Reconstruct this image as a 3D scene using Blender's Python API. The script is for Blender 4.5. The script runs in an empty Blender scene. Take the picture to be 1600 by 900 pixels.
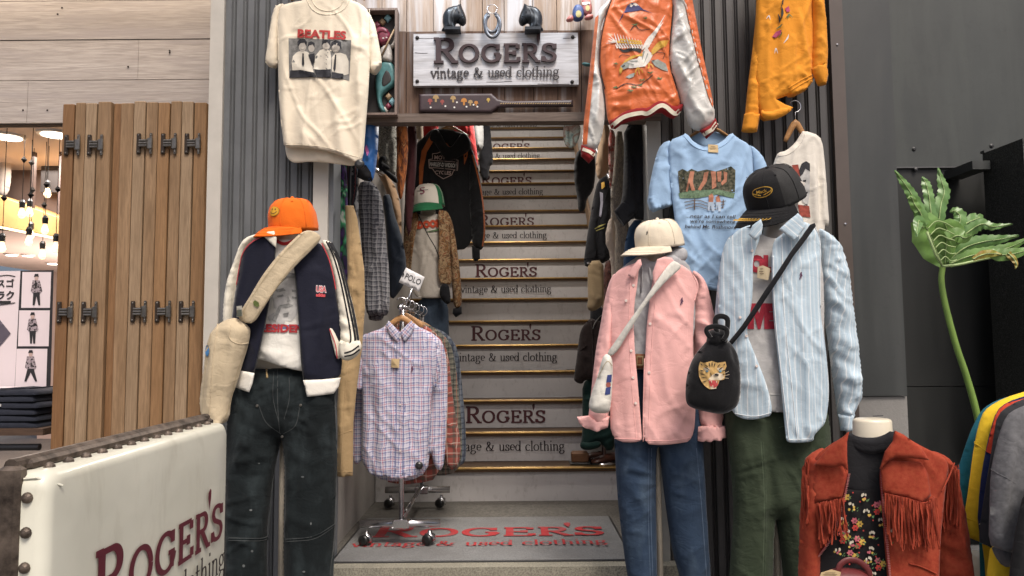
import bpy, math, random
import numpy as np
from mathutils import Vector
from mathutils.geometry import delaunay_2d_cdt
random.seed(7)
R = math.radians
S = bpy.context.scene
COL = S.collection

# ---------------------------------------------------------------- camera
FPX = 1150.0
CAMZ = 1.07
_t, _r = R(4.2), R(0.45)
FW = np.array([0, math.cos(_t), math.sin(_t)])
_u = np.array([0, -math.sin(_t), math.cos(_t)]); _x = np.array([1.0, 0, 0])
RI = _x * math.cos(_r) - _u * math.sin(_r)
UP = _u * math.cos(_r) + _x * math.sin(_r)
cd = bpy.data.cameras.new('camera'); cam = bpy.data.objects.new('camera', cd); COL.objects.link(cam)
from mathutils import Matrix
mw = Matrix(((RI[0], UP[0], -FW[0], 0), (RI[1], UP[1], -FW[1], 0), (RI[2], UP[2], -FW[2], CAMZ), (0, 0, 0, 1)))
cam.matrix_world = mw
cd.sensor_width = 36.0; cd.lens = 36.0 * FPX / 1600.0; cd.clip_end = 500; cd.clip_start = 0.05
S.camera = cam

# ---------------------------------------------------------------- light
SUN_EL, SUN_AZ = 56.0, 158.0            # high behind the viewer, a little to the right
W = bpy.data.worlds.new('World'); S.world = W; W.use_nodes = True
nt = W.node_tree; bg = nt.nodes['Background']
sky = nt.nodes.new('ShaderNodeTexSky'); sky.sky_type = 'NISHITA'; sky.sun_disc = False
sky.sun_elevation = R(SUN_EL); sky.sun_rotation = R(SUN_AZ)
sky.air_density = 0.6; sky.dust_density = 6.0; sky.ozone_density = 0.6
nt.links.new(sky.outputs[0], bg.inputs[0]); bg.inputs[1].default_value = 0.095
sl = bpy.data.lights.new('sun', 'SUN'); sl.energy = 1.5; sl.angle = R(16); sl.color = (1.0, 0.93, 0.84)
so = bpy.data.objects.new('sun', sl); COL.objects.link(so)
_d = Vector((math.sin(R(SUN_AZ)) * math.cos(R(SUN_EL)), math.cos(R(SUN_AZ)) * math.cos(R(SUN_EL)), math.sin(R(SUN_EL))))
so.rotation_euler = _d.to_track_quat('Z', 'Y').to_euler(); so.location = (-3, -6, 9)
S.view_settings.view_transform = 'Standard'; S.view_settings.look = 'None'
S.view_settings.exposure = 0.72; S.view_settings.gamma = 1.0

# ---------------------------------------------------------------- pixel <-> world
def P(px, py, Y):
    px = np.asarray(px, float); py = np.asarray(py, float); Y = np.asarray(Y, float)
    v = [FW[i] * FPX + RI[i] * (px - 800) + UP[i] * (450 - py) for i in range(3)]
    s = Y / v[1]
    return np.stack([v[0] * s, v[1] * s + 0 * px, v[2] * s + CAMZ], -1)
def at(px, py, Y): return Vector(P(px, py, Y).tolist())
def mpp(Y): return Y / FPX

# ---------------------------------------------------------------- objects
WL = {}
def _wl(o): return WL.get(o.name, Vector((0, 0, 0)))
def tag(o, label=None, cat=None, group=None, kind=None):
    if label: o['label'] = label
    if cat: o['category'] = cat
    if group: o['group'] = group
    if kind: o['kind'] = kind
    return o
def thing(name, label, cat, loc, group=None):
    o = bpy.data.objects.new(name, None); COL.objects.link(o); o.empty_display_size = .05
    o.location = Vector(loc); WL[o.name] = Vector(loc)
    return tag(o, label, cat, group)
def link(name, V, F, mat, parent=None, uv=None, smooth=True, mats=None, fmat=None):
    V = np.asarray(V, float)
    if parent is not None: org = _wl(parent)
    else:
        mn, mx = V.min(0), V.max(0); org = Vector(((mn[0]+mx[0])/2, (mn[1]+mx[1])/2, mn[2]))
    me = bpy.data.meshes.new(name)
    me.from_pydata((V - np.array(org)).tolist(), [], F)
    for m in (mats or [mat]): me.materials.append(m)
    if smooth: me.polygons.foreach_set('use_smooth', [True] * len(me.polygons))
    if fmat is not None: me.polygons.foreach_set('material_index', fmat)
    if uv is not None:
        l = me.uv_layers.new(name='UVMap')
        idx = np.zeros(len(me.loops), int); me.loops.foreach_get('vertex_index', idx)
        l.data.foreach_set('uv', np.asarray(uv, float)[idx].ravel())
    me.update()
    o = bpy.data.objects.new(name, me); COL.objects.link(o)
    if parent is not None: o.parent = parent; WL[o.name] = org
    else: o.location = org; WL[o.name] = org
    return o

class MB:
    def __init__(s): s.V = []; s.F = []
    def add(s, V, F):
        n = len(s.V); s.V += [tuple(map(float, v)) for v in V]; s.F += [tuple(i + n for i in f) for f in F]; return s
    def box(s, a, b):
        x0, y0, z0 = a; x1, y1, z1 = b
        return s.add([(x0,y0,z0),(x1,y0,z0),(x1,y1,z0),(x0,y1,z0),(x0,y0,z1),(x1,y0,z1),(x1,y1,z1),(x0,y1,z1)],
                     [(0,3,2,1),(4,5,6,7),(0,1,5,4),(1,2,6,5),(2,3,7,6),(3,0,4,7)])
    def cbox(s, c, d, rot=None, bev=0):
        hx, hy, hz = d[0]/2, d[1]/2, d[2]/2
        if bev:
            b = bev; V = []; 
            for z, i in ((-hz, b), (-hz + b, 0), (hz - b, 0), (hz, b)):
                x, y = hx - i, hy - i; c2 = b
                V += [(-x + c2, -y, z), (x - c2, -y, z), (x, -y + c2, z), (x, y - c2, z), (x - c2, y, z), (-x + c2, y, z), (-x, y - c2, z), (-x, -y + c2, z)]
            F = [tuple(range(7, -1, -1)), tuple(range(24, 32))]
            for k in range(3):
                for j in range(8):
                    F.append((k*8+j, k*8+(j+1) % 8, k*8+8+(j+1) % 8, k*8+8+j))
        else:
            V = [(x, y, z) for z in (-hz, hz) for (x, y) in ((-hx,-hy),(hx,-hy),(hx,hy),(-hx,hy))]
            F = [(0,3,2,1),(4,5,6,7),(0,1,5,4),(1,2,6,5),(2,3,7,6),(3,0,4,7)]
        m = rot or Matrix.Identity(3)
        return s.add([tuple(m @ Vector(v) + Vector(c)) for v in V], F)
    def tube(s, pts, r, n=10, cap=True, flat=1.0):
        pts = [Vector(p) for p in pts]; k = len(pts)
        rr = r if hasattr(r, '__len__') else [r] * k
        V = []; F = []; prev = None
        for i, p in enumerate(pts):
            t = (pts[min(i+1, k-1)] - pts[max(i-1, 0)])
            t = t.normalized() if t.length > 1e-9 else Vector((0, 0, 1))
            if prev is None:
                a = Vector((1, 0, 0)) if abs(t.x) < .8 else Vector((0, 1, 0))
                u = (a - t * a.dot(t)).normalized()
            else: u = (prev - t * prev.dot(t)).normalized()
            prev = u; w = t.cross(u)
            for j in range(n):
                an = 2 * math.pi * j / n
                V.append(tuple(p + (u * math.cos(an) + w * math.sin(an) * flat) * rr[i]))
        for i in range(k - 1):
            for j in range(n): F.append((i*n+j, i*n+(j+1) % n, (i+1)*n+(j+1) % n, (i+1)*n+j))
        if cap: F.append(tuple(range(n-1, -1, -1))); F.append(tuple((k-1)*n + j for j in range(n)))
        return s.add(V, F)
    def lathe(s, c, prof, n=24, sx=1, sy=1, axis=None):
        V = []; F = []; k = len(prof)
        for (r, z) in prof:
            for j in range(n):
                a = 2*math.pi*j/n; V.append(Vector((r*math.cos(a)*sx, r*math.sin(a)*sy, z)))
        for i in range(k-1):
            for j in range(n): F.append((i*n+j, i*n+(j+1) % n, (i+1)*n+(j+1) % n, (i+1)*n+j))
        F.append(tuple(range(n-1, -1, -1))); F.append(tuple((k-1)*n+j for j in range(n)))
        if axis is not None:
            q = Vector((0, 0, 1)).rotation_difference(Vector(axis)); V = [q @ v for v in V]
        return s.add([tuple(v + Vector(c)) for v in V], F)
    def ball(s, c, r, n=12, m=8, sc=(1, 1, 1)):
        return s.lathe(c, [(max(1e-4, r*math.sin(math.pi*i/m)), -r*math.cos(math.pi*i/m)) for i in range(m+1)], n) if sc == (1,1,1) else \
            s.add(*(lambda V, F: ([(c[0]+(v[0]-c[0])*sc[0], c[1]+(v[1]-c[1])*sc[1], c[2]+(v[2]-c[2])*sc[2]) for v in V], F))(*(lambda b: (b.V, b.F))(MB().ball(c, r, n, m))))
    def build(s, name, mat, parent=None, smooth=False, uv=None): return link(name, s.V, s.F, mat, parent, uv, smooth)

# ---------------------------------------------------------------- noise + cloth
def _h(ix, iy, seed):
    n = (ix.astype(np.int64) * 374761393 + iy.astype(np.int64) * 668265263 + seed * 1442695041) & 0xFFFFFFFF
    n = ((n ^ (n >> 13)) * 1274126177) & 0xFFFFFFFF
    return (n ^ (n >> 16)) & 0xFFFFFFFF
def perlin(x, y, seed=0):
    x = np.asarray(x, float); y = np.asarray(y, float)
    x0 = np.floor(x); y0 = np.floor(y); fx = x - x0; fy = y - y0
    def g(dx, dy):
        a = _h(x0 + dx, y0 + dy, seed) / 4294967296.0 * 2 * np.pi
        return np.cos(a) * (fx - dx) + np.sin(a) * (fy - dy)
    u = fx**3 * (fx * (fx * 6 - 15) + 10); v = fy**3 * (fy * (fy * 6 - 15) + 10)
    return 1.5 * ((g(0,0)*(1-u) + g(1,0)*u)*(1-v) + (g(0,1)*(1-u) + g(1,1)*u)*v)
def chaikin(p, it, closed=True):
    p = np.asarray(p, float)
    for _ in range(it):
        if closed: q = np.roll(p, -1, 0); p = np.stack([p*.75+q*.25, p*.25+q*.75], 1).reshape(-1, 2)
        else:
            q = np.stack([p[:-1]*.75+p[1:]*.25, p[:-1]*.25+p[1:]*.75], 1).reshape(-1, 2)
            p = np.concatenate([p[:1], q, p[-1:]])
    return p
def spline(p, n=8, closed=False):
    p = np.asarray(p, float); k = len(p); out = []
    for i in range(k if closed else k-1):
        a, b, c, d = (p[(i-1) % k] if closed or i > 0 else 2*p[0]-p[1]), p[i % k], p[(i+1) % k], (p[(i+2) % k] if closed or i+2 < k else 2*p[-1]-p[-2])
        for t in np.linspace(0, 1, n, endpoint=False):
            out.append(.5*((2*b)+(-a+c)*t+(2*a-5*b+4*c-d)*t*t+(-a+3*b-3*c+d)*t**3))
    if not closed: out.append(p[-1])
    return np.array(out)
def dens(p, step, closed=True):
    out = []; k = len(p)
    for i in range(k if closed else k-1):
        a, b = p[i], p[(i+1) % k]; n = max(1, int(math.ceil(np.hypot(*(b-a))/step)))
        for t in range(n): out.append(a+(b-a)*t/n)
    if not closed: out.append(p[-1])
    return np.array(out)
def inside(q, poly):
    x, y = q[:, 0], q[:, 1]; c = np.zeros(len(q), bool); n = len(poly)
    for i in range(n):
        x1, y1 = poly[i]; x2, y2 = poly[(i+1) % n]
        if y1 == y2: continue
        m = ((y1 > y) != (y2 > y)) & (x < (x2-x1)*(y-y1)/(y2-y1)+x1); c ^= m
    return c
def bdist(q, poly, skip=None):
    d = np.full(len(q), 1e9); n = len(poly)
    for i in range(n):
        if skip is not None and skip[i]: continue
        a = poly[i]; b = poly[(i+1) % n]; ab = b-a; L = ab@ab
        if L < 1e-14: continue
        t = np.clip(((q-a)@ab)/L, 0, 1); d = np.minimum(d, np.hypot(*(q-a-t[:, None]*ab).T))
    return d
def tri2d(poly, res):
    mn, mx = poly.min(0), poly.max(0); g = []
    ys = np.arange(mn[1], mx[1], res*.87)
    for k, y in enumerate(ys):
        xs = np.arange(mn[0]+(res/2 if k % 2 else 0), mx[0], res); g.append(np.stack([xs, np.full_like(xs, y)], 1))
    g = np.concatenate(g) if g else np.zeros((0, 2))
    if len(g):
        g = g[inside(g, poly)]
    if len(g): g = g[bdist(g, poly) > res*.45]
    pts = np.concatenate([poly, g]); n = len(poly)
    v, e, f, *_ = delaunay_2d_cdt([Vector(p) for p in pts.tolist()], [], [list(range(n))], 1, 1e-7, False)
    v = np.array([tuple(a) for a in v]); F = []
    if len(f):
        ok = inside(np.array([v[list(t[:3])].mean(0) for t in f]), poly); f = [t for t, k in zip(f, ok) if k]
    for t in f:
        a, b, c = (v[i] for i in t[:3])
        F.append(tuple(t) if (b[0]-a[0])*(c[1]-a[1])-(b[1]-a[1])*(c[0]-a[0]) > 0 else tuple(reversed(t)))
    from collections import Counter
    ec = {}
    for t in F:
        for i in range(3): ec[(t[i], t[(i+1) % 3])] = 1
    rim = [e for e in ec if (e[1], e[0]) not in ec]
    return v, F, rim

class Surf:
    """front surface of a garment: depth of the plane, body bulge, folds"""
    def __init__(s, Y, B=None, folds=(), creases=(), T=.01, Rr=.02):
        s.Y = Y; s.B = B; s.folds = folds; s.cr = []; s.T = T; s.R = Rr; s.poly = None; s.open = None
        for (x0, y0, x1, y1, w, a) in creases:
            p = P([x0, x1], [y0, y1], Y); s.cr.append((p[0, [0, 2]], p[1, [0, 2]], w*mpp(Y), a))
    def body(s, q):
        return s.B(q[:, 0], q[:, 1]) if s.B else np.zeros(len(q))
    def F(s, q):
        x, z = q[:, 0], q[:, 1]; f = np.zeros(len(q))
        if s.poly is not None: z0, z1 = s.poly[:, 1].min(), s.poly[:, 1].max()
        else: z0, z1 = z.min(), z.max()
        for fo in s.folds:
            a, lu, lv, ang, seed = fo[:5]; md = fo[5] if len(fo) > 5 else ''
            c, sn = math.cos(R(ang)), math.sin(R(ang)); u = (x*c+z*sn)/lu; v = (-x*sn+z*c)/lv
            u = u+.45*perlin(u*.6+3, v*.9, seed+77)
            n = perlin(u, v, seed)
            if 'r' in md: n = .55-np.abs(n)*1.6
            if 'c' in md: n = np.exp(-(n/.125)**2)*np.clip(.35+1.6*perlin(u*.45+9, v*.6, seed+9), 0, 1)-.15
            if 'p' in md: n = np.sign(n)*np.abs(n)**.75
            wt = 1.0
            if 'd' in md: wt = np.clip((z1-z)/(z1-z0+1e-6), 0, 1)**1.2
            if 'u' in md: wt = np.clip((z-z0)/(z1-z0+1e-6), 0, 1)**1.2
            f += a*n*wt
        for (p0, p1, w, a) in s.cr:
            ab = p1-p0; L = ab@ab; t = np.clip(((q-p0)@ab)/L, 0, 1)
            d = np.hypot(*(q-p0-t[:, None]*ab).T); f += a*np.exp(-(d/w)**2)*np.sin(np.pi*np.clip(t, .0, 1))**.5
        return f
    def ed(s, q): return bdist(q, s.poly, s.open)
    def h(s, q):
        b = s.body(q)
        if s.poly is not None:
            ins = inside(q, s.poly); d = s.ed(q)*np.where(ins, 1, 0); e = np.clip(d/s.R, 0, 1)
            return b+s.T*np.sqrt(np.clip(1-(1-e)**2, 0, 1))+s.F(q)*np.clip(d/.02, .35, 1)
        return b+s.F(q)
    def un(s, px, full=True):
        px = np.asarray(px, float); h = np.zeros(len(px))
        for _ in range(4):
            w = P(px[:, 0], px[:, 1], s.Y-h); q = w[:, [0, 2]]; h = s.h(q) if full else s.body(q)
        return q, h
    def w(s, px, off=.0):
        q, h = s.un(px); return np.stack([q[:, 0], s.Y-h-off, q[:, 1]], 1)

def cloth(name, pts, Y, mat, parent=None, T=.0035, Rr=.012, B=None, folds=(), creases=(), res=.010, th=.004, back=0.0,
          smooth=2, uvrot=0, full=False, keep=None, open=()):
    """outline traced in photo pixels at depth Y -> a closed thick garment piece with real folds.
    back = how far the back side is inflated (same profile)"""
    sf = keep or Surf(Y, B, folds, creases, T, Rr)
    pts = np.asarray(pts, float).reshape(-1, 2)
    pp = chaikin(pts, smooth) if smooth else pts
    q, _ = sf.un(pp, False); q = dens(q, res*1.1)
    a = 0.5*np.sum(q[:, 0]*np.roll(q[:, 1], -1)-np.roll(q[:, 0], -1)*q[:, 1])
    if a < 0: q = q[::-1]
    sf.poly = q
    if open:      # cut ends (hems, cuffs): the piece keeps its full depth there instead of rounding shut
        mid = (q+np.roll(q, -1, 0))/2; dr = np.roll(q, -1, 0)-q; dr /= np.maximum(1e-9, np.hypot(*dr.T))[:, None]; sk = np.zeros(len(q), bool)
        for (xa, ya, xb, yb) in open:
            w2 = P([xa, xb], [ya, yb], Y)[:, [0, 2]]; ab = w2[1]-w2[0]; L = ab@ab; tt = np.clip(((mid-w2[0])@ab)/L, -.05, 1.05)
            sk |= (np.hypot(*(mid-w2[0]-tt[:, None]*ab).T) < 7*mpp(Y)) & (np.abs(dr@(ab/L**.5)) > .6)
        if not sk.all(): sf.open = sk
    v, F, rim = tri2d(q, res)
    h = sf.h(v); d = sf.ed(v); e = np.clip(d/sf.R, 0, 1)
    hb = sf.body(v)-th-back*np.sqrt(np.clip(1-(1-e)**2, 0, 1))
    if not full: hb = np.minimum(hb, h-th*.7)
    n = len(v)
    V = np.concatenate([np.stack([v[:, 0], Y-h, v[:, 1]], 1), np.stack([v[:, 0], Y-hb, v[:, 1]], 1)])
    FF = list(F)+[tuple(i+n for i in reversed(t)) for t in F]
    FF += [(b, a_, a_+n, b+n) for a_, b in rim]
    wob = sf.F(v)
    c, sn = math.cos(R(uvrot)), math.sin(R(uvrot))
    u0 = v[:, 0]+.5*wob*np.sign(perlin(v[:, 0]*9, v[:, 1]*3, 5))+.004*perlin(v[:, 0]*8, v[:, 1]*6, 11); v0 = v[:, 1]+.4*wob+.004*perlin(v[:, 0]*6, v[:, 1]*8, 12)
    uv = np.stack([u0*c+v0*sn, -u0*sn+v0*c], 1)
    o = link(name, V, FF, mat, parent, np.concatenate([uv, uv]))
    if (not back or open) and rim: o.data.polygons.foreach_set('use_smooth', [True]*(2*len(F))+[False]*len(rim))
    return o, sf
def decal(name, polys, sf, mat, parent, off=.0015, res=None, smooth=0, th=.0):
    """flat print or patch that lies on a garment's own surface; polys = list of px outlines"""
    V = []; F = []
    for k, p in enumerate(polys):
        p = np.asarray(p, float).reshape(-1, 2)
        if smooth: p = chaikin(p, smooth)
        r = res or 4.0
        p = dens(p, r*1.3)
        a = 0.5*np.sum(p[:, 0]*np.roll(p[:, 1], -1)-np.roll(p[:, 0], -1)*p[:, 1])
        v, f, rim = tri2d(p, r)
        w = sf.w(v, off+.00025*k); n = len(V)
        V += w.tolist(); F += [tuple(i+n for i in reversed(t)) for t in f]
    return link(name, V, F, mat, parent)
def ribbon(pts2, wd, curved=0):
    p = np.asarray(pts2, float).reshape(-1, 2)
    if curved: p = spline(p, curved)
    t = np.gradient(p, axis=0); t /= np.maximum(1e-9, np.hypot(*t.T))[:, None]; nn = np.stack([-t[:, 1], t[:, 0]], 1)
    w = np.asarray(wd, float)*np.ones(len(p)) if np.ndim(wd) == 0 or len(wd) == len(p) else np.interp(np.linspace(0, 1, len(p)), np.linspace(0, 1, len(wd)), wd)
    return p+nn*w[:, None]/2, p-nn*w[:, None]/2
def lines(name, strokes, sf, mat, parent, off=.0018, step=5):
    """painted or stitched lines on a garment: strokes = [(px points, width px[, curved])]"""
    V = []; F = []
    for k, st in enumerate(strokes):
        p = np.asarray(st[0], float).reshape(-1, 2)
        if len(st) > 2 and st[2]: p = spline(p, st[2])
        p = dens(p, step, False)
        wd = st[1]
        l, r = ribbon(p, wd)
        w = sf.w(np.concatenate([l, r]), off+.0002*(k % 7)); n = len(V); m = len(p); V += w.tolist()
        F += [(n+i, n+m+i, n+m+i+1, n+i+1) for i in range(m-1)]
    return link(name, V, F, mat, parent)
def seams(name, strokes, sf, mat, parent, r=.0016, off=.0):
    """raised seams: thin tubes along px polylines"""
    mb = MB()
    for st in strokes:
        p = np.asarray(st, float).reshape(-1, 2); p = dens(chaikin(p, 2, False), 6, False)
        mb.tube(sf.w(p, off), r, 6)
    return mb.build(name, mat, parent, True)
def torso(cx, wpx, amp, Y, py=450, sharp=1.0):
    c = P(cx, py, Y)[0]; w = wpx*mpp(Y)
    return lambda x, z: amp*np.cos(np.pi/2*np.clip((x-c)/w, -1, 1))**sharp
# ---------------------------------------------------------------- materials
MC = {}
class N:
    def __init__(s, name):
        s.m = bpy.data.materials.new(name); s.m.use_nodes = True; s.t = s.m.node_tree
        s.b = s.t.nodes['Principled BSDF']
    def n(s, ty, **k):
        o = s.t.nodes.new(ty)
        for a, v in k.items():
            if a in o.inputs: o.inputs[a].default_value = v
            else: setattr(o, a, v)
        return o
    def l(s, a, b): s.t.links.new(a, b)
    def coord(s, kind='Object', scale=(1, 1, 1), rot=(0, 0, 0)):
        c = s.n('ShaderNodeTexCoord'); mp = s.n('ShaderNodeMapping'); mp.inputs['Scale'].default_value = scale; mp.inputs['Rotation'].default_value = rot
        s.l(c.outputs[kind], mp.inputs[0]); return mp.outputs[0]
    def noise(s, co, sc, det=4, rough=.55, dist=0):
        o = s.n('ShaderNodeTexNoise'); o.inputs['Scale'].default_value = sc; o.inputs['Detail'].default_value = det
        o.inputs['Roughness'].default_value = rough; o.inputs['Distortion'].default_value = dist; s.l(co, o.inputs['Vector']); return o.outputs['Fac']
    def ramp(s, fac, stops, interp='LINEAR'):
        o = s.n('ShaderNodeValToRGB'); e = o.color_ramp.elements; o.color_ramp.interpolation = interp
        while len(e) < len(stops): e.new(.5)
        for i, (p, c) in enumerate(stops): e[i].position = p; e[i].color = (*c[:3], 1)
        s.l(fac, o.inputs[0]); return o.outputs[0]
    def mix(s, fac, a, b, mode='MIX'):
        o = s.n('ShaderNodeMix', data_type='RGBA'); o.blend_type = mode
        for sock, v in ((o.inputs[0], fac), (o.inputs[6], a), (o.inputs[7], b)):
            if hasattr(v, 'is_linked') or hasattr(v, 'links'): s.l(v, sock)
            elif isinstance(v, (int, float)): sock.default_value = v
            else: sock.default_value = (*v[:3], 1)
        return o.outputs[2]
    def math(s, op, a, b=0, c=0):
        o = s.n('ShaderNodeMath', operation=op)
        for i, v in enumerate((a, b, c)):
            if hasattr(v, 'links'): s.l(v, o.inputs[i])
            else: o.inputs[i].default_value = v
        return o.outputs[0]
    def bump(s, h, strength, dist=.002, prev=None):
        o = s.n('ShaderNodeBump'); o.inputs['Strength'].default_value = strength; o.inputs['Distance'].default_value = dist
        s.l(h, o.inputs['Height'])
        if prev: s.l(prev, o.inputs['Normal'])
        return o.outputs[0]
    def crease(s, prev, k=.3):
        '''thin sharp wrinkle lines (relief only) in two directions'''
        for sc, st, rot in ((7, (1.6, 1, .55), .35), (12, (1, 1, 1.7), -.5)):
            n = s.noise(s.coord(scale=st, rot=(0, rot, 0)), sc, 2, .45, 1.1)
            r = s.math('ABSOLUTE', s.math('SUBTRACT', n, .5)); r = s.math('MINIMUM', s.math('MULTIPLY', r, 9.0), 1.0)
            prev = s.bump(r, min(.30, k*.72), .0035, prev)
        return prev
    def out(s, col, rough=.8, nrm=None, metal=0, sheen=0, spec=.5, coat=0):
        b = s.b
        if hasattr(col, 'links'): s.l(col, b.inputs['Base Color'])
        else: b.inputs['Base Color'].default_value = (*col[:3], 1)
        if hasattr(rough, 'links'): s.l(rough, b.inputs['Roughness'])
        else: b.inputs['Roughness'].default_value = rough
        b.inputs['Metallic'].default_value = metal; b.inputs['Specular IOR Level'].default_value = spec
        b.inputs['Sheen Weight'].default_value = sheen; b.inputs['Coat Weight'].default_value = coat
        if sheen: b.inputs['Sheen Roughness'].default_value = .4
        if nrm: s.l(nrm, b.inputs['Normal'])
        return s.m
def lin(r, g, b):
    f = lambda c: (c/12.92 if c <= .04045 else ((c+.055)/1.055)**2.4)
    return tuple(f(v/255) for v in (r, g, b))
def mul(c, k): return tuple(min(1, v*k) for v in c[:3])
def fab(name, col, rough=.9, var=.14, vs=7, bump=.35, bs=160, sheen=.12, fade=None, spec=.2, fine=900, cr=.6):
    """plain woven or knitted cloth: soft tone mottling, small crumple and weave relief"""
    if name in MC: return MC[name]
    k = N(name); co = k.coord()
    a = k.noise(co, vs, 5); c = k.ramp(a, [(.3, mul(col, 1-var)), (.7, mul(col, 1+var))])
    if fade:
        f = k.noise(k.coord(scale=(1, 1, .45)), 9, 4, .6); c = k.mix(k.ramp(f, [(.48, (0, 0, 0)), (.72, (1, 1, 1))]), c, fade)
    w = k.noise(co, fine, 2); c = k.mix(k.ramp(w, [(.3, (0, 0, 0)), (.75, (.35, .35, .35))]), c, mul(col, 1.25))
    b1 = k.bump(k.noise(co, bs, 4), bump, .0015); b2 = k.bump(k.noise(k.coord(scale=(1.3, 1, .35)), 16, 3, .5, .8), bump*.35, .006, b1); b2 = k.crease(b2, bump*cr)
    MC[name] = k.out(c, rough, b2, 0, sheen, spec); return MC[name]
def plain(name, col, rough=.5, metal=0, var=.08, vs=20, bump=0, bs=80, spec=.5, coat=0, col2=None, stops=(.35, .7), det=5, grime=0):
    if name in MC: return MC[name]
    k = N(name); co = k.coord()
    c = k.ramp(k.noise(co, vs, det, .6), [(stops[0], mul(col, 1-var)), (stops[1], col2 or mul(col, 1+var))])
    if grime:      # dull streaks and dust that break up big painted sheets
        g = k.noise(k.coord(scale=(1.6, 1.6, .22)), 5, 6, .65, .6); c = k.mix(k.ramp(g, [(.46, (0, 0, 0)), (.72, (grime,)*3)]), c, mul(col, 1.9))
        g2 = k.noise(k.coord(), 34, 5, .7); c = k.mix(k.ramp(g2, [(.56, (0, 0, 0)), (.72, (grime*.7,)*3)]), c, mul(col, .5))
        g3 = k.ramp(g, [(.35, (rough-.1,)*3), (.7, (min(1, rough+.16),)*3)]); rough = g3
    nr = k.bump(k.noise(co, bs, 4), bump, .003) if bump else None
    MC[name] = k.out(c, rough, nr, metal, 0, spec, coat); return MC[name]
def plaid(name, base, bars, rough=.9, var=.08, bump=.3):
    """bars: (axis 0/1, period m, width m, offset m, colour, alpha)"""
    if name in MC: return MC[name]
    k = N(name); uv = k.n('ShaderNodeTexCoord').outputs['UV']; sp = k.n('ShaderNodeSeparateXYZ'); k.l(uv, sp.inputs[0])
    co = k.coord(); c = k.ramp(k.noise(co, 7, 4), [(.3, mul(base, 1-var)), (.7, mul(base, 1+var))])
    for (ax, per, wd, off, colr, al) in bars:
        x = k.math('ADD', sp.outputs[ax], 50*per+off); f = k.math('FRACT', k.math('DIVIDE', x, per))
        m = k.math('LESS_THAN', f, wd/per); c = k.mix(k.math('MULTIPLY', m, al), c, colr)
    b1 = k.bump(k.noise(co, 200, 3), bump, .0012); b2 = k.crease(k.bump(k.noise(k.coord(scale=(1.3, 1, .35)), 16, 3, .5, .8), bump*.35, .006, b1), bump*.5)
    MC[name] = k.out(c, rough, b2, 0, .1, .2); return MC[name]
def blotch(name, cols, sc=14, dist=1.5, rough=.9, interp='LINEAR', stretch=(1, 1, 1), det=3):
    if name in MC: return MC[name]
    k = N(name); co = k.coord(scale=stretch); f = k.noise(co, sc, det, .55, dist); n = len(cols)
    c = k.ramp(f, [(.28+.44*i/(n-1), cl) for i, cl in enumerate(cols)], interp)
    MC[name] = k.out(c, rough, k.bump(k.noise(k.coord(), 120, 3), .3, .002), 0, .1, .2); return MC[name]
def wood(name, c1, c2, scale=1.0, axis='Z', rough=.6, bump=.25, stain=None, grey=None):
    if name in MC: return MC[name]
    k = N(name); st = {'Z': (14, 14, .9), 'X': (.9, 14, 14), 'Y': (14, .9, 14)}[axis]
    co = k.coord(scale=tuple(v*scale for v in st)); g = k.noise(co, 2.2, 6, .62, .6)
    g2 = k.noise(k.coord(scale=tuple(v*scale*4 for v in st)), 3, 4, .6)
    c = k.ramp(g, [(.3, c1), (.68, c2)]); c = k.mix(k.ramp(g2, [(.42, (0, 0, 0)), (.62, (.45, .45, .45))]), c, mul(c1, .6))
    oi = k.n('ShaderNodeObjectInfo'); c = k.mix(k.math('MULTIPLY', oi.outputs['Random'], .35), c, grey or c1)
    if stain:
        s_ = k.noise(k.coord(scale=tuple(v*scale*.5 for v in st)), 3, 5, .6); c = k.mix(k.ramp(s_, [(.5, (0, 0, 0)), (.66, (1, 1, 1))]), c, stain)
    MC[name] = k.out(c, rough, k.bump(g2, bump, .002, k.bump(g, bump, .004)), 0, 0, .3); return MC[name]
def emit(name, col, st):
    if name in MC: return MC[name]
    k = N(name); k.b.inputs['Base Color'].default_value = (*col, 1); k.b.inputs['Emission Color'].default_value = (*col, 1); k.b.inputs['Emission Strength'].default_value = st
    MC[name] = k.m; return k.m

BLACK = fab('black_cloth', (.012, .012, .014)); WHITE = fab('white_cloth', (.72, .70, .65), var=.05)
CREAM = fab('cream_cloth', (.70, .62, .48), var=.06); STEEL = plain('chrome', (.62, .62, .64), .22, 1, .1, 30)
SKIN = plain('mannequin_white', (.62, .56, .47), .42, 0, .04, 6); SKING = plain('mannequin_grey', (.52, .48, .43), .6, 0, .05, 6)
MAROON = plain('maroon_paint', (.075, .016, .02), .55, 0, .2, 30); DARKTX = plain('dark_lettering', (.02, .012, .012), .6)
REDTX = plain('red_print', (.38, .025, .03), .8, 0, .25, 60); INK = plain('ink_black', (.02, .02, .025), .85, 0, .4, 80)
TAGM = plain('kraft_paper', (.50, .37, .20), .85, 0, .08, 40)
HANG = wood('hanger_wood', (.36, .18, .07), (.50, .28, .12), 2, 'X', .4)
PLASTIC = plain('black_plastic', (.012, .012, .012), .35)
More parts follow.
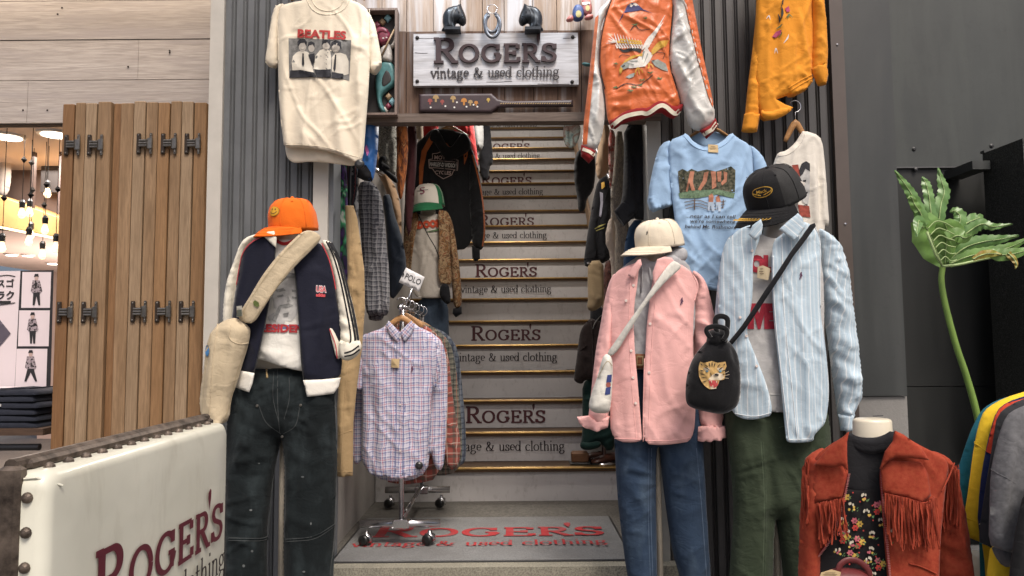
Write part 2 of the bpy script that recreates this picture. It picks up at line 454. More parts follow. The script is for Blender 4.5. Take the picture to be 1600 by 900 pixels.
# ---------------------------------------------------------------- serif lettering drawn with a broad pen
def arc(cx, cy, rx, ry, a0, a1, n=18):
    return [(cx+rx*math.cos(R(a0+(a1-a0)*i/n)), cy+ry*math.sin(R(a0+(a1-a0)*i/n))) for i in range(n+1)]
def spl(*p): return [tuple(q) for q in spline(np.array(p).reshape(-1, 2), 7)]
CAPS = {  # (advance, strokes); cap height 1
 'R': (.98, [[(.22, 0), (.22, 1)], [(.1, .95), (.5, .95)]+arc(.5, .73, .24, .22, 90, -90)+[(.22, .51)], [(.46, .5), (.84, .02)], [(.04, .035), (.42, .035)], [(.04, .965), (.25, .965)], [(.72, .035), (1.0, .035)]]),
 'O': (1.12, [arc(.56, .5, .44, .45, 0, 360, 40)]),
 'G': (1.10, [arc(.56, .5, .44, .45, 42, 352, 34), [(.88, .08), (.88, .46)], [(.68, .46), (1.02, .46)], [(.9, .68), (.9, .97)]]),
 'E': (.90, [[(.2, 0), (.2, 1)], [(.04, .955), (.78, .955)], [(.2, .5), (.6, .5)], [(.04, .045), (.82, .045)], [(.775, .955), (.775, .74)], [(.6, .38), (.6, .62)], [(.815, .045), (.815, .27)]]),
 'S': (.82, [spl((.70, .74), (.62, .9), (.42, .955), (.22, .9), (.14, .74), (.24, .6), (.42, .52), (.62, .43), (.71, .27), (.6, .1), (.4, .045), (.2, .1), (.1, .27)), [(.705, .7), (.705, .97)], [(.1, .03), (.1, .3)]]),
}
LOW = {  # x height 1
 'v': (.86, [[(.1, 1), (.45, .02)], [(.43, .02), (.78, 1)], [(-.02, .97), (.3, .97)], [(.6, .97), (.92, .97)]]),
 'i': (.42, [[(.21, 0), (.21, 1)], [(.03, .03), (.4, .03)], [(.04, .93), (.21, .98)], [(.2, 1.36), (.2, 1.54)]]),
 'n': (.98, [[(.22, 0), (.22, 1)], spl((.22, .72), (.36, .9), (.55, .96), (.7, .86), (.75, .65))+[(.75, 0)], [(.04, .03), (.42, .03)], [(.58, .03), (.95, .03)], [(.04, .93), (.22, .98)]]),
 't': (.58, [[(.23, 1.32), (.23, .25)]+spl((.23, .25), (.28, .08), (.42, .04), (.56, .14)), [(.02, .97), (.52, .97)]]),
 'a': (.84, [spl((.14, .78), (.24, .93), (.42, .97), (.56, .88), (.6, .7))+[(.6, .2)]+spl((.6, .2), (.66, .05), (.8, .08)), spl((.6, .6), (.34, .5), (.14, .34), (.12, .17), (.24, .03), (.44, .08), (.6, .24))]),
 'g': (.90, [arc(.40, .68, .27, .29, 0, 360, 24), [(.6, .88), (.74, .98), (.86, .95)], spl((.24, .43), (.13, .28), (.2, .14), (.42, .1), (.66, .06), (.78, -.1), (.7, -.32), (.42, -.44), (.16, -.38), (.07, -.22), (.18, -.05), (.32, .06))]),
 'e': (.82, [[(.1, .56), (.7, .56)]+arc(.42, .55, .31, .42, 2, 310, 26)]),
 'u': (.98, [[(.22, .98), (.22, .3)]+spl((.22, .3), (.27, .1), (.42, .03), (.6, .1), (.75, .3)), [(.75, .98), (.75, 0)], [(.04, .96), (.22, .96)], [(.57, .96), (.75, .96)], [(.75, .03), (.93, .03)]]),
 's': (.70, [spl((.56, .72), (.5, .9), (.34, .96), (.18, .88), (.14, .72), (.26, .58), (.46, .46), (.58, .28), (.5, .09), (.32, .03), (.16, .1), (.09, .3)), [(.57, .66), (.57, .94)], [(.09, .05), (.09, .34)]]),
 'd': (.98, [arc(.40, .49, .31, .45, 0, 360, 26), [(.75, 1.55), (.75, 0)], [(.57, 1.5), (.75, 1.53)], [(.75, .03), (.93, .03)]]),
 'c': (.80, [arc(.44, .5, .34, .45, 40, 318, 24), [(.68, .76), (.7, .86)]]),
 'l': (.42, [[(.21, 0), (.21, 1.55)], [(.03, .03), (.4, .03)], [(.04, 1.5), (.21, 1.53)]]),
 'o': (.92, [arc(.46, .5, .36, .46, 0, 360, 28)]),
 'h': (.98, [[(.22, 0), (.22, 1.55)], spl((.22, .72), (.36, .9), (.55, .96), (.7, .86), (.75, .65))+[(.75, 0)], [(.04, .03), (.42, .03)], [(.58, .03), (.95, .03)], [(.04, 1.5), (.22, 1.53)]]),
 '&': (1.50, [spl((1.2, .82), (1.1, .45), (.85, .12), (.5, .02), (.22, .15), (.18, .42), (.38, .68), (.64, .92), (.72, 1.2), (.58, 1.4), (.4, 1.34), (.36, 1.08), (.55, .72), (.85, .32), (1.12, .06), (1.38, .08)), [(1.0, .84), (1.38, .84)]]),
 ' ': (.55, []),
}
def pen(strokes, thick, thin, sc=1.0, ox=0, oy=0):
    out = []
    for st in strokes:
        p = np.array(st, float); seg = dens(p, .12, False) if len(p) == 2 else p
        t = np.gradient(seg, axis=0); ln = np.maximum(1e-9, np.hypot(*t.T)); t = t/ln[:, None]
        w = thin+(thick-thin)*np.abs(t[:, 1])**1.3
        nn = np.stack([-t[:, 1], t[:, 0]], 1)
        out.append(((seg+nn*w[:, None]/2)*sc+(ox, oy), (seg-nn*w[:, None]/2)*sc+(ox, oy)))
    return out
def logo():
    """ROGER'S in big and small capitals; R height 1, returns strips and total width"""
    out = []; x = 0
    for i, ch in enumerate("ROGER'S"):
        if ch == "'":
            out.append((np.array([(x-.135, 1.10), (x-.09, 1.14), (x-.03, 1.10), (x-.035, .95), (x-.10, .70)]), np.array([(x-.135, 1.10), (x-.175, 1.06), (x-.175, .96), (x-.14, .83), (x-.10, .70)])))
            continue
        sc = 1.0 if i == 0 else .74; adv, st = CAPS[ch]
        out += pen(st, .20 if i == 0 else .215, .10 if i == 0 else .115, sc, x, 0); x += adv*sc+.05
        if i == 0: x -= .03
    return out, x-.05
def words_(txt):
    out = []; x = 0
    for ch in txt:
        adv, st = LOW[ch]; out += pen(st, .19, .078, 1, x, 0); x += adv+.02
    return out, x
def place(mb, strips, fn, depth=0, nrm=None):
    for k, (a, b) in enumerate(strips):
        m = len(a); A = [Vector(fn(*p)) for p in a]; Bv = [Vector(fn(*p)) for p in b]
        if nrm is not None:
            e = nrm*(.00012*k); A = [p+e for p in A]; Bv = [p+e for p in Bv]
        V = A+Bv; F = [(i, m+i, m+i+1, i+1) for i in range(m-1)]
        if depth:
            V2 = [p-nrm*(depth) for p in V]; n = 2*m; V = V+V2
            F += [(i+1, m+i+1+0, m+i+1, i+1) for i in range(0)]
            F += [(i, i+1, n+i+1, n+i) for i in range(m-1)]+[(m+i+1, m+i, n+m+i, n+m+i+1) for i in range(m-1)]
            F += [(0, n, n+m, m), (m-1, 2*m-1, n+2*m-1, n+m-1)]
        mb.add(V, F)
    return mb
def lettering(which, origin, right, up, width, mat, parent, depth=0, name='lettering'):
    st, w = logo() if which == 'logo' else words_(which)
    s = width/w; o = Vector(origin); r = Vector(right); u = Vector(up); n = r.cross(u)
    return place(MB(), st, lambda x, y: o+r*(x*s)+u*(y*s), depth, n).build(name, mat, parent)
_fc = {}
def font2d(body, bold=.0, shear=0, space=1.0):
    """sans text from the built-in font -> 2D points (cap height ~ .73) and faces"""
    key = (body, bold, shear, space)
    if key not in _fc:
        cu = bpy.data.curves.new('t', 'FONT'); cu.body = body; cu.offset = bold; cu.shear = shear; cu.space_character = space; cu.resolution_u = 3
        ob = bpy.data.objects.new('t', cu); me = bpy.data.meshes.new_from_object(ob)
        v = np.array([tuple(p.co)[:2] for p in me.vertices]); f = [tuple(p.vertices) for p in me.polygons]
        bpy.data.objects.remove(ob); bpy.data.curves.remove(cu); bpy.data.meshes.remove(me)
        v = v-[v[:, 0].min(), 0]; _fc[key] = (v, f)
    return _fc[key]
def print_text(body, px, py, wpx, sf, mat, parent, hpx=None, rot=0, bold=.02, arch=None, off=.0045, name='lettering', shear=0, space=1.0):
    """text printed on a garment: left end of the baseline at (px, py), width wpx"""
    v, f = font2d(body, bold, shear, space); w = v[:, 0].max(); s = wpx/w; sy = (hpx/.73) if hpx else s
    x = v[:, 0]*s; y = v[:, 1]*sy
    if arch: y = y+arch*(1-(2*x/wpx-1)**2)
    c, sn = math.cos(R(rot)), math.sin(R(rot))
    q = np.stack([px+x*c+y*sn, py+x*sn-y*c], 1)
    return link(name, sf.w(q, off), f, mat, parent, smooth=False)
def flat_text(body, o, right, up, width, mat, parent, height=None, bold=.02, name='lettering', n_off=.001):
    v, f = font2d(body, bold); s = width/v[:, 0].max(); sy = height/.73 if height else s
    o = Vector(o); r = Vector(right); u = Vector(up); n = r.cross(u)
    return link(name, [tuple(o+r*(a*s)+u*(b*sy)+n*n_off) for a, b in v], f, mat, parent, smooth=False)
# ================================================================ setting
# ---- ground, landing
def concrete(name, c, speck=.35, sc=60):
    k = N(name); co = k.coord(); a = k.noise(co, 3, 6, .65); b = k.noise(co, sc, 5, .7)
    cc = k.ramp(a, [(.3, mul(c, .72)), (.7, mul(c, 1.2))]); cc = k.mix(k.ramp(b, [(.42, (0, 0, 0)), (.62, (1, 1, 1))]), cc, mul(c, 1-speck))
    return k.out(cc, .85, k.bump(b, .5, .004, k.bump(a, .3, .006)), 0, 0, .3)
GROUND = concrete('paving_stone', (.16, .155, .145)); LANDM = concrete('landing_concrete', (.13, .12, .105)); EDGEM = concrete('washed_concrete', (.30, .28, .22), .5, 130)
mb = MB(); mb.add([(-40, -40, 0), (40, -40, 0), (40, 40, 0), (-40, 40, 0)], [(0, 1, 2, 3)])
tag(mb.build('ground', GROUND), kind='structure')
LZ = .108
NOSE1Y, NOSE1Z, TR, RIS = 4.528, .313, .230, .185
mb = MB().box((-.90, 3.30, -.02), (.76, 4.60, LZ)); tag(mb.build('entrance_landing', LANDM), kind='structure')
mb = MB().box((-.90, 3.225, -.02), (.76, 3.299, LZ+.003)); tag(mb.build('entrance_kerb', EDGEM), kind='structure')

# ---- staircase
RISM = (lambda k: k.out(k.mix(k.ramp(k.noise(k.coord(scale=(1, 1, .5)), 28, 6, .7, .2), [(.54, (0, 0, 0)), (.76, (.55, .55, .55))]), k.ramp(k.noise(k.coord(), 2.5, 4), [(.3, (.46, .44, .43)), (.7, (.58, .555, .54))]), (.22, .19, .175)), .65, k.bump(k.noise(k.coord(), 40, 4), .15, .003), 0, 0, .3))(N('painted_riser'))
BRASS = plain('brass_edge', (.50, .32, .11), .34, .85, .3, 16, .15, 40, .5, 0, (.22, .13, .06), (.40, .72)); TREADM = wood('tread_wood', (.06, .035, .02), (.11, .065, .035), 1, 'X', .6)
st = thing('staircase', 'straight staircase of pale scuffed steps with brass edges and dark red lettering behind the doormat', 'staircase', (-.05, NOSE1Y, LZ))
for k in range(23):
    yn = NOSE1Y+TR*k; z1 = NOSE1Z+RIS*k; z0 = z1-RIS if k else LZ
    c = .000
    step = MB().box((-.84, yn+.022, z0-.002), (.73, yn+.042, z1-.03)).build('riser', RISM, st)
    MB().box((-.84, yn+.003, z1-.0295), (.73, yn+TR+.0215, z1-.004)).build('tread', TREADM, step)
    b = MB(); b.tube([(-.84, yn+.006, z1-.008), (.73, yn+.006, z1-.008)], .009, 8); b.box((-.84, yn+.006, z1-.0035), (.73, yn+.045, z1+.001)); b.build('nosing', BRASS, step)
    r3 = k % 3
    if k and r3 == 2 and k < 21: lettering('logo', (-.322, yn+.0205, z0+.030), (1, 0, 0), (0, 0, 1), .54, MAROON, step)
    if k and r3 == 1 and k < 21: lettering('vintage & used clothing', (-.43, yn+.0205, z0+.062), (1, 0, 0), (0, 0, 1), .76, DARKTX, step)

# ---- stairwell walls and ceiling
WALLM = plain('stairwell_paint', (.34, .315, .29), .8, 0, .12, 4, .2, 60)
CEILM = plain('stairwell_ceiling_paint', (.30, .29, .28), .85, 0, .08, 4)
def wall(name, a, b, mat, label, kind='wall'):
    o = MB().box(a, b).build(name, mat); return tag(o, label, kind)
wall('stairwell_wall', (-.96, 3.46, 0), (-.845, 10.2, 5.2), WALLM, 'stairwell wall on the left behind the racks of hanging clothes')
wall('stairwell_wall', (.735, 3.46, 0), (.86, 10.2, 5.2), WALLM, 'stairwell wall on the right behind black denim and fringed clothes')
wall('stairwell_end_wall', (-.845, 10.05, 3.5), (.735, 10.19, 5.2), WALLM, 'wall closing the stairwell at the top of the stairs')
mb = MB(); mb.add([(-.84, 3.5, 2.32), (.73, 3.5, 2.32), (.73, 4.6, 2.75), (-.84, 4.6, 2.75), (.73, 9.9, 6.2), (-.84, 9.9, 6.2)], [(0, 1, 2, 3), (3, 2, 4, 5)])
mb.add([(-.84, 3.5, 2.38), (.73, 3.5, 2.38), (.73, 4.6, 2.81), (-.84, 4.6, 2.81), (.73, 9.9, 6.26), (-.84, 9.9, 6.26)], [(3, 2, 1, 0), (5, 4, 2, 3)])
tag(mb.build('stairwell_ceiling', CEILM), 'sloping ceiling over the staircase', 'ceiling', kind='structure')
tag(MB().box((.705, NOSE1Y+.1, LZ), (.733, NOSE1Y+.16, LZ+.01)).build('skirting_block', TREADM), 'small dark skirting block at the foot of the right stairwell wall', 'skirting') if 0 else None
b = MB(); L = 20
b.add([(.712, NOSE1Y+.05, NOSE1Z+.02), (.732, NOSE1Y+.05, NOSE1Z+.02), (.732, NOSE1Y+TR*L, NOSE1Z+RIS*L), (.712, NOSE1Y+TR*L, NOSE1Z+RIS*L), (.712, NOSE1Y+.05, NOSE1Z+.2), (.732, NOSE1Y+.05, NOSE1Z+.2), (.732, NOSE1Y+TR*L, NOSE1Z+RIS*L+.18), (.712, NOSE1Y+TR*L, NOSE1Z+RIS*L+.18)],
      [(0, 3, 2, 1), (4, 5, 6, 7), (0, 1, 5, 4), (2, 3, 7, 6), (1, 2, 6, 5), (3, 0, 4, 7)])
tag(b.build('stair_string', wood('string_wood', (.20, .13, .08), (.30, .2, .12), 1, 'Y')), 'brown wooden string board running up the right side of the stairs', 'board')

# ---- corrugated pilasters
YF = 3.30
CORR = plain('corrugated_grey_paint', (.105, .109, .112), .45, 0, .10, 6, .05, 60, .45, grime=.3)
CORR2 = plain('corrugated_brown_grey_paint', (.064, .060, .057), .4, 0, .10, 6, .05, 60, .5, grime=.3)
TRIMW = plain('pale_trim_paint', (.47, .44, .39), .6, 0, .07, 8, .1); TRIMG = plain('grey_jamb_paint', (.15, .16, .17), .5, 0, .06, 8)
def corrugated(x0, x1, mat, name, label, per=.052, z1=3.4):
    xs = []; x = x0
    while x < x1:
        for dx, dy in ((0, 0), (per*.50, 0), (per*.60, .012), (per*.72, .012), (per*.80, .003), (per*.88, .012), (per*.93, .012)):
            if x+dx < x1: xs.append((x+dx, YF+dy))
        x += per
    xs.append((x1, YF)); n = len(xs)
    V = [(a, b, 0) for a, b in xs]+[(a, b, z1) for a, b in xs]
    F = [(i, i+1, n+i+1, n+i) for i in range(n-1)]
    V += [(x0, YF+.10, 0), (x1, YF+.10, 0), (x0, YF+.10, z1), (x1, YF+.10, z1)]; m = 2*n
    F += [(m+1, m, m+2, m+3), (m, 0, n, m+2), (n-1, m+1, m+3, 2*n-1)]
    F += [tuple(range(n, 2*n))+(m+3, m+2)]
    return tag(link(name, V, F, mat, smooth=False), label, 'wall')
xl = P(347, 300, YF)[0]; xlr = P(489, 300, YF)[0]; xr = P(1036, 300, YF)[0]; xrr = P(1302, 250, YF)[0]
XLL = P(325, 300, YF)[0]
corrugated(xl, xlr, CORR, 'corrugated_wall', 'grey corrugated metal wall behind the orange cap')
corrugated(xr, xrr, CORR2, 'corrugated_wall', 'dark corrugated metal wall behind the blue T-shirt and the striped shirt')
tag(MB().box((XLL, YF-.015, 0), (xl-.002, YF+.75, 3.4)).build('corner_trim', TRIMW), 'pale vertical corner trim between the slatted doors and the grey corrugated wall', 'trim')
xa, xb = P(490, 320, YF)[0], P(513, 320, YF)[0]
tag(MB().box((xa, YF-.012, 0), (xb, YF+.14, 2.6)).build('door_jamb', TRIMW), 'pale door jamb beside the tie-dye garment', 'jamb')
tag(MB().box((xb+.001, YF+.01, 0), (P(520, 320, YF)[0], YF+.15, 2.6)).build('door_jamb', TRIMG), 'narrow grey door jamb next to the tie-dye garment', 'jamb')
xc, xd = P(1012, 300, YF)[0], P(1034, 300, YF)[0]
tag(MB().box((xc, YF-.008, 0), (xd, YF+.16, 2.6)).build('door_jamb', plain('grey_beige_jamb', (.33, .32, .29), .55, 0, .06, 9)), 'pale grey door jamb left of the blue T-shirt', 'jamb')

# brown trim, flat dark panels and plinth on the right
BRN = plain('brown_metal_trim', (.085, .066, .056), .35, 0, .08, 9); DKP = plain('dark_grey_panel', (.036, .039, .038), .46, 0, .10, 2.2, .05, 30, .5, grime=.35)
DKP2 = plain('dark_green_grey_panel', (.042, .047, .044), .5, 0, .16, 1.8, .05, 30, .5, grime=.4); BLP = plain('blackish_panel', (.012, .013, .012), .5, 0, .15, 3, .05, 30, grime=.35)
x0 = xrr+.001; x1 = P(1323, 250, YF)[0]
t = thing('metal_trim', 'brown vertical metal trim along the edge of the corrugated wall', 'trim', (x0, YF, 0))
MB().box((x0, YF-.02, 0), (x1, YF+.12, 3.4)).build('strip', BRN, t)
for py in (70, 350): 
    c = P(1308+ (py-70)*.045, py, YF-.02); MB().ball(c, .006, 8, 6).build('screw', STEEL, t)
x2 = P(1417, 610, YF-.01)[0]; zb = P(1400, 618, YF)[2]
t = thing('wall_panel', 'tall flat dark grey panel right of the brown trim', 'panel', (x1, YF, zb))
MB().box((x1+.001, YF-.012, zb), (x2, YF+.5, 3.4)).build('sheet', DKP, t)
tag(MB().box((x1+.001, YF-.0, 0), (x2+.004, YF+.5, zb-.004)).build('plinth', concrete('plinth_concrete', (.27, .26, .245), .15, 80)), 'grey concrete plinth under the tall dark panel', 'plinth')
YR = YF+.42
zj = P(1460, 262, YR)[2]; zk = P(1470, 604, YR)[2]; xe = 4.6
t = thing('recessed_wall', 'dark grey metal clad wall behind the split green leaf', 'wall', (x2, YR, 0))
MB().box((x2+.001, YR-.012, zj+.003), (xe, YR+.1, 3.6)).build('upper_sheet', DKP2, t)
MB().box((x2+.001, YR, zk+.003), (xe, YR+.1, zj-.001)).build('middle_sheet', BLP, t)
MB().box((x2+.001, YR+.003, 0), (xe, YR+.1, zk-.001)).build('lower_sheet', BLP, t)
MB().box((x2+.001, YR-.016, zj-.004), (xe, YR-.0, zj+.0025)).build('joint_strip', plain('joint_metal', (.10, .10, .10), .4, .2), t)
for px, py in ((1428, 233), (1549, 228), (1431, 265), (1505, 265)):
    MB().lathe(P(px, py, YR-.012), [(.010, 0), (.010, .004), (.005, .007)], 12, axis=(0, -1, 0)).build('bolt', plain('bolt_grey', (.05, .05, .05), .35, .5), t)
GRAN = plain('black_granite', (.016, .017, .015), .55, 0, .6, 180, .4, 150, .6, 0, (.075, .08, .07), (.45, .7))
A = P(1535, 240, 3.55); Bq = P(1607, 212, 3.55*(538-240)/(538-212)+.01)
mb = MB(); zt = A[2]
V = [(A[0], 3.55, 0), (Bq[0]-.01, 3.28, 0), (Bq[0]+.9, 3.28, 0), (A[0]+.9, 3.55, 0)]
mb.add(V+[(a, b, zt) for a, b, c in V], [(0, 1, 5, 4), (1, 2, 6, 5), (2, 3, 7, 6), (3, 0, 4, 7), (4, 5, 6, 7)])
t = thing('stone_pier', 'black rough granite pier at the right edge behind the leaf', 'pier', (A[0], 3.4, 0))
mb.build('stone', GRAN, t)
MB().box((A[0]-.004, 3.53, zt-.0), (A[0]+.9, 3.56, zt+.012)).build('cap_strip', plain('pier_strip', (.04, .042, .04), .4), t)
mb = MB(); c = P(1527, 262, 3.5); mb.box((c[0]-.035, 3.48, c[2]-.012), (c[0]+.05, 3.71, c[2]+.03))
tag(mb.build('steel_bracket', DKP), 'small dark steel bracket between the clad wall and the granite pier', 'bracket')

# ---- header of weathered boards over the entrance
WOODH = wood('weathered_brown_board', (.075, .042, .028), (.15, .09, .06), .8, 'Z', .75, .6, (.27, .24, .23))
WOODHT = wood('lit_weathered_board', (.30, .20, .13), (.46, .40, .36), .8, 'Z', .75, .5, (.52, .50, .50))  # paler colour holds the spotlights' glow on the upper boards
zh0 = P(760, 178, YF)[2]; zh1 = P(760, 48, YF)[2]
t = thing('entrance_header', 'weathered vertical boards above the stairs carrying the shop sign', 'header', (-.1, YF, zh0))
x = P(517, 100, YF)[0]; xend = P(1030, 100, YF)[0]; i = 0
rng = random.Random(3)
while x < xend-.01:
    w = .10+rng.random()*.04; x2_ = min(x+w, xend)
    o = MB().box((x+.0015, YF+.004*(i % 2), zh0), (x2_-.0015, YF+.05, zh1)).build('board', WOODH, t)
    MB().box((x+.0015, YF+.004*(i % 2)+.012, zh1+.002), (x2_-.0015, YF+.06, 3.4)).build('lit_board', WOODHT, t)
    x += w; i += 1
MB().box((P(517, 100, YF)[0]+.01, YF+.0605, zh0), (xend-.01, YF+.075, 3.4)).build('backing', plain('header_light_block', (.03, .022, .018), .9), t)  # added behind the boards to stop lamp light leaking through the gaps
zl = P(760, 192, YF)[2]
MB().box((P(517, 180, YF)[0], YF-.02, zl), (xend, YF+.045, zh0-.001)).build('lintel', wood('lintel_wood', (.10, .07, .055), (.19, .15, .125), .8, 'X', .8, .4), t)
# ================================================================ left: neighbouring shop front
YP = 3.95
PLW = wood('whitewashed_board', (.34, .295, .265), (.46, .41, .375), .7, 'X', .8, .6, (.33, .29, .275), (.28, .25, .245))
t = thing('shop_fascia', 'whitewashed horizontal board fascia above the slatted wooden doors', 'fascia', (-2.6, YP, 2.2))
xr_ = P(332, 100, YP)[0]; ys = [192, 125, 62, 1, -62, -125]
zs = [P(160, y, YP)[2] for y in ys]
for i in range(5):
    z0, z1 = zs[i], zs[i+1]
    cuts = [-5.0, [-2.65, -2.05, -2.9, -2.3, -2.6][i], xr_]
    for a, b_ in zip(cuts[:-1], cuts[1:]):
        MB().box((a+.001, YP+.003*(i % 2), z0+.003), (b_-.001, YP+.06, z1-.002)).build('board', PLW, t)
MB().box((-5.0, YP+.02, zs[0]), (xr_, YP+.075, zs[5])).build('backing', plain('dark_backing', (.05, .04, .04), .9), t)
rng = random.Random(5); NAIL = plain('nail_rust', (.03, .02, .018), .7)
mb = MB()
for px, py in ((97, 12), (265, 79), (265, 82), (74, 172), (36, 172), (200, 104), (90, 22)):
    mb.ball(P(px, py, YP-.001), .005, 8, 5)
mb.build('knot', NAIL, t)
SIDE = plain('shop_side_wall', (.05, .045, .04), .8)
tag(MB().box((XLL-.05, YP+.08, 0), (XLL-.004, 9, 3.4)).build('shop_side_wall', SIDE), 'dark side wall of the neighbouring shop behind the slatted doors', 'wall')

t = thing('strip_lamp', 'warm strip lamp above the whitewashed fascia boards', 'lamp', (-2.6, 3.72, 3.16))
MB().box((-4.2, 3.70, 3.16), (-1.5, 3.76, 3.20)).build('housing', SIDE, t); MB().box((-4.19, 3.705, 3.152), (-1.51, 3.755, 3.1595)).build('diffuser', emit('strip_lamp_glow', (1, .78, .5), 3.0), t)
l_ = bpy.data.lights.new('strip_light', 'AREA'); l_.energy = 4; l_.color = (1, .80, .55); l_.shape = 'RECTANGLE'; l_.size = 2.6; l_.size_y = .05
o_ = bpy.data.objects.new('strip_light', l_); COL.objects.link(o_); o_.location = (-2.85, 3.73, 3.145); o_.rotation_euler = (R(25), 0, 0)
# ---- slatted folding doors with concealed hinges
YD = 3.62
OAKS = [wood('oak_slat_%s' % n, a, b, .9, 'Z', .6, .45) for n, a, b in (('brown', (.165, .082, .034), (.265, .145, .068)), ('honey', (.20, .122, .064), (.34, .22, .125)), ('pale', (.225, .15, .088), (.40, .285, .18)), ('amber', (.21, .115, .052), (.35, .205, .10)))]
HINGE = plain('hinge_steel', (.20, .185, .165), .36, .9, .25, 40); HDARK = plain('hinge_bronze', (.06, .045, .035), .45, .7, .2, 30)
xsT = [98, 117, 134, 152, 174, 188, 209, 228, 247, 266, 284, 303, 323]
zt = P(210, 158, YD)[2]
ds = [thing('slatted_folding_door', 'narrower slatted oak folding door of four boards beside the shop display', 'door', (P(135, 160, YD)[0], YD, 0)),
      thing('slatted_folding_door', 'wider slatted oak folding door of eight boards next to the pale corner trim', 'door', (P(248, 160, YD)[0], YD, 0))]
for i in range(12):
    d = ds[0 if i < 4 else 1]; x0, x1 = P(xsT[i]+.6, 160, YD)[0], P(xsT[i+1]-.9, 160, YD)[0]
    yo = YD+(.022 if i == 4 else .004*(i % 2)); zz = zt-(.012 if i < 1 else 0)-.004*(i % 3)
    MB().cbox(((x0+x1)/2, yo+.02, zz/2+.02), (x1-x0, .04, zz-.04), bev=.003).build('slat', OAKS[[0, 1, 2, 1, 0, 1, 2, 1, 3, 1, 2, 3][i]], d)
for i, d in enumerate(ds):
    x0, x1 = (P(99, 160, YD)[0], P(172, 160, YD)[0]) if i == 0 else (P(176, 160, YD)[0], P(322, 160, YD)[0])
    MB().box((x0, YD+.046, .1), (x1, YD+.056, zt-.08)).build('backing', plain('door_backing', (.03, .02, .015), .9), d)
def hinge(px, py, d):
    c = at(px, py, YD); h = HINGE
    m = MB(); m.cbox(c+Vector((-.030, -.006, 0)), (.022, .010, .105), bev=.004); p = m.build('hinge', HDARK, d)
    m = MB(); m.cbox(c+Vector((.030, -.005, 0)), (.013, .010, .108), bev=.003)
    m.cbox(c+Vector((.028, -.011, 0)), (.026, .012, .056), bev=.003)
    for k in (-1, 0, 1): m.tube([c+Vector((-.022, -.016, k*.013)), c+Vector((.018, -.018, k*.013))], .0065, 8)
    m.build('knuckle', h, p)
    m = MB()
    for sx in (-.030, .030):
        for sz in (-.042, .042): m.ball(c+Vector((sx, -.010, sz)), .0048, 8, 5)
    m.build('screws', plain('screw_head', (.16, .15, .14), .35, .8), p)
for px in (114, 150): hinge(px, 227, ds[0])
for px in (227, 265, 302): hinge(px, 225, ds[1])
for px in (103, 141): hinge(px, 488, ds[0])
for px in (218, 256, 293): hinge(px, 487, ds[1])

# ---- shop interior seen past the doors
ZC = zs[0]-.01
PINK = plain('shop_ceiling_paint', (.60, .50, .45), .8, 0, .04, 3)
tag(MB().box((-5.5, YP+.08, ZC+.09), (XLL-.06, 9, ZC+.15)).build('shop_ceiling', PINK), 'pale pinkish ceiling of the neighbouring shop', 'ceiling', kind='structure')
YM = 4.85  # a mirror's reflection is built here as real garments in a case
zA, zB = P(30, 228, YM)[2], P(30, 312, YM)[2]
ODISP = fab('display_white', (.55, .50, .46), var=.1)
t = thing('mirror_scene', 'mirror reflection of white garments built as a case above the wood beam in the neighbouring shop', 'cabinet', (-3.2, YM, zB))
MB().box((-5, YM+.5, zB-.1), (-2.4, YM+.54, ZC+.09)).build('back', plain('mirror_scene_brown', (.16, .11, .09), .6), t)
for px in (52, 95, 185):
    a = P(px, 270, YM); MB().box((a[0]-.008, YM-.01, zB-.1), (a[0]+.008, YM+.02, ZC+.09)).build('mullion', plain('mirror_scene_frame', (.10, .07, .06), .4, .3), t)
b0 = P(75, 262, YM+.3); MB().box((b0[0]-.10, YM+.38, b0[2]-.16), (b0[0]+.30, YM+.45, b0[2]+.14)).build('dark_box', plain('mirror_scene_dark', (.045, .04, .04), .5), t)
for nm, pts, lab in (('shirt', [(-8, 230), (12, 228), (18, 262), (14, 306), (-6, 306)], 'mirrored white shirt leftmost in the built reflection above the wood beam'),
                     ('shirt', [(117, 232), (134, 228), (139, 246), (128, 300), (114, 306), (118, 270)], 'mirrored white shirt in the middle of the built reflection above the wood beam'),
                     ('shirt', [(150, 232), (176, 228), (180, 280), (160, 308), (142, 290)], 'mirrored white shirt in the built reflection close to the slatted doors')):
    o, s = cloth(nm, pts, YM+.3, ODISP, T=.03, Rr=.04, back=.03, folds=[(.015, .04, .3, 0, 3)], res=.02); tag(o, lab, 'shirt')
k_ = plain('beam_wood', (.40, .24, .09), .5, 0, .2, 5)
p0, p1, p2, p3 = at(-30, 296, YM-.05), at(100, 344, YM-.05), at(100, 372, YM-.05), at(-30, 346, YM-.05)
e = at(240, 392, YM-.05); e2 = at(240, 400, YM-.05)
mb = MB(); q = [p0, p1, e, e2, p2, p3]
mb.add([tuple(v) for v in q]+[tuple(v+Vector((0, .6, 0))) for v in q], [(0, 5, 4, 1), (1, 4, 3, 2), (0, 1, 7, 6), (1, 2, 8, 7), (3, 4, 10, 9), (4, 5, 11, 10), (6, 7, 10, 11), (7, 8, 9, 10)])
tag(mb.build('wood_beam', k_), 'sloping wood clad beam lit from below in the neighbouring shop', 'beam')
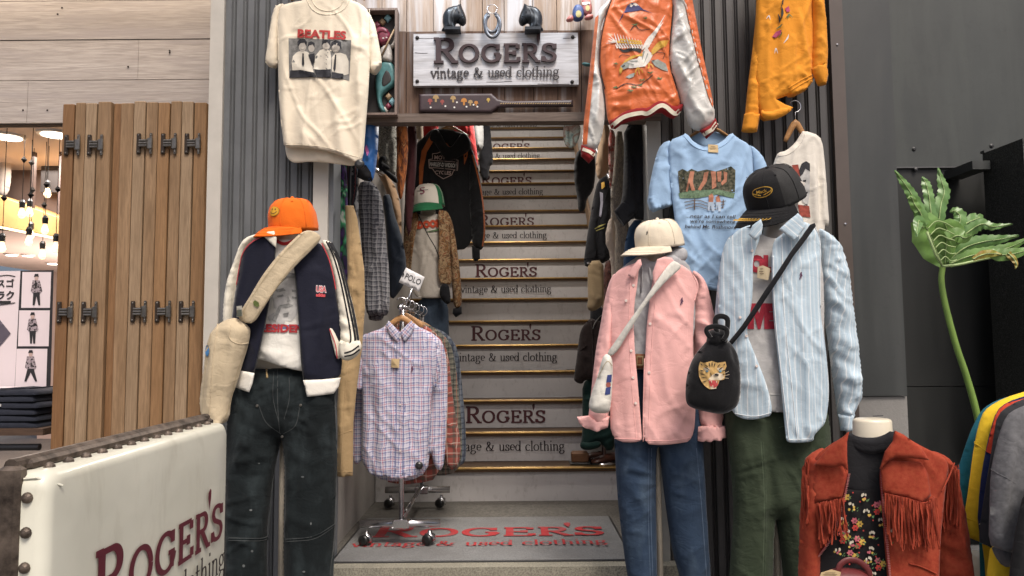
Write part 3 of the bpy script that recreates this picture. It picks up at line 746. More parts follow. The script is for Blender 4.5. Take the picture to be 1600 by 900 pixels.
# rooms beyond: the mirror image below the beam, built with real depth
tag(MB().box((-5.5, 8.6, 0), (XLL-.06, 8.7, 2.4)).build('mirrored_back_wall', plain('shop_back_paint', (.55, .42, .36), .8, 0, .05, 3)), 'pink back wall of the mirror image built in the neighbouring shop', 'wall')
tag(MB().box((-5.5, YM+.6, 1.93), (XLL-.06, 8.6, 1.97)).build('lower_ceiling', PINK), 'lower pink ceiling of the mirror image built at the back of the neighbouring shop', 'ceiling', kind='structure')
LAMPW = emit('downlight_glow', (1.0, .93, .82), 3.0); RIMW = plain('downlight_rim', (.75, .72, .68), .4)
def downlight(px, py, z, r, label):
    v = P(px, py, 1.0)-np.array([0, 0, CAMZ]); s = (z-CAMZ)/v[2]; c = Vector((v[0]*s, s, z))
    t = thing('downlight', label, 'downlight', c, 'downlights in the neighbouring shop')
    MB().lathe(c+Vector((0, 0, -.012)), [(r*.95, 0), (r*1.15, .0), (r*1.18, .012)], 24).build('rim', RIMW, t)
    MB().lathe(c+Vector((0, 0, -.016)), [(r*.9, 0), (r*.9, .003)], 24).build('lens', LAMPW, t)
    return c
c1 = downlight(12, 212, ZC+.09, .085, 'large round downlight at the left edge of the shop ceiling')
c2 = downlight(86, 208, ZC+.09, .085, 'large round downlight close to the top of the slatted doors')
for px, py, l in ((18, 397, 'small far downlight left of the others over the poster'), (44, 398, 'small far downlight over the right part of the poster'), (82, 411, 'small far downlight lowest and nearest the slatted doors')): downlight(px, py, 1.928, .05, l)
def lampat(name, loc, e, col, size=.3, rot=(0, 0, 0), spot=None, sy=None):
    l = bpy.data.lights.new(name, 'AREA'); l.energy = e; l.color = col; l.size = size
    if sy: l.shape = 'RECTANGLE'; l.size_y = sy
    o = bpy.data.objects.new(name, l); COL.objects.link(o); o.location = loc; o.rotation_euler = rot; return o
lampat('downlight_light', c1+Vector((0, 0, -.03)), 16, (1, .90, .84)); lampat('downlight_light', c2+Vector((.1, .25, -.03)), 16, (1, .90, .84))
lampat('shop_light', (-3.4, 6.8, 1.9), 60, (1, .82, .68), .6)
lampat('shop_fill_up', (-3.6, 7.0, 1.0), 40, (1, .78, .66), .8, (math.pi, 0, 0)); lampat('mirror_scene_fill', (-3.2, 4.95, ZC+.06), 6, (1, .88, .78), .5)  # added fill lights: brighten the rear ceiling and the mirrored shirts
str_ = MB(); str_.tube([p3+Vector((0, .02, -.012)), p2+Vector((0, .02, -.012)), e2+Vector((0, .02, -.012))], .008, 6); tag(str_.build('light_strip', emit('strip_glow', (1, .72, .38), 3.0), None, True), 'warm light strip along the lower edge of the sloping wood beam', 'lamp')
# pendant bulbs
CORD = plain('cord_black', (.01, .009, .008), .95, 0, .1, 20, spec=.05)
GLASS = emit('bulb_glow', (1.0, .74, .44), 1.0)
for px, py, yy, lab in ((34, 335, 4.45, 'upper left pendant bulb of a close pair'), (46, 333, 4.55, 'right pendant bulb of the close pair'), (74, 303, 4.7, 'highest pendant bulb close to the mirror reflection'),
                        (70, 360, 4.4, 'pendant bulb hanging below the wood beam by the slatted doors'), (45, 378, 4.3, 'low pendant bulb over the poster edge'), (66, 399, 4.6, 'lowest pendant bulb beside the slatted doors'),
                        (3, 388, 4.3, 'pendant bulb at the left edge of the photo'), (87, 388, 4.4, 'pendant bulb partly hidden by the slatted doors'), (48, 368, 4.75, 'pendant bulb just above another one over the poster')):
    c = at(px, py, yy); t = thing('pendant_bulb', lab, 'pendant lamp', c, 'pendant bulbs in the neighbouring shop')
    MB().lathe(c, [(.004, -.026), (.014, -.022), (.021, -.006), (.018, .010), (.011, .03), (.010, .04)], 14).build('bulb', GLASS, t)
    MB().lathe(c+Vector((0, 0, .04)), [(.015, 0), (.017, .035), (.010, .05)], 12).build('socket', PLASTIC, t)
    MB().tube([c+Vector((0, 0, .09)), (c.x, c.y, ZC+.09)], .0022, 6).build('cord', CORD, t)
    zz = c.z+.28+.1*((px*7) % 5)/5; MB().lathe((c.x, c.y, zz), [(.001, -.022), (.018, 0), (.001, .022)], 6).build('cord_stop', CORD, t)

# ---- poster board
YB = 4.15
PAPER = plain('poster_paper', (.72, .62, .64), .6, 0, .02, 4); INKP = plain('poster_ink', (.02, .018, .02), .6)
a, b_ = P(76, 423, YB), P(76, 640, YB); x0 = P(-60, 423, YB)[0]
t = thing('poster_board', 'white shop poster with black writing and three photos of a person in a checked shirt', 'poster', ((a[0]+x0)/2, YB, b_[2]))
MB().box((x0, YB, b_[2]), (a[0], YB+.02, a[2])).build('board', PAPER, t)
def pbox(pts, off=.003):
    w = [at(x, y, YB-off) for x, y in pts]; return w
mb = MB(); mb.add([tuple(v) for v in pbox([(32, 423), (84, 422), (78, 640), (21, 640)])], [(3, 2, 1, 0)]); fr = mb.build('photo_strip', INKP, t)
for (x0_, y0_, x1_, y1_, sh) in ((35, 425, 79, 481, 2), (30, 485, 77, 541, 2), (26, 545, 73, 612, 3)):
    mb = MB(); mb.add([tuple(v) for v in pbox([(x0_, y0_), (x1_+1, y0_), (x1_-1, y1_), (x0_-sh, y1_)], .006)], [(3, 2, 1, 0)]); ph = mb.build('photo', PAPER, fr)
SKN = plain('print_skin', (.5, .36, .32), .7)
for cx, cy, sp in ((57, 453, 2), (51, 513, 0), (48, 572, 6)):
    sfp = Surf(YB-.008)
    decal('printed_shirt', [[(cx-6, cy-15), (cx+5, cy-15), (cx+9, cy+2), (cx+6, cy+5), (cx-6, cy+5), (cx-9, cy+2)]], sfp, plain('printed_check_grey', (.09, .075, .08), .7, 0, .85, 90, 0, 80, .3, 0, (.34, .28, .30), (.44, .52)), fr, .0)
    decal('printed_trousers', [[(cx-5, cy+4), (cx+5, cy+4), (cx+4+sp, cy+24), (cx+1+sp, cy+24), (cx, cy+10), (cx-1-sp, cy+24), (cx-4-sp, cy+24)]], sfp, INKP, fr, .0006)
    decal('printed_head', [[(cx-3, cy-22), (cx+3, cy-22), (cx+2.5, cy-15), (cx-2.5, cy-15)]], sfp, SKN, fr, .0012)
    decal('printed_hair', [[(cx-4, cy-20), (cx-2, cy-25), (cx+3, cy-25), (cx+4, cy-20), (cx+1, cy-21)]], sfp, INKP, fr, .0018)
flat_text('スゴ', at(-5, 448, YB-.002), (1, 0, 0), (0, 0, 1), at(22, 446, YB).x-at(-5, 446, YB).x, INKP, t, bold=.03)
flat_text('ラク', at(-5, 467, YB-.002), (1, 0, 0), (0, 0, 1), at(22, 446, YB).x-at(-5, 446, YB).x, INKP, t, bold=.03)
sfp = Surf(YB-.002)
lines('rule', [([(-10, 433), (10, 430), (24, 432)], 1.4, 6), ([(-10, 478), (10, 475), (24, 473)], 1.4, 6)], sfp, INKP, t, .001)
decal('band', [[(-10, 464), (17, 464), (17, 469), (-10, 469)]], sfp, INKP, t, .001); bpy.data.objects.remove(bpy.data.objects['band'])
decal('caption_bar', [[(-10, 470), (17, 470), (17, 474.5), (-10, 474.5)]], Surf(YB-.002), INKP, t, .001)
decal('arrow', [[(-40, 498), (0, 500), (17, 521), (0, 541), (-40, 545)]], Surf(YB-.002), plain('arrow_grey', (.09, .075, .10), .6), t, .001)

# ---- table with folded jeans
YT = 4.0
ztop = P(40, 666, YT)[2]; xt = P(78, 668, YT)[0]
t = thing('display_table', 'dark table with black pipe legs carrying folded jeans', 'table', (xt-.5, YT, 0))
MB().box((xt-1.4, YT-.12, ztop-.035), (xt+.04, YT+.55, ztop)).build('table_top', wood('table_wood', (.05, .03, .02), (.10, .06, .04), 1, 'X'), t)
TPM = plain('table_pipe', (.02, .02, .022), .4, .4)
MB().tube([(xt-.30, YT-.08, .0), (xt-.30, YT-.08, ztop-.04)], .024, 10).build('leg', TPM, t)
MB().tube([(xt+.0, YT+.45, .0), (xt+.0, YT+.45, ztop-.04)], .024, 10).build('leg', TPM, t)
MB().tube([(xt-1.3, YT-.08, ztop-.10), (xt, YT-.08, ztop-.10)], .018, 10).build('rail', TPM, t)
MB().tube([(xt-1.3, YT-.08, ztop-.42), (xt-.2, YT-.08, ztop-.42)], .014, 10).build('rail', TPM, t)
MB().lathe((xt-.30, YT-.10, ztop-.10), [(.04, -.03), (.04, .03)], 14, axis=(0, 1, 0)).build('pipe_joint', TPM, t)
DEN = fab('raw_denim', (.014, .016, .024), var=.25, vs=20)
rng = random.Random(9)
for i in range(6):
    zc = ztop+.002+i*.034; dx = rng.uniform(-.012, .012); w = .40-.012*i
    x1_ = xt-.0+dx-.004*i; mb = MB(); n = 9
    # folded layers: rounded slab with slightly sagging edges
    V = []; F = []
    prof = [(-.5, .003), (-.497, .012), (-.48, .024), (-.3, .031), (0, .032), (.3, .030), (.46, .024), (.495, .013), (.5, .004)]
    for j in range(n):
        v = j/(n-1); yy = YT-.09+.30*v; kk = 1-.06*(2*v-1)**2
        for (u, h) in prof: V.append((x1_-w/2+u*w*kk, yy, zc+h*(1 if 0 < j < n-1 else .75)+.003*math.sin(9*u+4*v+i)))
    m = len(prof)
    for j in range(n-1):
        for q in range(m-1): F.append((j*m+q, j*m+q+1, (j+1)*m+q+1, (j+1)*m+q))
    b0 = len(V); V += [(v[0], v[1], zc) for v in V[:]]
    for j in range(n-1):
        F.append((j*m, (j+1)*m, b0+(j+1)*m, b0+j*m)); F.append(((j+1)*m+m-1, j*m+m-1, b0+j*m+m-1, b0+(j+1)*m+m-1))
    for q in range(m-1):
        F.append((q+1, q, b0+q, b0+q+1)); F.append(((n-1)*m+q, (n-1)*m+q+1, b0+(n-1)*m+q+1, b0+(n-1)*m+q))
    mb.add(V, F)
    lab = ['bottom', 'second lowest', 'third lowest', 'third highest', 'second highest', 'topmost'][i]
    o = mb.build('folded_jeans', DEN, None, True); tag(o, '%s pair of dark folded jeans in the stack on the shop table' % lab, 'jeans', 'folded jeans stacked on the shop table')
    if i in (1, 3): MB().cbox((x1_-w*.62, YT-.093, zc+.016), (.05, .004, .014)).build('label_tag', plain('jeans_label', (.45, .45, .43), .7), o)
    if i == 5:
        b_ = MB(); z = zc+.036; b_.add([(x1_-.36, YT-.04, z), (x1_-.20, YT-.06, z+.001), (x1_-.17, YT+.05, z+.002), (x1_-.32, YT+.07, z+.001)], [(0, 1, 2, 3)])
        b_.build('paper_label', PAPER, o)
        MB().tube([(x1_-.2, YT-.08, zc+.034), (x1_-.06, YT-.05, zc+.034), (x1_-.03, YT+.1, zc+.034)], .004, 6).build('waistband', DEN, o)

# ---- padded vinyl sign in the foreground
X0, X1, ZT = -.985, -.845, .84; Ya, Yb = 1.36, 2.215
k = N('cream_vinyl'); co = k.coord(); VIN = k.out(k.mix(k.ramp(k.noise(k.coord(scale=(1, 1, .35)), 11, 6, .68, .5), [(.52, (0, 0, 0)), (.76, (.35, .35, .35))]), k.ramp(k.noise(co, 3, 5), [(.3, (.59, .58, .48)), (.7, (.69, .68, .58))]), (.34, .31, .23)), .33, k.bump(k.noise(co, 4, 3), .25, .02, k.bump(k.noise(co, 160, 3), .08, .001)), 0, 0, .5, .15)
RUST = plain('rusted_steel', (.045, .033, .026), .5, .6, .35, 26, .4, 60, .5, 0, (.19, .15, .12), (.28, .66))
t = thing('vinyl_sign', 'padded cream vinyl sign with rusted steel band, studs and dark red shop lettering', 'sign', ((X0+X1)/2, (Ya+Yb)/2, 0))
def padded(x0, x1, side):
    """half of the padded box: rounded towards the outer face"""
    V = []; F = []; r = .024; ny = 40; prof = []
    # cross-section around (y,z) rectangle -> build as superellipse rings
    rings = []
    for i in range(9):
        a = i/8*math.pi/2; dx = math.sin(a); ins = r*(1-math.cos(a))
        xx = (x1-r+r*dx) if side > 0 else (x0+r-r*dx)
        rings.append((xx, ins))
    base = (x0 if side > 0 else x1, 0)
    rings = [base]+rings
    def loop(ins):
        rr = .032; y0, y1, z0, z1 = Ya+ins, Yb-ins, .04+ins, ZT-ins; L = []
        for cy, cz, a0 in ((y1-rr, z1-rr, 0), (y0+rr, z1-rr, 90), (y0+rr, z0+rr, 180), (y1-rr, z0+rr, 270)):
            for j in range(7):
                a = R(a0+j*15); L.append((cy+rr*math.cos(a), cz+rr*math.sin(a)))
        return L
    n = 28
    for xx, ins in rings:
        for (y, z) in loop(ins): V.append((xx, y, z))
    for i in range(len(rings)-1):
        for j in range(n):
            f = (i*n+j, i*n+(j+1) % n, (i+1)*n+(j+1) % n, (i+1)*n+j); F.append(f if side > 0 else f[::-1])
    # outer face: gently pillowed
    lst = (len(rings)-1)*n; cyy, czz = (Ya+Yb)/2, (ZT+.04)/2; prev = lst
    for s_, bl in ((.93, .003), (.8, .005), (.5, .006), (.2, .007)):
        s0 = len(V)
        for j in range(n):
            y, z = V[lst+j][1], V[lst+j][2]
            V.append((V[lst][0]+side*bl, cyy+(y-cyy)*s_, czz+(z-czz)*s_))
        for j in range(n):
            f = (prev+j, prev+(j+1) % n, s0+(j+1) % n, s0+j); F.append(f if side > 0 else f[::-1])
        prev = s0
    f = tuple(prev+j for j in range(n)); F.append(f if side > 0 else f[::-1])
    return V, F
xm = (X0+X1)/2
V, F = padded(xm+.001, X1, 1); link('padded_side', V, F, VIN, t)
V, F = padded(X0, xm-.001, -1); link('padded_side', V, F, VIN, t)
mb = MB(); bw = .021
for (y0, z0, y1, z1) in ((Ya-.010, .0, Ya+.02, ZT+.012), (Yb-.02, .0, Yb+.010, ZT+.012)): MB().cbox((xm, (y0+y1)/2, (z0+z1)/2), (bw*2, y1-y0, z1-z0), bev=.007).build('end_band', RUST, t)
mb = MB(); mb.cbox((xm, (Ya+Yb)/2, ZT+.008), (bw*2-.004, Yb-Ya-.05, .022), bev=.007); 
mb.tube([(xm, Ya, ZT+.012), (xm, Yb, ZT+.012)], .013, 10); mb.build('top_band', RUST, t)
for sx in (-1, 1):
    for i in range(9):
        c = Vector((xm+sx*.033, Ya-.001, ZT-.045-.062*i)); MB().lathe(c, [(.0105, 0), (.0095, .004), (.006, .008), (.001, .0095)], 12, axis=(0, -1, 0)).build('stud', RUST, t)
    for i in range(13):
        c = Vector((xm+sx*.033, Ya+.06+.0605*i, ZT+.0)); MB().lathe(c, [(.0105, 0), (.0095, .004), (.006, .008), (.001, .0095)], 12, axis=(0, 0, 1)).build('stud', RUST, t)
mb = MB()
mb.tube([(xm+.022, Ya+.004, ZT-.012), (xm+.045, Ya+.004, ZT-.010), (X1-.015, Ya+.012, ZT-.016), (X1+.004, Ya+.035, ZT-.03)], .0022, 6); mb.build('piping', VIN, t)
PRM = plain('sign_maroon_print', (.10, .008, .02), .5)
lettering('logo', (X1+.009, 1.50, .522), (0, 1, 0), (0, 0, 1), .65, PRM, t)
lettering('vintage & used clothing', (X1+.009, 1.26, .428), (0, 1, 0), (0, 0, 1), .90, DARKTX, t)
# ================================================================ garment helpers
def hang(seed, a=.007, lu=.085, ang=0): a *= 1.35; return [(a, lu, .7, ang, seed, 'd'), (a*.5, lu*.55, .4, ang+6, seed+1), (a*.75, .10, .5, ang-12, seed+2, 'c'), (a*.55, .09, .30, ang+32, seed+3, 'c'), (a*.4, .06, .16, ang-55, seed+4, 'c')]
def crum(seed, a=.006, ang=20, l=.06): a *= 1.2; return [(a, l*1.2, l*2.4, ang, seed), (a*.8, l*1.4, l*3.4, ang-45, seed+1, 'c'), (a*.6, l, l*2.2, ang+35, seed+2, 'c')]
def slv(seed, a=.007, ang=70): a *= 1.4; return [(a*.8, .055, .16, ang, seed), (a, .075, .18, ang-12, seed+1, 'c'), (a*.8, .07, .22, ang-60, seed+2, 'c'), (a*.5, .05, .12, ang+25, seed+3, 'c')]
def legf(seed, a=.008): a *= 1.3; return [(a*.8, .075, .6, 3, seed), (a*.8, .09, .22, 64, seed+1, 'c'), (a*.6, .08, .25, -58, seed+2, 'c'), (a*.45, .06, .3, 15, seed+3, 'c')]
def buttons(pts, sf, mat, parent, r=.0055, off=.002):
    for p in pts:
        c = sf.w([p], off)[0]; MB().lathe(c, [(r, 0), (r, .002), (r*.7, .0026), (r*.6, .0018)], 12, axis=(0, -1, 0)).build('button', mat, parent)
def sec_tag(px, py, sf, parent, r=.016):
    c = sf.w([(px, py)], .004)[0]; MB().lathe(c, [(r, -.006), (r*1.02, .004), (r*.8, .010), (r*.45, .013)], 20, axis=(0.1, -1, .1)).build('security_tag', PLASTIC, parent)
def paper_tag(pts, sf, parent, off=.012, mat=None):
    w = sf.w(pts, off); V = [tuple(p) for p in w]+[(p[0], p[1]+.0015, p[2]) for p in w]
    n = len(pts); o = link('price_tag', V, [tuple(range(n)), tuple(range(2*n-1, n-1, -1))]+[(i, (i+1) % n, n+(i+1) % n, n+i) for i in range(n)], mat or TAGM, parent, smooth=False)
    c = w.mean(0); wd = abs(w[:, 0].max()-w[:, 0].min()); hh = w[:, 2].max()-w[:, 2].min()
    mb = MB()
    for i, (f, l) in enumerate(((.25, .5), (.0, .7), (-.22, .6))):
        z = c[2]+hh*f*.7; mb.add([(c[0]-wd*l*.5, c[1]-.0012, z), (c[0]+wd*l*.4, c[1]-.0012, z), (c[0]+wd*l*.4, c[1]-.0012, z+hh*.05), (c[0]-wd*l*.5, c[1]-.0012, z+hh*.05)], [(0, 1, 2, 3)])
    mb.build('print', plain('tag_print', (.16, .11, .06), .8), o)
    return o
def hanger(label, px, py, Y, half, drop, hook=26, group='wooden hangers', rot=0):
    """px,py: centre where the hook enters; half: half width px; drop: px the arms fall"""
    c = at(px, py, Y); m = mpp(Y); t = thing('clothes_hanger', label, 'hanger', c, group)
    ca, sa = math.cos(R(rot)), math.sin(R(rot))
    f = lambda x, z: (c.x+x*ca, c.y+x*sa+.006*abs(x)/(half*m), c.z+z)
    pts = [f(u*half*m, -drop*m*(abs(u)**1.25)-.004) for u in np.linspace(-1, 1, 17)]
    rr = [.009+.006*(1-abs(u))**.5 for u in np.linspace(-1, 1, 17)]
    MB().tube(pts, rr, 10, True, .55).build('arms', HANG, t, True)
    hk = [f(0, .006), f(0, hook*m*.45)]+[f(hook*m*.28*math.sin(a)-0, hook*m*.45+hook*m*.28*(1-math.cos(a))) for a in np.linspace(.3, 4.2, 12)]
    MB().tube(hk, .0024, 8).build('hook', STEEL, t, True); return t
class Cap:
    def __init__(s, name, label, px, py, Y, w, yaw, pitch=0, roll=0, H=.62, L=1.12, cat='cap'):
        s.c = at(px, py, Y); s.t = thing(name, label, cat, s.c); s.w = w; s.H = H*w; s.a = w/2; s.b = w/2*L
        f = Vector((-math.sin(R(yaw)), -math.cos(R(yaw)), 0)); u = Vector((0, 0, 1)); r = u.cross(f)*-1
        q = Matrix.Rotation(R(-pitch), 3, r); f = q @ f; u = q @ u
        q = Matrix.Rotation(R(roll), 3, f); r = q @ r; u = q @ u; s.f, s.u, s.r = f, u, r
    def dome(s, th, ph, off=0):
        """th: degrees from the front towards the wearer's... +r side; ph: degrees up"""
        t, p = R(th), R(ph); k = max(0, math.cos(p))**.5; hh = s.H*(math.sin(p)**.92 if p > 0 else p)
        seam = 1-.010*max(0, 1-abs(((th % 60)+60) % 60-0)/3.5)
        front = 1+.05*math.cos(t)*math.sin(2*p)
        d = s.r*(s.a*math.sin(t)*k*seam*front)+s.f*(s.b*math.cos(t)*k*seam*front)+s.u*hh
        wr = .0022*perlin(np.array([th/14.]), np.array([ph/18.]), 3)[0]
        return s.c+d*(1+(off+wr)/max(d.length, .02))
    def crown(s, mat, back=None, split=75, notch=False):
        n = 72; ph = [-6, 0, 6, 14, 22, 30, 38, 46, 54, 62, 70, 77, 83, 87]; V = []; F = []; fm = []
        for p in ph:
            for j in range(n): V.append(tuple(s.dome(360*j/n, p)))
        top = s.c+s.u*s.H; V.append(tuple(top))
        for i in range(len(ph)-1):
            for j in range(n):
                F.append((i*n+j, i*n+(j+1) % n, (i+1)*n+(j+1) % n, (i+1)*n+j)); a = 360*(j+.5)/n; a = min(a, 360-a)
                fm.append(1 if (back and a > split) else 0)
        k = (len(ph)-1)*n
        for j in range(n): F.append((k+j, k+(j+1) % n, len(V)-1)); fm.append(0)
        # inner lining
        m0 = len(V); mm = len(ph)
        for p in ph:
            for j in range(n): V.append(tuple(s.dome(360*j/n, p, -.004)))
        for i in range(mm-1):
            for j in range(n): F.append((m0+i*n+j, m0+(i+1)*n+j, m0+(i+1)*n+(j+1) % n, m0+i*n+(j+1) % n)); fm.append(0)
        for j in range(n): F.append((j, m0+j, m0+(j+1) % n, (j+1) % n)); fm.append(0)
        o = link('crown', V, F, mat, s.t, mats=[mat, back or mat], fmat=fm)
        MB().ball(top+s.u*.001, .0075, 12, 8).build('button', mat, o, True)
        mb = MB()
        for a in (30, 90, 150, 210, 270, 330):
            mb.tube([s.dome(a, p, .0012) for p in range(0, 88, 6)], .0011, 5)
        mb.build('seam', mat, o, True)
        for a in (60, 0, -60, 120, -120):
            if a: c = s.dome(a, 58, .0015); mb2 = MB().lathe(c, [(.0042, 0), (.0042, .0012), (.0018, .0016)], 10, axis=tuple((c-s.c).normalized())); mb2.build('eyelet', mat, o, True)
        s.o = o; return o
    def brim(s, mat, ext=.42, droop=.16, slope=.12, under=None, wide=78, name='brim'):
        n, m = 29, 7; V = []; F = []; E = ext*s.w
        for lay in (0, 1):
            for i in range(m):
                v = i/(m-1)
                for j in range(n):
                    a = -wide+2*wide*j/(n-1); t = R(a); e = E*max(0, math.cos(R(a*90/wide)))**.55*v
                    x = s.a*.985*math.sin(t)*(1+.10*v); y = s.b*.985*math.cos(t)+e
                    z = -droop*s.w*(math.sin(t)**2)*(.35+.65*v)-slope*s.w*v*v*math.cos(t)-.003*lay+.004
                    V.append(tuple(s.c+s.r*x+s.f*y+s.u*z))
        for lay in (0, 1):
            for i in range(m-1):
                for j in range(n-1):
                    a = lay*n*m+i*n+j; f = (a, a+n, a+n+1, a+1); F.append(f if lay == 0 else f[::-1])
        k = n*m
        for j in range(n-1): F.append(((m-1)*n+j, (m-1)*n+j+k, (m-1)*n+j+1+k, (m-1)*n+j+1))
        o = link(name, V, F, mat, s.t)
        mb = MB()
        for q in range(2, m):
            mb.tube([Vector(V[q*n+j])+s.u*.0008 for j in range(2, n-2)], .0008, 5)
        mb.build('stitching', mat, o, True); return o
    def spot(s, th, ph, u, v, off=.003):
        """point u,v metres right/up of the dome point (th, ph), as the viewer sees it"""
        return s.dome(th-math.degrees(u/s.a)*1.0, ph+math.degrees(v/(s.H*1.1)), off)
    def patch(s, name, th, ph, outline, mat, off=.002, parent=None, fine=.006):
        p = dens(np.asarray(outline, float), fine); a = 0.5*np.sum(p[:, 0]*np.roll(p[:, 1], -1)-np.roll(p[:, 0], -1)*p[:, 1])
        v, f, rim = tri2d(p if a > 0 else p[::-1], fine)
        return link(name, [tuple(s.spot(th, ph, x, y, off)) for x, y in v], f, mat, parent or s.o)
    def text(s, th, ph, body, w, mat, off=.003, bold=.02, h=None, dx=0, dy=0):
        v, f = font2d(body, bold); k = w/v[:, 0].max(); ky = h/.73 if h else k
        return link('lettering', [tuple(s.spot(th, ph, a*k-w/2+dx, b*ky+dy, off)) for a, b in v], f, mat, s.o, smooth=False)
def ell(cx, cy, rx, ry, n=20, a0=0): return [(cx+rx*math.cos(2*math.pi*i/n+a0), cy+ry*math.sin(2*math.pi*i/n+a0)) for i in range(n)]
def neck(t, px, y0, y1, Y, r0, r1, mat, top=None, name='neck', sy=1.0, lean=0):
    a, b = at(px, y1, Y), at(px+lean, y0, Y); h = b.z-a.z
    prof = [(r1*1.35, -.04), (r1*1.1, 0), (r1*.98, h*.2), ((r0+r1)/2*.97, h*.5), (r0, h*.82)]+(top or [(r0*1.02, h*.96), (r0*.9, h), (r0*.4, h+.003)])
    m = MB(); m.lathe(a, prof, 28, 1, sy)
    if lean:
        dx = b.x-a.x; m.V = [(x+dx*max(0, (z-a.z)/h), y, z) for x, y, z in m.V]
    return m.build(name, mat, t, True)
def stand(t, px, Y, ztop, r=.16):
    c = at(px, 700, Y); MB().lathe((c.x, Y+.05, 0), [(r, 0), (r, .008), (r*.2, .016), (.014, .03)], 28).build('stand_base', STEEL, t, True)
    MB().tube([(c.x, Y+.05, .01), (c.x, Y+.05, ztop)], .013, 12).build('stand_pole', plain('stand_pole_paint', (.45, .40, .32), .5), t, True)
def bodyform(t, pts, Y, mat, T=.07, name='torso_form'):
    return cloth(name, pts, Y, mat, t, T=T, Rr=.10, back=T, res=.025, smooth=2)[0]
def shifted(pts, dx=0, dy=0): return [(x+dx, y+dy) for x, y in pts]
# ================================================================ mannequin in track jacket (left)
YA = 2.87
t = thing('mannequin', 'headless white mannequin under the orange cap and navy track jacket', 'mannequin', at(442, 700, YA).xy.to_3d())
neck(t, 444, 345, 386, YA, .048, .052, SKIN)
bodyform(t, [(425, 385), (465, 385), (505, 400), (515, 460), (505, 590), (380, 590), (375, 460), (390, 400)], YA+.01, SKIN, .055)
stand(t, 436, YA, 1.0)
BA = torso(445, 105, .10, YA)
NAVY = fab('navy_jersey', (.0075, .0085, .019), .75, .12, 7, .25, 300, .25); IVORY = fab('ivory_jersey', (.66, .62, .52), .75, .05, 7, .2, 250, .15)
REDP = plain('red_piping', (.45, .05, .06), .7)
# T-shirt
TEE = fab('white_jersey', (.66, .64, .58), .9, .05)
tee, ts = cloth('printed_t_shirt', [(424, 374), (462, 374), (500, 395), (520, 420), (515, 572), (478, 582), (440, 573), (405, 560), (372, 566), (370, 420), (395, 388)], YA, TEE, B=BA, folds=hang(11, .008)+[(.006, .05, .2, 70, 4)], creases=[(405, 545, 470, 556, 7, .006), (400, 530, 460, 575, 6, .005), (440, 530, 470, 540, 6, .004)])
tag(tee, 'white T-shirt with a grey face print and red lettering under the navy track jacket', 't-shirt')
REDN = fab('red_rib', (.42, .03, .03))
lines('neckband', [([(426, 372), (444, 381), (464, 374)], 5, 8)], ts, REDN, tee, .003)
GREY1 = plain('print_grey', (.26, .26, .25), .9, 0, .35, 60); GREY2 = plain('print_pale_grey', (.47, .46, .44), .9, 0, .15, 60)
decal('print', [[(425, 452), (435, 438), (455, 430), (466, 440), (467, 470), (464, 492), (455, 503), (440, 500), (428, 480)], [(418, 495), (432, 486), (446, 503), (440, 512), (424, 508)]], ts, GREY2, tee)
decal('print', [[(430, 453), (443, 450), (447, 454), (434, 457)], [(456, 452), (466, 454), (466, 458), (457, 456)], [(433, 462), (442, 460), (444, 463), (435, 465)], [(456, 463), (465, 464), (464, 467), (457, 466)],
                [(437, 477), (452, 474), (459, 477), (450, 481), (438, 481)], [(450, 462), (454, 470), (449, 472)], [(425, 500), (436, 478), (440, 480), (431, 503)], [(443, 490), (452, 488), (450, 494), (444, 495)], [(430, 436), (446, 425), (464, 428), (466, 436), (448, 433), (434, 446)]], ts, GREY1, tee, .0022)
BLUEP = plain('blue_print', (.05, .09, .30), .85, 0, .3, 60)
print_text('RESIDENT', 405, 518, 82, ts, REDTX, tee, hpx=12, bold=.05, rot=1)
lines('stripe', [([(405, 509.5), (470, 508.5)], 1.6), ([(405, 513.2), (470, 512.4)], 1.6)], ts, BLUEP, tee, .0028)
# trousers
FADE = fab('washed_black_canvas', (.0075, .0105, .0115), .95, .3, 6, .5, 140, .06, (.030, .040, .043))
tr, ps = cloth('work_trousers', [(362, 596), (380, 578), (445, 572), (505, 578), (522, 596), (527, 640), (527, 700), (524, 825), (518, 955), (444, 955), (443.5, 825), (446, 741), (442.5, 690), (440, 684), (436, 700), (430, 724), (420, 790), (416, 840), (418, 955), (352, 955), (355, 830), (354, 700), (357, 636)], YA-.01, FADE, T=.085, Rr=.095, back=.06, folds=legf(21, .009), smooth=1,
    open=[(355, 955, 520, 955)], creases=[(375, 716, 425, 706, 8, .010), (372, 735, 424, 744, 8, -.009), (380, 690, 430, 690, 9, .008), (460, 700, 500, 720, 9, .008), (455, 760, 470, 720, 8, .007), (440, 600, 441, 680, 3, .008), (384, 640, 436, 672, 6, .006), (450, 672, 505, 640, 6, .006), (365, 800, 415, 790, 7, .006), (450, 800, 510, 815, 7, .006)])
tag(tr, 'faded black double-knee work trousers below the navy track jacket', 'trousers')
THR = fab('grey_thread', (.045, .05, .05))
lines('stitching', [([(404, 632), (416, 660), (439, 678)], 1.1, 8), ([(443, 678), (462, 664), (469, 632)], 1.1, 8), ([(357, 840), (418, 842)], 1.2), ([(357, 844), (418, 846)], 1.0), ([(446, 842), (490, 838), (521, 820)], 1.2, 6), ([(446, 846), (490, 842), (521, 824)], 1.0, 6), ([(442, 690), (447, 745), (445, 840)], 1.1, 8), ([(439, 690), (428, 740), (419, 838)], 1.1, 8), ([(434, 576), (434, 630), (437, 676)], 1.0, 6), ([(428, 580), (427, 622), (436, 660)], .9, 6), ([(452, 590), (452, 624), (444, 655)], .9, 6), ([(521, 610), (524, 690), (521, 830), (515, 900)], 1.0, 6)], ps, THR, tr, .001)
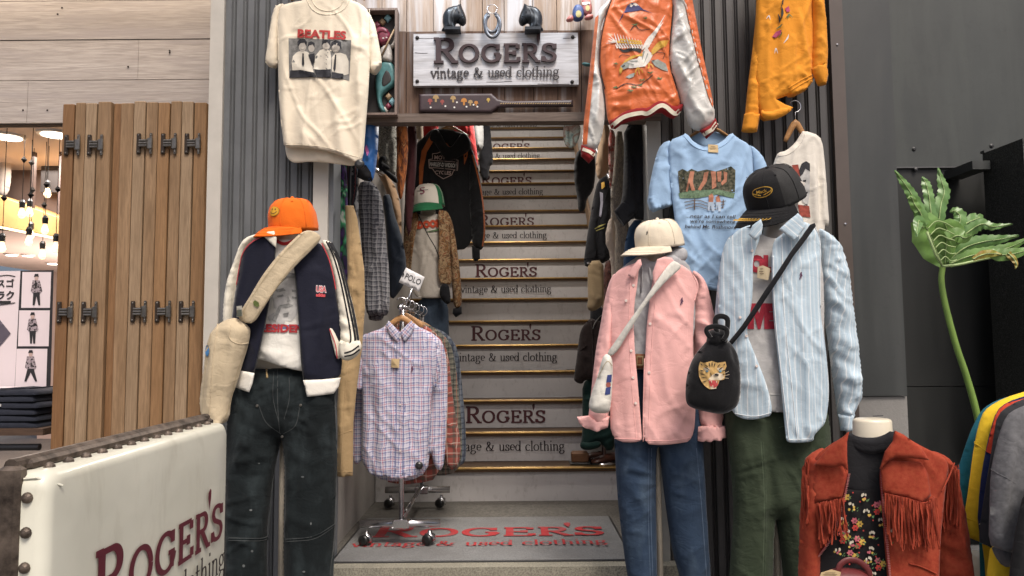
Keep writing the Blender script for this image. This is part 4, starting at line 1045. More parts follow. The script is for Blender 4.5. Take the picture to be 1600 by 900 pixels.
seams('knee_patch_edge', [[(357, 842), (390, 842), (418, 844)], [(446, 844), (490, 840), (521, 822)]], ps, FADE, tr, .0022)
buttons([(441.5, 682), (402, 634), (470, 633)], ps, plain('old_rivet', (.16, .15, .13), .4, .8), tr, .005)
SPK = plain('paint_fleck', (.12, .13, .13), .9)
decal('paint_spots', [ell(392, 797, 2.4, 1.6, 8), ell(394, 861, 2, 2, 8), ell(381, 884, 2.2, 2.4, 8), ell(473, 745, 2.5, 1.3, 8), ell(486, 818, 1.2, 2.4, 8), ell(475, 893, 2.4, 1.6, 8), ell(405, 724, 1.5, 1, 8)], ps, SPK, tr, .001)
MB().tube(ps.w([(417, 576), (418, 590)], .004), .004, 6).build('drawstring', fab('tan_cord', (.35, .25, .12)), tr, True)
# jacket
Yj = YA-.012; BJ = torso(445, 105, .125, YA)
t = thing('track_jacket', 'open navy track jacket with cream sleeves and black stripes on the orange-capped mannequin', 'jacket', at(450, 620, Yj))
lf, ls = cloth('front_panel', [(409, 367), (432, 369), (431, 386), (428, 405), (426, 440), (419, 480), (413, 512), (403, 560), (397, 583), (373, 579), (366, 578), (360, 520), (366, 470), (372, 430), (378, 396), (390, 378)], Yj, NAVY, t, B=BJ, folds=hang(31, .006), creases=[(380, 400, 372, 560, 9, .008), (400, 470, 385, 575, 8, .007)])
rf, rs = cloth('front_panel', [(455, 372), (500, 376), (513, 402), (522, 437), (526, 470), (531, 500), (534, 545), (534, 572), (531, 591), (500, 594), (474, 595), (470, 560), (467, 495), (462, 430), (452, 390)], Yj, NAVY, t, B=BJ, folds=hang(32, .007), creases=[(500, 420, 515, 560, 10, .010), (485, 520, 490, 590, 8, .008), (515, 470, 500, 580, 7, .006)])
RIB = fab('white_rib', (.70, .67, .60), .8, .04)
hl, hs = cloth('waistband', [(370, 578), (397.5, 583), (394, 600), (389, 613), (364, 604)], Yj-.006, RIB, t, B=BJ, T=.004, Rr=.006, folds=[(.003, .018, .3, 0, 7)], smooth=0)
hr, _ = cloth('waistband', [(473.5, 594), (503, 593), (532, 590), (529, 604), (521, 615), (500, 618), (480, 620)], Yj-.006, RIB, t, B=BJ, T=.004, Rr=.006, folds=[(.003, .018, .3, 0, 8)], smooth=0)
s1, ss1 = cloth('sleeve', [(433, 361), (418, 362), (397, 366), (379, 373), (366, 405), (350, 451), (348, 500), (349, 560), (362, 566), (364, 499), (369, 447), (375, 411), (386, 383), (412, 370)], Yj+.01, IVORY, t, T=.035, Rr=.04, back=.035, folds=slv(33, .007))
sl2, ss2 = cloth('sleeve', [(500, 375), (512, 375), (521, 382), (535, 414), (546, 456), (554, 486), (562, 532), (563, 545), (553, 559), (535, 562), (529, 548), (531, 520), (529, 495), (524, 448), (516, 408)], Yj-.01, IVORY, t, T=.040, Rr=.045, back=.035, folds=slv(34, .008), creases=[(532, 500, 552, 512, 5, .012), (533, 525, 560, 535, 5, .014), (533, 545, 560, 550, 4, .012)])
lines('stripe', [([(514, 378), (527, 404), (536, 436), (546, 480), (555, 528), (552, 548)], 3.4, 8), ([(518, 379), (531, 405), (541, 440), (551, 484), (559, 530), (556, 552)], 3.0, 8), ([(510, 377), (521, 400), (531, 434), (540, 476), (548, 524), (545, 546)], 2.6, 8)], ss2, BLACK, sl2, .001)
cf, cs = cloth('rolled_cuff', [(529, 528), (545, 537), (561, 530), (566, 543), (557, 558), (541, 565), (529, 558)], Yj-.045, IVORY, t, open=[(529, 528, 561, 530)], T=.022, Rr=.014, back=.02, folds=slv(35, .008, 90))
lines('stripe', [([(538, 552), (550, 548), (561, 540)], 2.4, 6), ([(538, 557), (551, 554), (562, 546)], 2.4, 6)], cs, BLACK, cf, .001)
col, cls = cloth('collar', [(411, 368), (418, 362), (428, 361), (432, 372), (431, 387), (424, 381), (417, 374)], Yj-.008, IVORY, t, B=BJ, T=.003, Rr=.006, smooth=0, res=.007)
lines('piping', [([(413, 368), (392, 380), (380, 396), (375, 415), (370, 445)], 1.6, 8)], ls, REDP, lf, .004)
lines('piping', [([(503, 380), (514, 404), (521, 430), (525, 452)], 1.8, 8)], rs, REDP, rf, .004)
pk, pks = cloth('pocket_welt', [(514, 512), (520, 514), (532, 540), (534, 558), (526, 562), (519, 535)], Yj-.012, IVORY, t, B=BJ, T=.006, Rr=.01, smooth=1)
lines('piping', [([(515, 514), (524, 538), (527, 560)], 1.6, 8)], pks, REDP, pk, .001)
PINKR = plain('embroidery_red', (.55, .07, .08), .8)
print_text('USA', 493.5, 455.5, 17, rs, plain('embroidery_white', (.6, .55, .55), .8), rf, hpx=9.5, bold=.09, rot=4, off=.002)
print_text('USA', 494.2, 455, 15.6, rs, PINKR, rf, hpx=8.2, bold=.03, rot=4, off=.003)
print_text('adidas', 494, 463, 14.5, rs, PINKR, rf, hpx=5.5, bold=.05, rot=3, off=.003)
lines('zip', [([(431, 388), (426, 440), (413, 513), (397, 583), (390, 612)], 1.5, 8)], ls, plain('zip_dark', (.05, .05, .05), .4, .5), lf, .003)
lines('zip', [([(458, 392), (467, 495), (471, 560), (475, 595), (480, 619)], 1.5, 8)], rs, MC['zip_dark'], rf, .003)
# shoulder bag
BAGM = fab('natural_canvas', (.48, .395, .27), .95, .10, 6, .7, 200, .05, cr=.4)
t = thing('shoulder_bag', 'large natural canvas sling bag across the navy track jacket', 'bag', at(345, 655, Yj-.1))
BB = torso(445, 105, .150, YA)
sp, sps = cloth('strap', [(474, 360), (490, 360), (504, 371), (487, 390), (463, 413), (440, 440), (424, 462), (411, 482), (394, 509), (368, 497), (384, 474), (395, 455), (414, 424), (430, 404), (452, 380)], Yj-.02, BAGM, t, open=[(474, 360, 504, 371), (394, 509, 368, 497)], B=BB, T=.002, Rr=.006, folds=[(.005, .03, .2, -50, 41), (.003, .03, .08, 30, 42), (.0015, .012, .03, 0, 43)], creases=[(400, 470, 440, 405, 3, .004), (395, 500, 420, 465, 3, .004)])
lines('stitching', [([(476, 363), (440, 400), (410, 440), (374, 496)], 1, 8), ([(499, 373), (458, 413), (420, 466), (392, 505)], 1, 8)], sps, fab('canvas_thread', (.42, .34, .22)), sp, .001)
bd, bs = cloth('bag_body', [(369, 496), (390, 510), (391, 522), (386, 545), (379, 566), (370, 598), (360, 625), (357, 662), (322, 664), (313, 648), (311, 628), (313, 606), (319, 572), (322, 540), (329, 519), (345, 503), (358, 498)], Yj-.13, BAGM, t, T=.042, Rr=.07, back=.03, open=[(322, 664, 357, 662)], folds=crum(44, .010, -20, .07)+[(.008, .04, .3, -12, 48)], creases=[(340, 520, 330, 640, 6, .008), (362, 520, 345, 640, 7, -.008), (375, 530, 355, 640, 6, .008)])
seams('pocket_seam', [[(361, 508), (356, 530), (374, 539), (386, 536)], [(340, 506), (332, 560), (326, 655)]], bs, BAGM, bd, .002)
lines('stitching', [([(330, 522), (323, 560), (316, 640)], 1, 6), ([(385, 540), (368, 590), (352, 655)], 1, 6)], bs, MC['canvas_thread'], bd, .001)
decal('blue_patch', [ell(324.5, 548, 3.2, 9, 14)], bs, plain('blue_badge', (.06, .20, .42), .7), bd, .004)
decal('badge', [[(396, 472), (399, 469), (405, 473), (406, 478), (402, 480), (397, 477)]], sps, plain('green_badge', (.10, .13, .03), .7), sp, .004)
paper_tag([(373, 479), (381, 478), (382, 494), (373, 496)], sps, t, .02, plain('grey_card', (.42, .40, .34), .8))
decal('tag_patch', [[(373.5, 485), (381.5, 484), (382, 494), (374, 495)]], sps, plain('dark_tag', (.10, .11, .08), .8), sp, .024)
# cap
ORG = fab('orange_twill', (.72, .14, .012), .9, .06, 10, .5, 260, .1, cr=.3)
c = Cap('baseball_cap', 'orange baseball cap with a yellow smiley patch over the navy track jacket', 459, 356, YA-.02, .168, 42, 6, -3, .68, 1.14)
c.crown(ORG); c.brim(ORG, .42, .13, .22)
YEL = plain('smiley_yellow', (.62, .32, .02), .8, 0, .05, 60)
c.patch('smiley_patch', -12, 30, ell(0, 0, .0245, .0245, 24), plain('smiley_edge', (.33, .17, .02), .8), .002)
c.patch('smiley_face', -12, 30, ell(0, 0, .0225, .0225, 24), YEL, .0035)
mb = MB()
for x, y, rx, ry in ((-.006, .0075, .0022, .0045), (.0075, .0075, .0022, .0045)): c.patch('eye', -12, 30, ell(x, y, rx, ry, 10), INK, .005, fine=.003)
sm = spline(np.array([(-.014, -.003), (-.008, -.0105), (0, -.013), (.009, -.0105), (.015, -.003)]), 5); l, r = ribbon(sm, .0025)
c.patch('mouth', -12, 30, np.concatenate([l, r[::-1]]), INK, .005, fine=.003)
# ================================================================ mannequin with pink shirt
YB_ = 2.98
t = thing('mannequin', 'mannequin with a white chin stub under the cream cap and pink shirt', 'mannequin', at(1025, 700, YB_).xy.to_3d())
neck(t, 1021, 362, 418, YB_, .058, .046, SKIN, [(.066, .10), (.068, .14)], lean=-2)
bodyform(t, [(1000, 415), (1048, 415), (1085, 430), (1090, 480), (1080, 620), (965, 620), (955, 480), (965, 430)], YB_+.02, SKIN, .05)
stand(t, 1031, YB_, 1.0)
BPk = torso(1020, 95, .085, YB_); BPs = torso(1020, 95, .105, YB_)
HOOD = fab('grey_marl', (.36, .36, .37), .95, .16, 60, .3, 200)
h, hsf = cloth('hooded_sweatshirt', [(992, 402), (1006, 399), (1020, 412), (1042, 398), (1064, 400), (1085, 425), (1088, 550), (1020, 562), (960, 552), (958, 430)], YB_, HOOD, B=BPk, folds=hang(51, .006), creases=[(1000, 500, 1015, 560, 6, .006)])
tag(h, 'grey marl hooded sweatshirt under the open pink shirt', 'sweatshirt')
hd, hds = cloth('hood', [(1040, 397), (1050, 388), (1066, 385), (1075, 392), (1074, 405), (1062, 414), (1045, 412), (1030, 424), (1022, 412)], YB_-.05, HOOD, h, T=.03, Rr=.03, back=.03, folds=crum(52, .006))
hd2, _ = cloth('hood', [(990, 404), (999, 399), (1008, 405), (1018, 418), (1020, 430), (1008, 424), (994, 414)], YB_-.06, HOOD, h, T=.02, Rr=.02, back=.02, folds=crum(53, .005))
for a, b in ((1003, 1001), (1014, 1018)): MB().tube(hsf.w([(a, 418), ((a+b)/2+1, 436), (b, 458)], .008), .0028, 6).build('drawcord', HOOD, h, True)
blt, bls = cloth('belt', [(965, 553), (1080, 553), (1080, 575), (965, 575)], YB_-.0, fab('brown_leather', (.16, .06, .025), .55), B=torso(1020, 95, .10, YB_), T=.004, smooth=0, res=.015)
tag(blt, 'brown leather belt seen between the two fronts of the pink shirt', 'belt')
lines('buckle', [([(995, 557), (1004, 557), (1004, 570), (995, 570), (995, 557)], 2)], bls, plain('belt_buckle', (.45, .35, .18), .35, 1), blt, .006)
JEANB = fab('blue_denim', (.024, .041, .072), .95, .18, 8, .5, 180, .05, (.066, .098, .140))
j, js = cloth('jeans', [(958, 640), (963, 575), (1020, 568), (1078, 575), (1096, 640), (1101, 740), (1106, 830), (1114, 955), (1076, 955), (1062, 900), (1050, 860), (1040, 790), (1034, 740), (1031, 700), (1027, 698), (1025, 730), (1026, 800), (1028, 955), (993, 955), (980, 900), (972, 840), (964, 770)], YB_+.01, JEANB, T=.075, Rr=.08, back=.06, folds=legf(55, .007), smooth=1, open=[(993, 955, 1028, 955), (1076, 955, 1114, 955)], creases=[(966, 720, 1020, 735, 8, .008), (1036, 720, 1090, 710, 8, .008), (1055, 800, 1095, 780, 9, .007)])
tag(j, 'blue denim jeans below the open pink shirt', 'jeans')
lines('stitching', [([(1018, 700), (1017, 800), (1020, 900)], 1.1, 6), ([(1014, 700), (1013, 800), (1016, 900)], .9, 6), ([(1088, 700), (1096, 790), (1104, 900)], 1.1, 6)], js, fab('denim_thread', (.07, .10, .15)), j, .001)
PINK_ = fab('pink_oxford', (.72, .40, .375), .92, .07, 7, .35, 220, .12)
Yp = YB_-.02
t = thing('button_shirt', 'open pink oxford shirt with turned-back cuffs on the mannequin in the cream cap', 'shirt', at(1030, 692, Yp))
lp, lps = cloth('front_panel', [(1001, 409), (998, 420), (996, 446), (991, 475), (990, 510), (992, 551), (998, 614), (1003, 678), (1003, 692), (955, 690), (953, 636), (955, 560), (951, 492), (949, 455), (960, 425), (985, 413)], Yp, PINK_, t, B=BPs, folds=hang(61, .007), creases=[(975, 430, 965, 680, 9, .007), (990, 520, 975, 690, 8, .007)])
rp, rps = cloth('front_panel', [(1027, 406), (1046, 404), (1078, 421), (1095, 445), (1085, 470), (1083, 509), (1083, 576), (1087, 636), (1083, 689), (1060, 693), (1032, 696), (1003, 693), (1006, 614), (1010, 517), (1013, 488), (1018, 446)], Yp, PINK_, t, B=BPs, folds=hang(62, .008), creases=[(1060, 440, 1050, 690, 12, .008), (1040, 500, 1030, 690, 8, .007), (1075, 520, 1070, 680, 8, .008)])
# turned sleeve on the viewer's left, end flares
s1, ss = cloth('sleeve', [(961, 424), (952, 440), (945, 466), (939, 505), (931, 545), (925, 600), (921, 640), (918, 660), (951, 662), (953, 640), (955, 600), (957, 545), (962, 490), (966, 440)], Yp-.01, PINK_, t, T=.038, Rr=.04, back=.03, open=[(918, 660, 951, 662)], folds=slv(63, .007, 60), creases=[(950, 470, 946, 640, 5, .009), (935, 600, 955, 590, 5, .008)])
cloth('turned_cuff', [(920, 650), (902, 652), (905, 661), (913, 668), (932, 674), (950, 668), (953, 650), (935, 656)], Yp-.03, PINK_, t, T=.018, Rr=.02, back=.014, smooth=0, open=[(902, 652, 950, 648), (905, 661, 932, 674)], folds=crum(64, .006))
s2, ss2 = cloth('sleeve', [(1080, 421), (1092, 426), (1104, 441), (1113, 475), (1120, 510), (1125, 570), (1130, 630), (1131, 668), (1093, 668), (1089, 640), (1086, 580), (1083, 510), (1083, 466), (1090, 446)], Yp-.01, PINK_, t, T=.042, Rr=.045, back=.03, open=[(1093, 668, 1131, 668)], folds=slv(65, .008, 60), creases=[(1092, 500, 1110, 520, 7, .008), (1093, 560, 1118, 585, 7, .008)])
cfr, _ = cloth('turned_cuff', [(1091, 667), (1110, 664), (1134, 666), (1135, 684), (1112, 689), (1090, 689)], Yp-.03, PINK_, t, T=.036, Rr=.04, back=.03, folds=[(.005, .04, .12, 40, 66), (.004, .05, .1, -40, 67, 'c')], smooth=0, open=[(1090, 664, 1134, 666), (1091, 688, 1133, 688)])
for pts, sd in (([(981, 430), (988, 417), (997, 406), (1001, 405), (1003, 413), (999, 421), (991, 436)], 67), ([(1027, 405), (1038, 401), (1050, 403), (1054, 409), (1041, 421), (1022, 446), (1020, 426)], 68)):
    cloth('collar', pts, Yp-.03, PINK_, t, B=torso(1020, 95, .10, YB_), T=.003, Rr=.006, smooth=0, res=.007, folds=[(.003, .03, .06, 30, sd)])
buttons([(989.5, 446), (978, 470), (987, 511), (986, 548), (989, 590), (993, 630)], lps, plain('shell_button', (.70, .60, .55), .3), lp)
buttons([(1015.5, 506), (1014, 582)], rps, MC['shell_button'], rp)
seams('placket', [[(1030, 412), (1026, 450), (1021, 500), (1017, 560), (1014, 640), (1013, 692)], [(1007, 560), (1005, 640), (1005, 690)]], rps, PINK_, rp, .0018)
seams('seam', [[(1079, 423), (1092, 448), (1085, 470)], [(1008, 688), (1040, 690), (1079, 684)]], rps, PINK_, rp, .0018)
seams('hem_seam', [[(960, 685), (1000, 687)], [(985, 440), (982, 520), (988, 620), (995, 690)]], lps, PINK_, lp, .0016)
EMB = plain('embroidery_dark', (.10, .04, .08), .8)
def rider(name, cx, cy, k, sf, mat, parent, off=.003):
    decal(name, [[(cx-k, cy+k*2.2), (cx-k*.4, cy-k*.4), (cx-k*.9, cy-k*.5), (cx-k*.1, cy-k*2.2), (cx+k*.5, cy-k*2.4), (cx+k*.6, cy-k*1.2), (cx+k, cy+k*.2), (cx+k*.4, cy+k*.5), (cx+k*.5, cy+k*2.1), (cx, cy+k*.9), (cx-k*.5, cy+k*2.3)]], sf, mat, parent, off, 1.5)
rider('rider_emblem', 1065, 471, 2.6, rps, EMB, rp)
# white sling bag
Yb = Yp-.06; WC = fab('off_white_canvas', (.60, .58, .52), .95, .06, 8, .5, 220, cr=.5)
t = thing('shoulder_bag', 'off-white canvas sling bag hanging across the pink shirt', 'bag', at(938, 645, Yb))
sp, sps = cloth('strap', [(1050, 407), (1058, 409), (1067, 417), (1046, 434), (1022, 460), (1006, 480), (985, 515), (960, 557), (946, 555), (962, 533), (982, 503), (996, 484), (1014, 458), (1032, 430)], Yp-.02, WC, t, B=torso(1020, 95, .125, YB_), T=.003, folds=[(.003, .02, .15, -50, 71), (.002, .02, .04, 20, 72)])
bd, bs = cloth('bag_body', [(942, 556), (950, 552), (958, 562), (957, 600), (954, 640), (950, 646), (931, 646), (921, 640), (920, 630), (927, 606), (934, 588)], Yb-.10, WC, t, T=.035, Rr=.03, back=.03, folds=crum(73, .005, 5, .05))
decal('navy_label', [[(949, 586), (956, 585), (955, 597), (947, 598)], [(946.5, 606), (954.5, 604), (953, 616), (945, 617)]], bs, plain('label_navy', (.03, .045, .16), .8), bd, .002)
decal('label_emblem', [ell(950.5, 601, 4, 4, 12)], bs, plain('label_red', (.28, .08, .06), .8), bd, .003)
lines('stitching', [([(934, 590), (948, 565), (957, 572)], 1, 6)], bs, MC['canvas_thread'], bd, .001)
# cream cap
CAPC = fab('cream_twill', (.68, .60, .47), .9, .04, 9, .4, 260, cr=.3)
c = Cap('baseball_cap', 'cream baseball cap with a tiny dark emblem over the pink shirt', 1031, 383, YB_-.02, .178, 62, 9, -4, .58, 1.15)
c.crown(CAPC); c.brim(CAPC, .48, .15, .14)
k = .0042; c.patch('rider_emblem', -26, 30, [(-k, -k*2.2), (-k*.4, k*.4), (-k*.9, k*.5), (-k*.1, k*2.2), (k*.6, k*2.3), (k*.6, k*1.2), (k, -k*.2), (k*.4, -k*.5), (k*.5, -k*2.1), (0, -k*.9), (-k*.5, -k*2.3)], INK, .003, None, .002)

# ================================================================ mannequin with striped blue shirt
YC = 2.90
t = thing('mannequin', 'grey mannequin with a wide neck under the black cap and striped shirt', 'mannequin', at(1215, 700, YC).xy.to_3d())
neck(t, 1219, 290, 368, YC, .066, .062, SKING, [(.078, .17), (.088, .20)], sy=1.1, lean=2)
bodyform(t, [(1195, 370), (1245, 370), (1295, 390), (1300, 460), (1285, 650), (1150, 650), (1140, 460), (1145, 390)], YC+.03, SKING, .06)
stand(t, 1216, YC, 1.0)
BC = torso(1215, 120, .095, YC); BCs = torso(1215, 120, .118, YC)
SWT = fab('pale_grey_marl', (.44, .43, .42), .95, .10, 50, .3, 180)
sw, sws = cloth('sweatshirt', [(1186, 362), (1200, 372), (1225, 372), (1245, 362), (1290, 385), (1285, 640), (1215, 646), (1150, 636), (1148, 385)], YC, SWT, B=BC, folds=hang(81, .006), creases=[(1185, 560, 1215, 600, 7, .006), (1195, 600, 1222, 610, 6, .006)])
tag(sw, 'pale grey sweatshirt with large red letters under the open striped shirt', 'sweatshirt')
REDL = plain('red_letters', (.36, .02, .04), .85, 0, .2, 60)
print_text('OLIV', 1170, 423, 62, sws, REDL, sw, hpx=23, bold=.09, off=.003)
print_text('NIVER', 1148, 510, 82, sws, REDL, sw, hpx=34, bold=.09, off=.003)
seams('waist_rib', [[(1150, 612), (1215, 618), (1285, 612)]], sws, SWT, sw, .003)
paper_tag([(1180, 418), (1188, 416), (1200, 421), (1196, 439), (1179, 435)], sws, sw, .03, plain('cream_card', (.52, .43, .28), .8))
OLV = fab('olive_cotton', (.033, .045, .027), .92, .12, 7, .5, 160, .08, (.054, .070, .044))
o, os_ = cloth('olive_trousers', [(1131, 650), (1140, 628), (1215, 622), (1290, 628), (1298, 690), (1294, 780), (1284, 955), (1228, 955), (1222, 880), (1216, 830), (1212, 806), (1208, 830), (1207, 955), (1135, 955), (1142, 870), (1147, 800), (1142, 727)], YC+.01, OLV, T=.085, Rr=.10, back=.06, folds=legf(83, .009), smooth=1, open=[(1135, 955, 1207, 955), (1228, 955, 1284, 955)], creases=[(1180, 650, 1212, 790, 7, .010), (1186, 655, 1196, 830, 6, -.008), (1150, 720, 1190, 700, 8, .008), (1225, 740, 1260, 700, 9, .007), (1160, 800, 1205, 780, 8, .006)])
tag(o, 'olive green cotton trousers below the striped blue shirt', 'trousers')
lines('stitching', [([(1189, 690), (1194, 780), (1192, 900)], 1.6, 6), ([(1192.5, 690), (1197.5, 780), (1195.5, 900)], .8, 6), ([(1217, 668), (1228, 665)], 1.2)], os_, fab('olive_thread', (.06, .08, .05)), o, .001)
STR = plaid('blue_stripe_oxford', (.44, .54, .61), [(0, .034, .0035, 0, (.70, .73, .74), .85), (0, .034, .0020, .010, (.30, .42, .52), .65), (0, .034, .0014, .018, (.66, .68, .68), .8), (0, .034, .0018, .026, (.32, .44, .53), .6)])
Yc = YC-.02
t = thing('button_shirt', 'open pale blue striped shirt on the mannequin in the black cap', 'shirt', at(1230, 690, Yc))
lp, lps = cloth('front_panel', [(1186, 350), (1188, 372), (1180, 392), (1176, 410), (1177, 455), (1171, 497), (1166, 520), (1176, 545), (1187, 573), (1201, 611), (1208, 648), (1193, 653), (1178, 656), (1160, 655), (1144, 645), (1130, 600), (1124, 520), (1122, 459), (1127, 396), (1147, 362), (1168, 352)], Yc, STR, t, B=BCs, folds=hang(85, .008), creases=[(1150, 390, 1140, 600, 10, .008), (1165, 530, 1195, 645, 8, .009), (1150, 520, 1160, 650, 8, .008)])
rp, rps = cloth('front_panel', [(1206, 378), (1222, 366), (1250, 344), (1272, 352), (1284, 380), (1282, 425), (1281, 489), (1288, 531), (1295, 600), (1294, 630), (1290, 662), (1280, 672), (1271, 680), (1271, 690), (1250, 692), (1231, 692), (1228, 683), (1220, 594), (1210, 510), (1206, 446)], Yc, STR, t, B=BCs, folds=hang(86, .009), creases=[(1255, 400, 1250, 680, 12, .010), (1235, 470, 1245, 680, 9, .009), (1270, 500, 1278, 660, 8, .009)])
s2, ss2 = cloth('sleeve', [(1276, 354), (1292, 362), (1309, 376), (1320, 398), (1327, 430), (1336, 500), (1343, 560), (1347, 606), (1346, 624), (1336, 640), (1334, 655), (1311, 656), (1308, 640), (1302, 594), (1292, 520), (1284, 470), (1280, 420)], Yc-.01, STR, t, T=.048, Rr=.055, back=.04, uvrot=-8, open=[(1311, 656, 1334, 655)], folds=slv(87, .009, 60), creases=[(1285, 450, 1300, 480, 8, .010), (1295, 520, 1330, 545, 8, .010), (1300, 585, 1338, 600, 6, .010), (1310, 400, 1322, 600, 9, .008)])
s1, _ = cloth('sleeve', [(1146, 362), (1132, 380), (1124, 420), (1118, 480), (1112, 560), (1112, 630), (1135, 640), (1140, 560), (1138, 470), (1140, 400)], Yc+.02, STR, t, T=.04, Rr=.045, back=.03, uvrot=5, folds=slv(88, .007, 60))
cloth('cuff', [(1310, 648), (1335, 643), (1333, 674), (1314, 673)], Yc-.022, STR, t, T=.03, Rr=.035, back=.02, uvrot=-8, smooth=0, open=[(1310, 648, 1335, 643), (1314, 673, 1333, 674)])
cloth('collar', [(1218, 358), (1232, 345), (1247, 333), (1254, 340), (1258, 356), (1241, 376), (1228, 366)], Yc-.035, STR, t, B=BCs, T=.003, Rr=.006, smooth=0, res=.007, uvrot=50, folds=[(.002, .03, .05, 20, 89)])
cloth('collar', [(1170, 366), (1176, 352), (1189, 342), (1192, 352), (1190, 366), (1181, 376), (1176, 372)], Yc-.035, STR, t, B=BCs, T=.003, Rr=.006, smooth=0, res=.007, uvrot=-40)
seams('placket', [[(1222, 372), (1222, 450), (1228, 520), (1238, 610), (1246, 690)], [(1208, 400), (1208, 450), (1213, 520), (1224, 610), (1233, 690)]], rps, STR, rp, .002)
seams('seam', [[(1273, 354), (1282, 372), (1281, 420), (1282, 480)], [(1232, 687), (1268, 686)]], rps, STR, rp, .002)
seams('hem_seam', [[(1148, 646), (1178, 652), (1205, 645)]], lps, STR, lp, .0016)
buttons([(1175, 392), (1156, 496), (1166, 525), (1182, 572)], lps, MC['shell_button'], lp)
rider('rider_emblem', 1251, 431, 2.6, rps, EMB, rp)
MB().tube(ps_ := [tuple(v) for v in sps.w([(0, 0), (0, 0)], 0)], .001, 3).build('x', WHITE) if 0 else None
# black drawstring bag
Yd = Yc-.17; VEL = fab('black_velvet', (.006, .006, .007), .95, .2, 9, .3, 200, .5)
t = thing('drawstring_bag', 'black velvet drawstring bag with a roaring tiger head hanging in front of the striped shirt', 'bag', at(1115, 645, Yd))
bd, bs = cloth('bag_body', [(1100, 538), (1108, 529), (1120, 531), (1134, 531), (1143, 536), (1154, 555), (1158, 590), (1157, 622), (1151, 637), (1132, 648), (1105, 644), (1078, 637), (1071, 626), (1072, 594), (1078, 570), (1087, 553)], Yd, VEL, t, T=.05, Rr=.065, back=.04, folds=crum(91, .005, 10, .07)+[(.009, .035, .3, 0, 93, 'u'), (.008, .05, .2, 15, 94, 'c')])
cloth('gathered_top', [(1103, 540), (1106, 520), (1112, 514), (1120, 518), (1128, 512), (1134, 522), (1140, 538), (1122, 545)], Yd-.01, VEL, t, T=.035, Rr=.03, back=.03, folds=[(.008, .012, .2, 0, 92)])
mb = MB(); mb.tube([tuple(P(x, y, Yd-.06)) for x, y in spline(np.array([(1110, 528), (1104, 518), (1107, 512), (1120, 510), (1134, 514), (1136, 522), (1130, 532)]), 6)], .009, 8, True, .4)
mb.build('handle', VEL, t, True)
mb = MB(); mb.tube([tuple(P(x, y, Yd-.02)) for x, y in spline(np.array([(1120, 520), (1118, 504), (1120, 496), (1128, 494), (1136, 498), (1137, 508), (1134, 526)]), 6)], .010, 8, True, .4)
mb.build('handle', VEL, t, True)
BS = torso(1215, 120, .14, YC)
cloth('shoulder_strap', [(1266, 351), (1273, 348), (1275, 353), (1240, 400), (1200, 462), (1165, 514), (1143, 540), (1139, 534), (1160, 508), (1194, 456), (1235, 394)], Yc-.02, BLACK, t, B=BS, T=.003, Rr=.006, smooth=0, res=.007)
TG = plain('tiger_gold', (.52, .33, .12), .75, 0, .25, 90); TC = plain('tiger_cream', (.62, .52, .38), .75, 0, .1, 90); TK = plain('tiger_black', (.015, .012, .01), .8); TRD = plain('tiger_red', (.42, .05, .05), .7); TBL = plain('tiger_eye_blue', (.12, .28, .36), .5)
head = decal('tiger_head', [[(1092, 570), (1094, 565), (1099, 567), (1104, 566), (1112, 564), (1121, 567), (1128, 566), (1133, 565), (1135, 572), (1132, 579), (1133, 586), (1131, 593), (1124, 594), (1122, 600), (1118, 607), (1108, 608), (1101, 603), (1096, 597), (1092, 588), (1091, 578)]], bs, TG, bd, .003, 2.5)
decal('tiger_muzzle', [[(1112, 586), (1120, 582), (1128, 584), (1131, 590), (1126, 594), (1117, 593), (1110, 598), (1106, 593)], [(1109, 600), (1118, 601), (1119, 607), (1110, 608)], [(1098, 575), (1106, 574), (1110, 578), (1102, 580)], [(1120, 575), (1129, 574), (1130, 578), (1122, 580)]], bs, TC, bd, .004, 2)
decal('tiger_mouth', [[(1107, 595), (1114, 594), (1121, 595), (1121, 602), (1116, 606), (1109, 603)]], bs, TRD, bd, .005, 2)
decal('tiger_teeth', [[(1110, 595), (1112, 595), (1111, 599)], [(1118, 595), (1120, 595), (1119, 599)], [(1112, 604), (1114, 604), (1113, 601)]], bs, TC, bd, .006, 2)
decal('tiger_eyes', [ell(1104, 580, 2.2, 1.6, 8), ell(1125, 580, 2.2, 1.6, 8)], bs, TBL, bd, .0055, 1.5)
st_ = []
for a, b in (((1112, 565), (1112, 573)), ((1107, 566), (1109, 573)), ((1117, 566), (1115, 573)), ((1101, 570), (1106, 574)), ((1124, 569), (1120, 574)), ((1093, 578), (1099, 580)), ((1093, 584), (1100, 585)), ((1095, 590), (1102, 590)), ((1098, 596), (1104, 595)), ((1132, 578), (1128, 580)), ((1132, 584), (1128, 585)), ((1100, 573), (1108, 578)), ((1129, 573), (1122, 578)), ((1109, 582), (1111, 588)), ((1120, 582), (1119, 586)), ((1094, 568), (1097, 571)), ((1132, 568), (1130, 571))): st_.append(([a, b], [.5, 1.7, .5]))
st_.append(([(1116, 585), (1122, 586)], 3)); lines('tiger_stripes', st_, bs, TK, bd, .006, 2)
lines('whiskers', [([(1126, 586), (1138, 580)], .5), ([(1127, 588), (1139, 585)], .5), ([(1127, 590), (1138, 591)], .5)], bs, TC, bd, .006, 3)
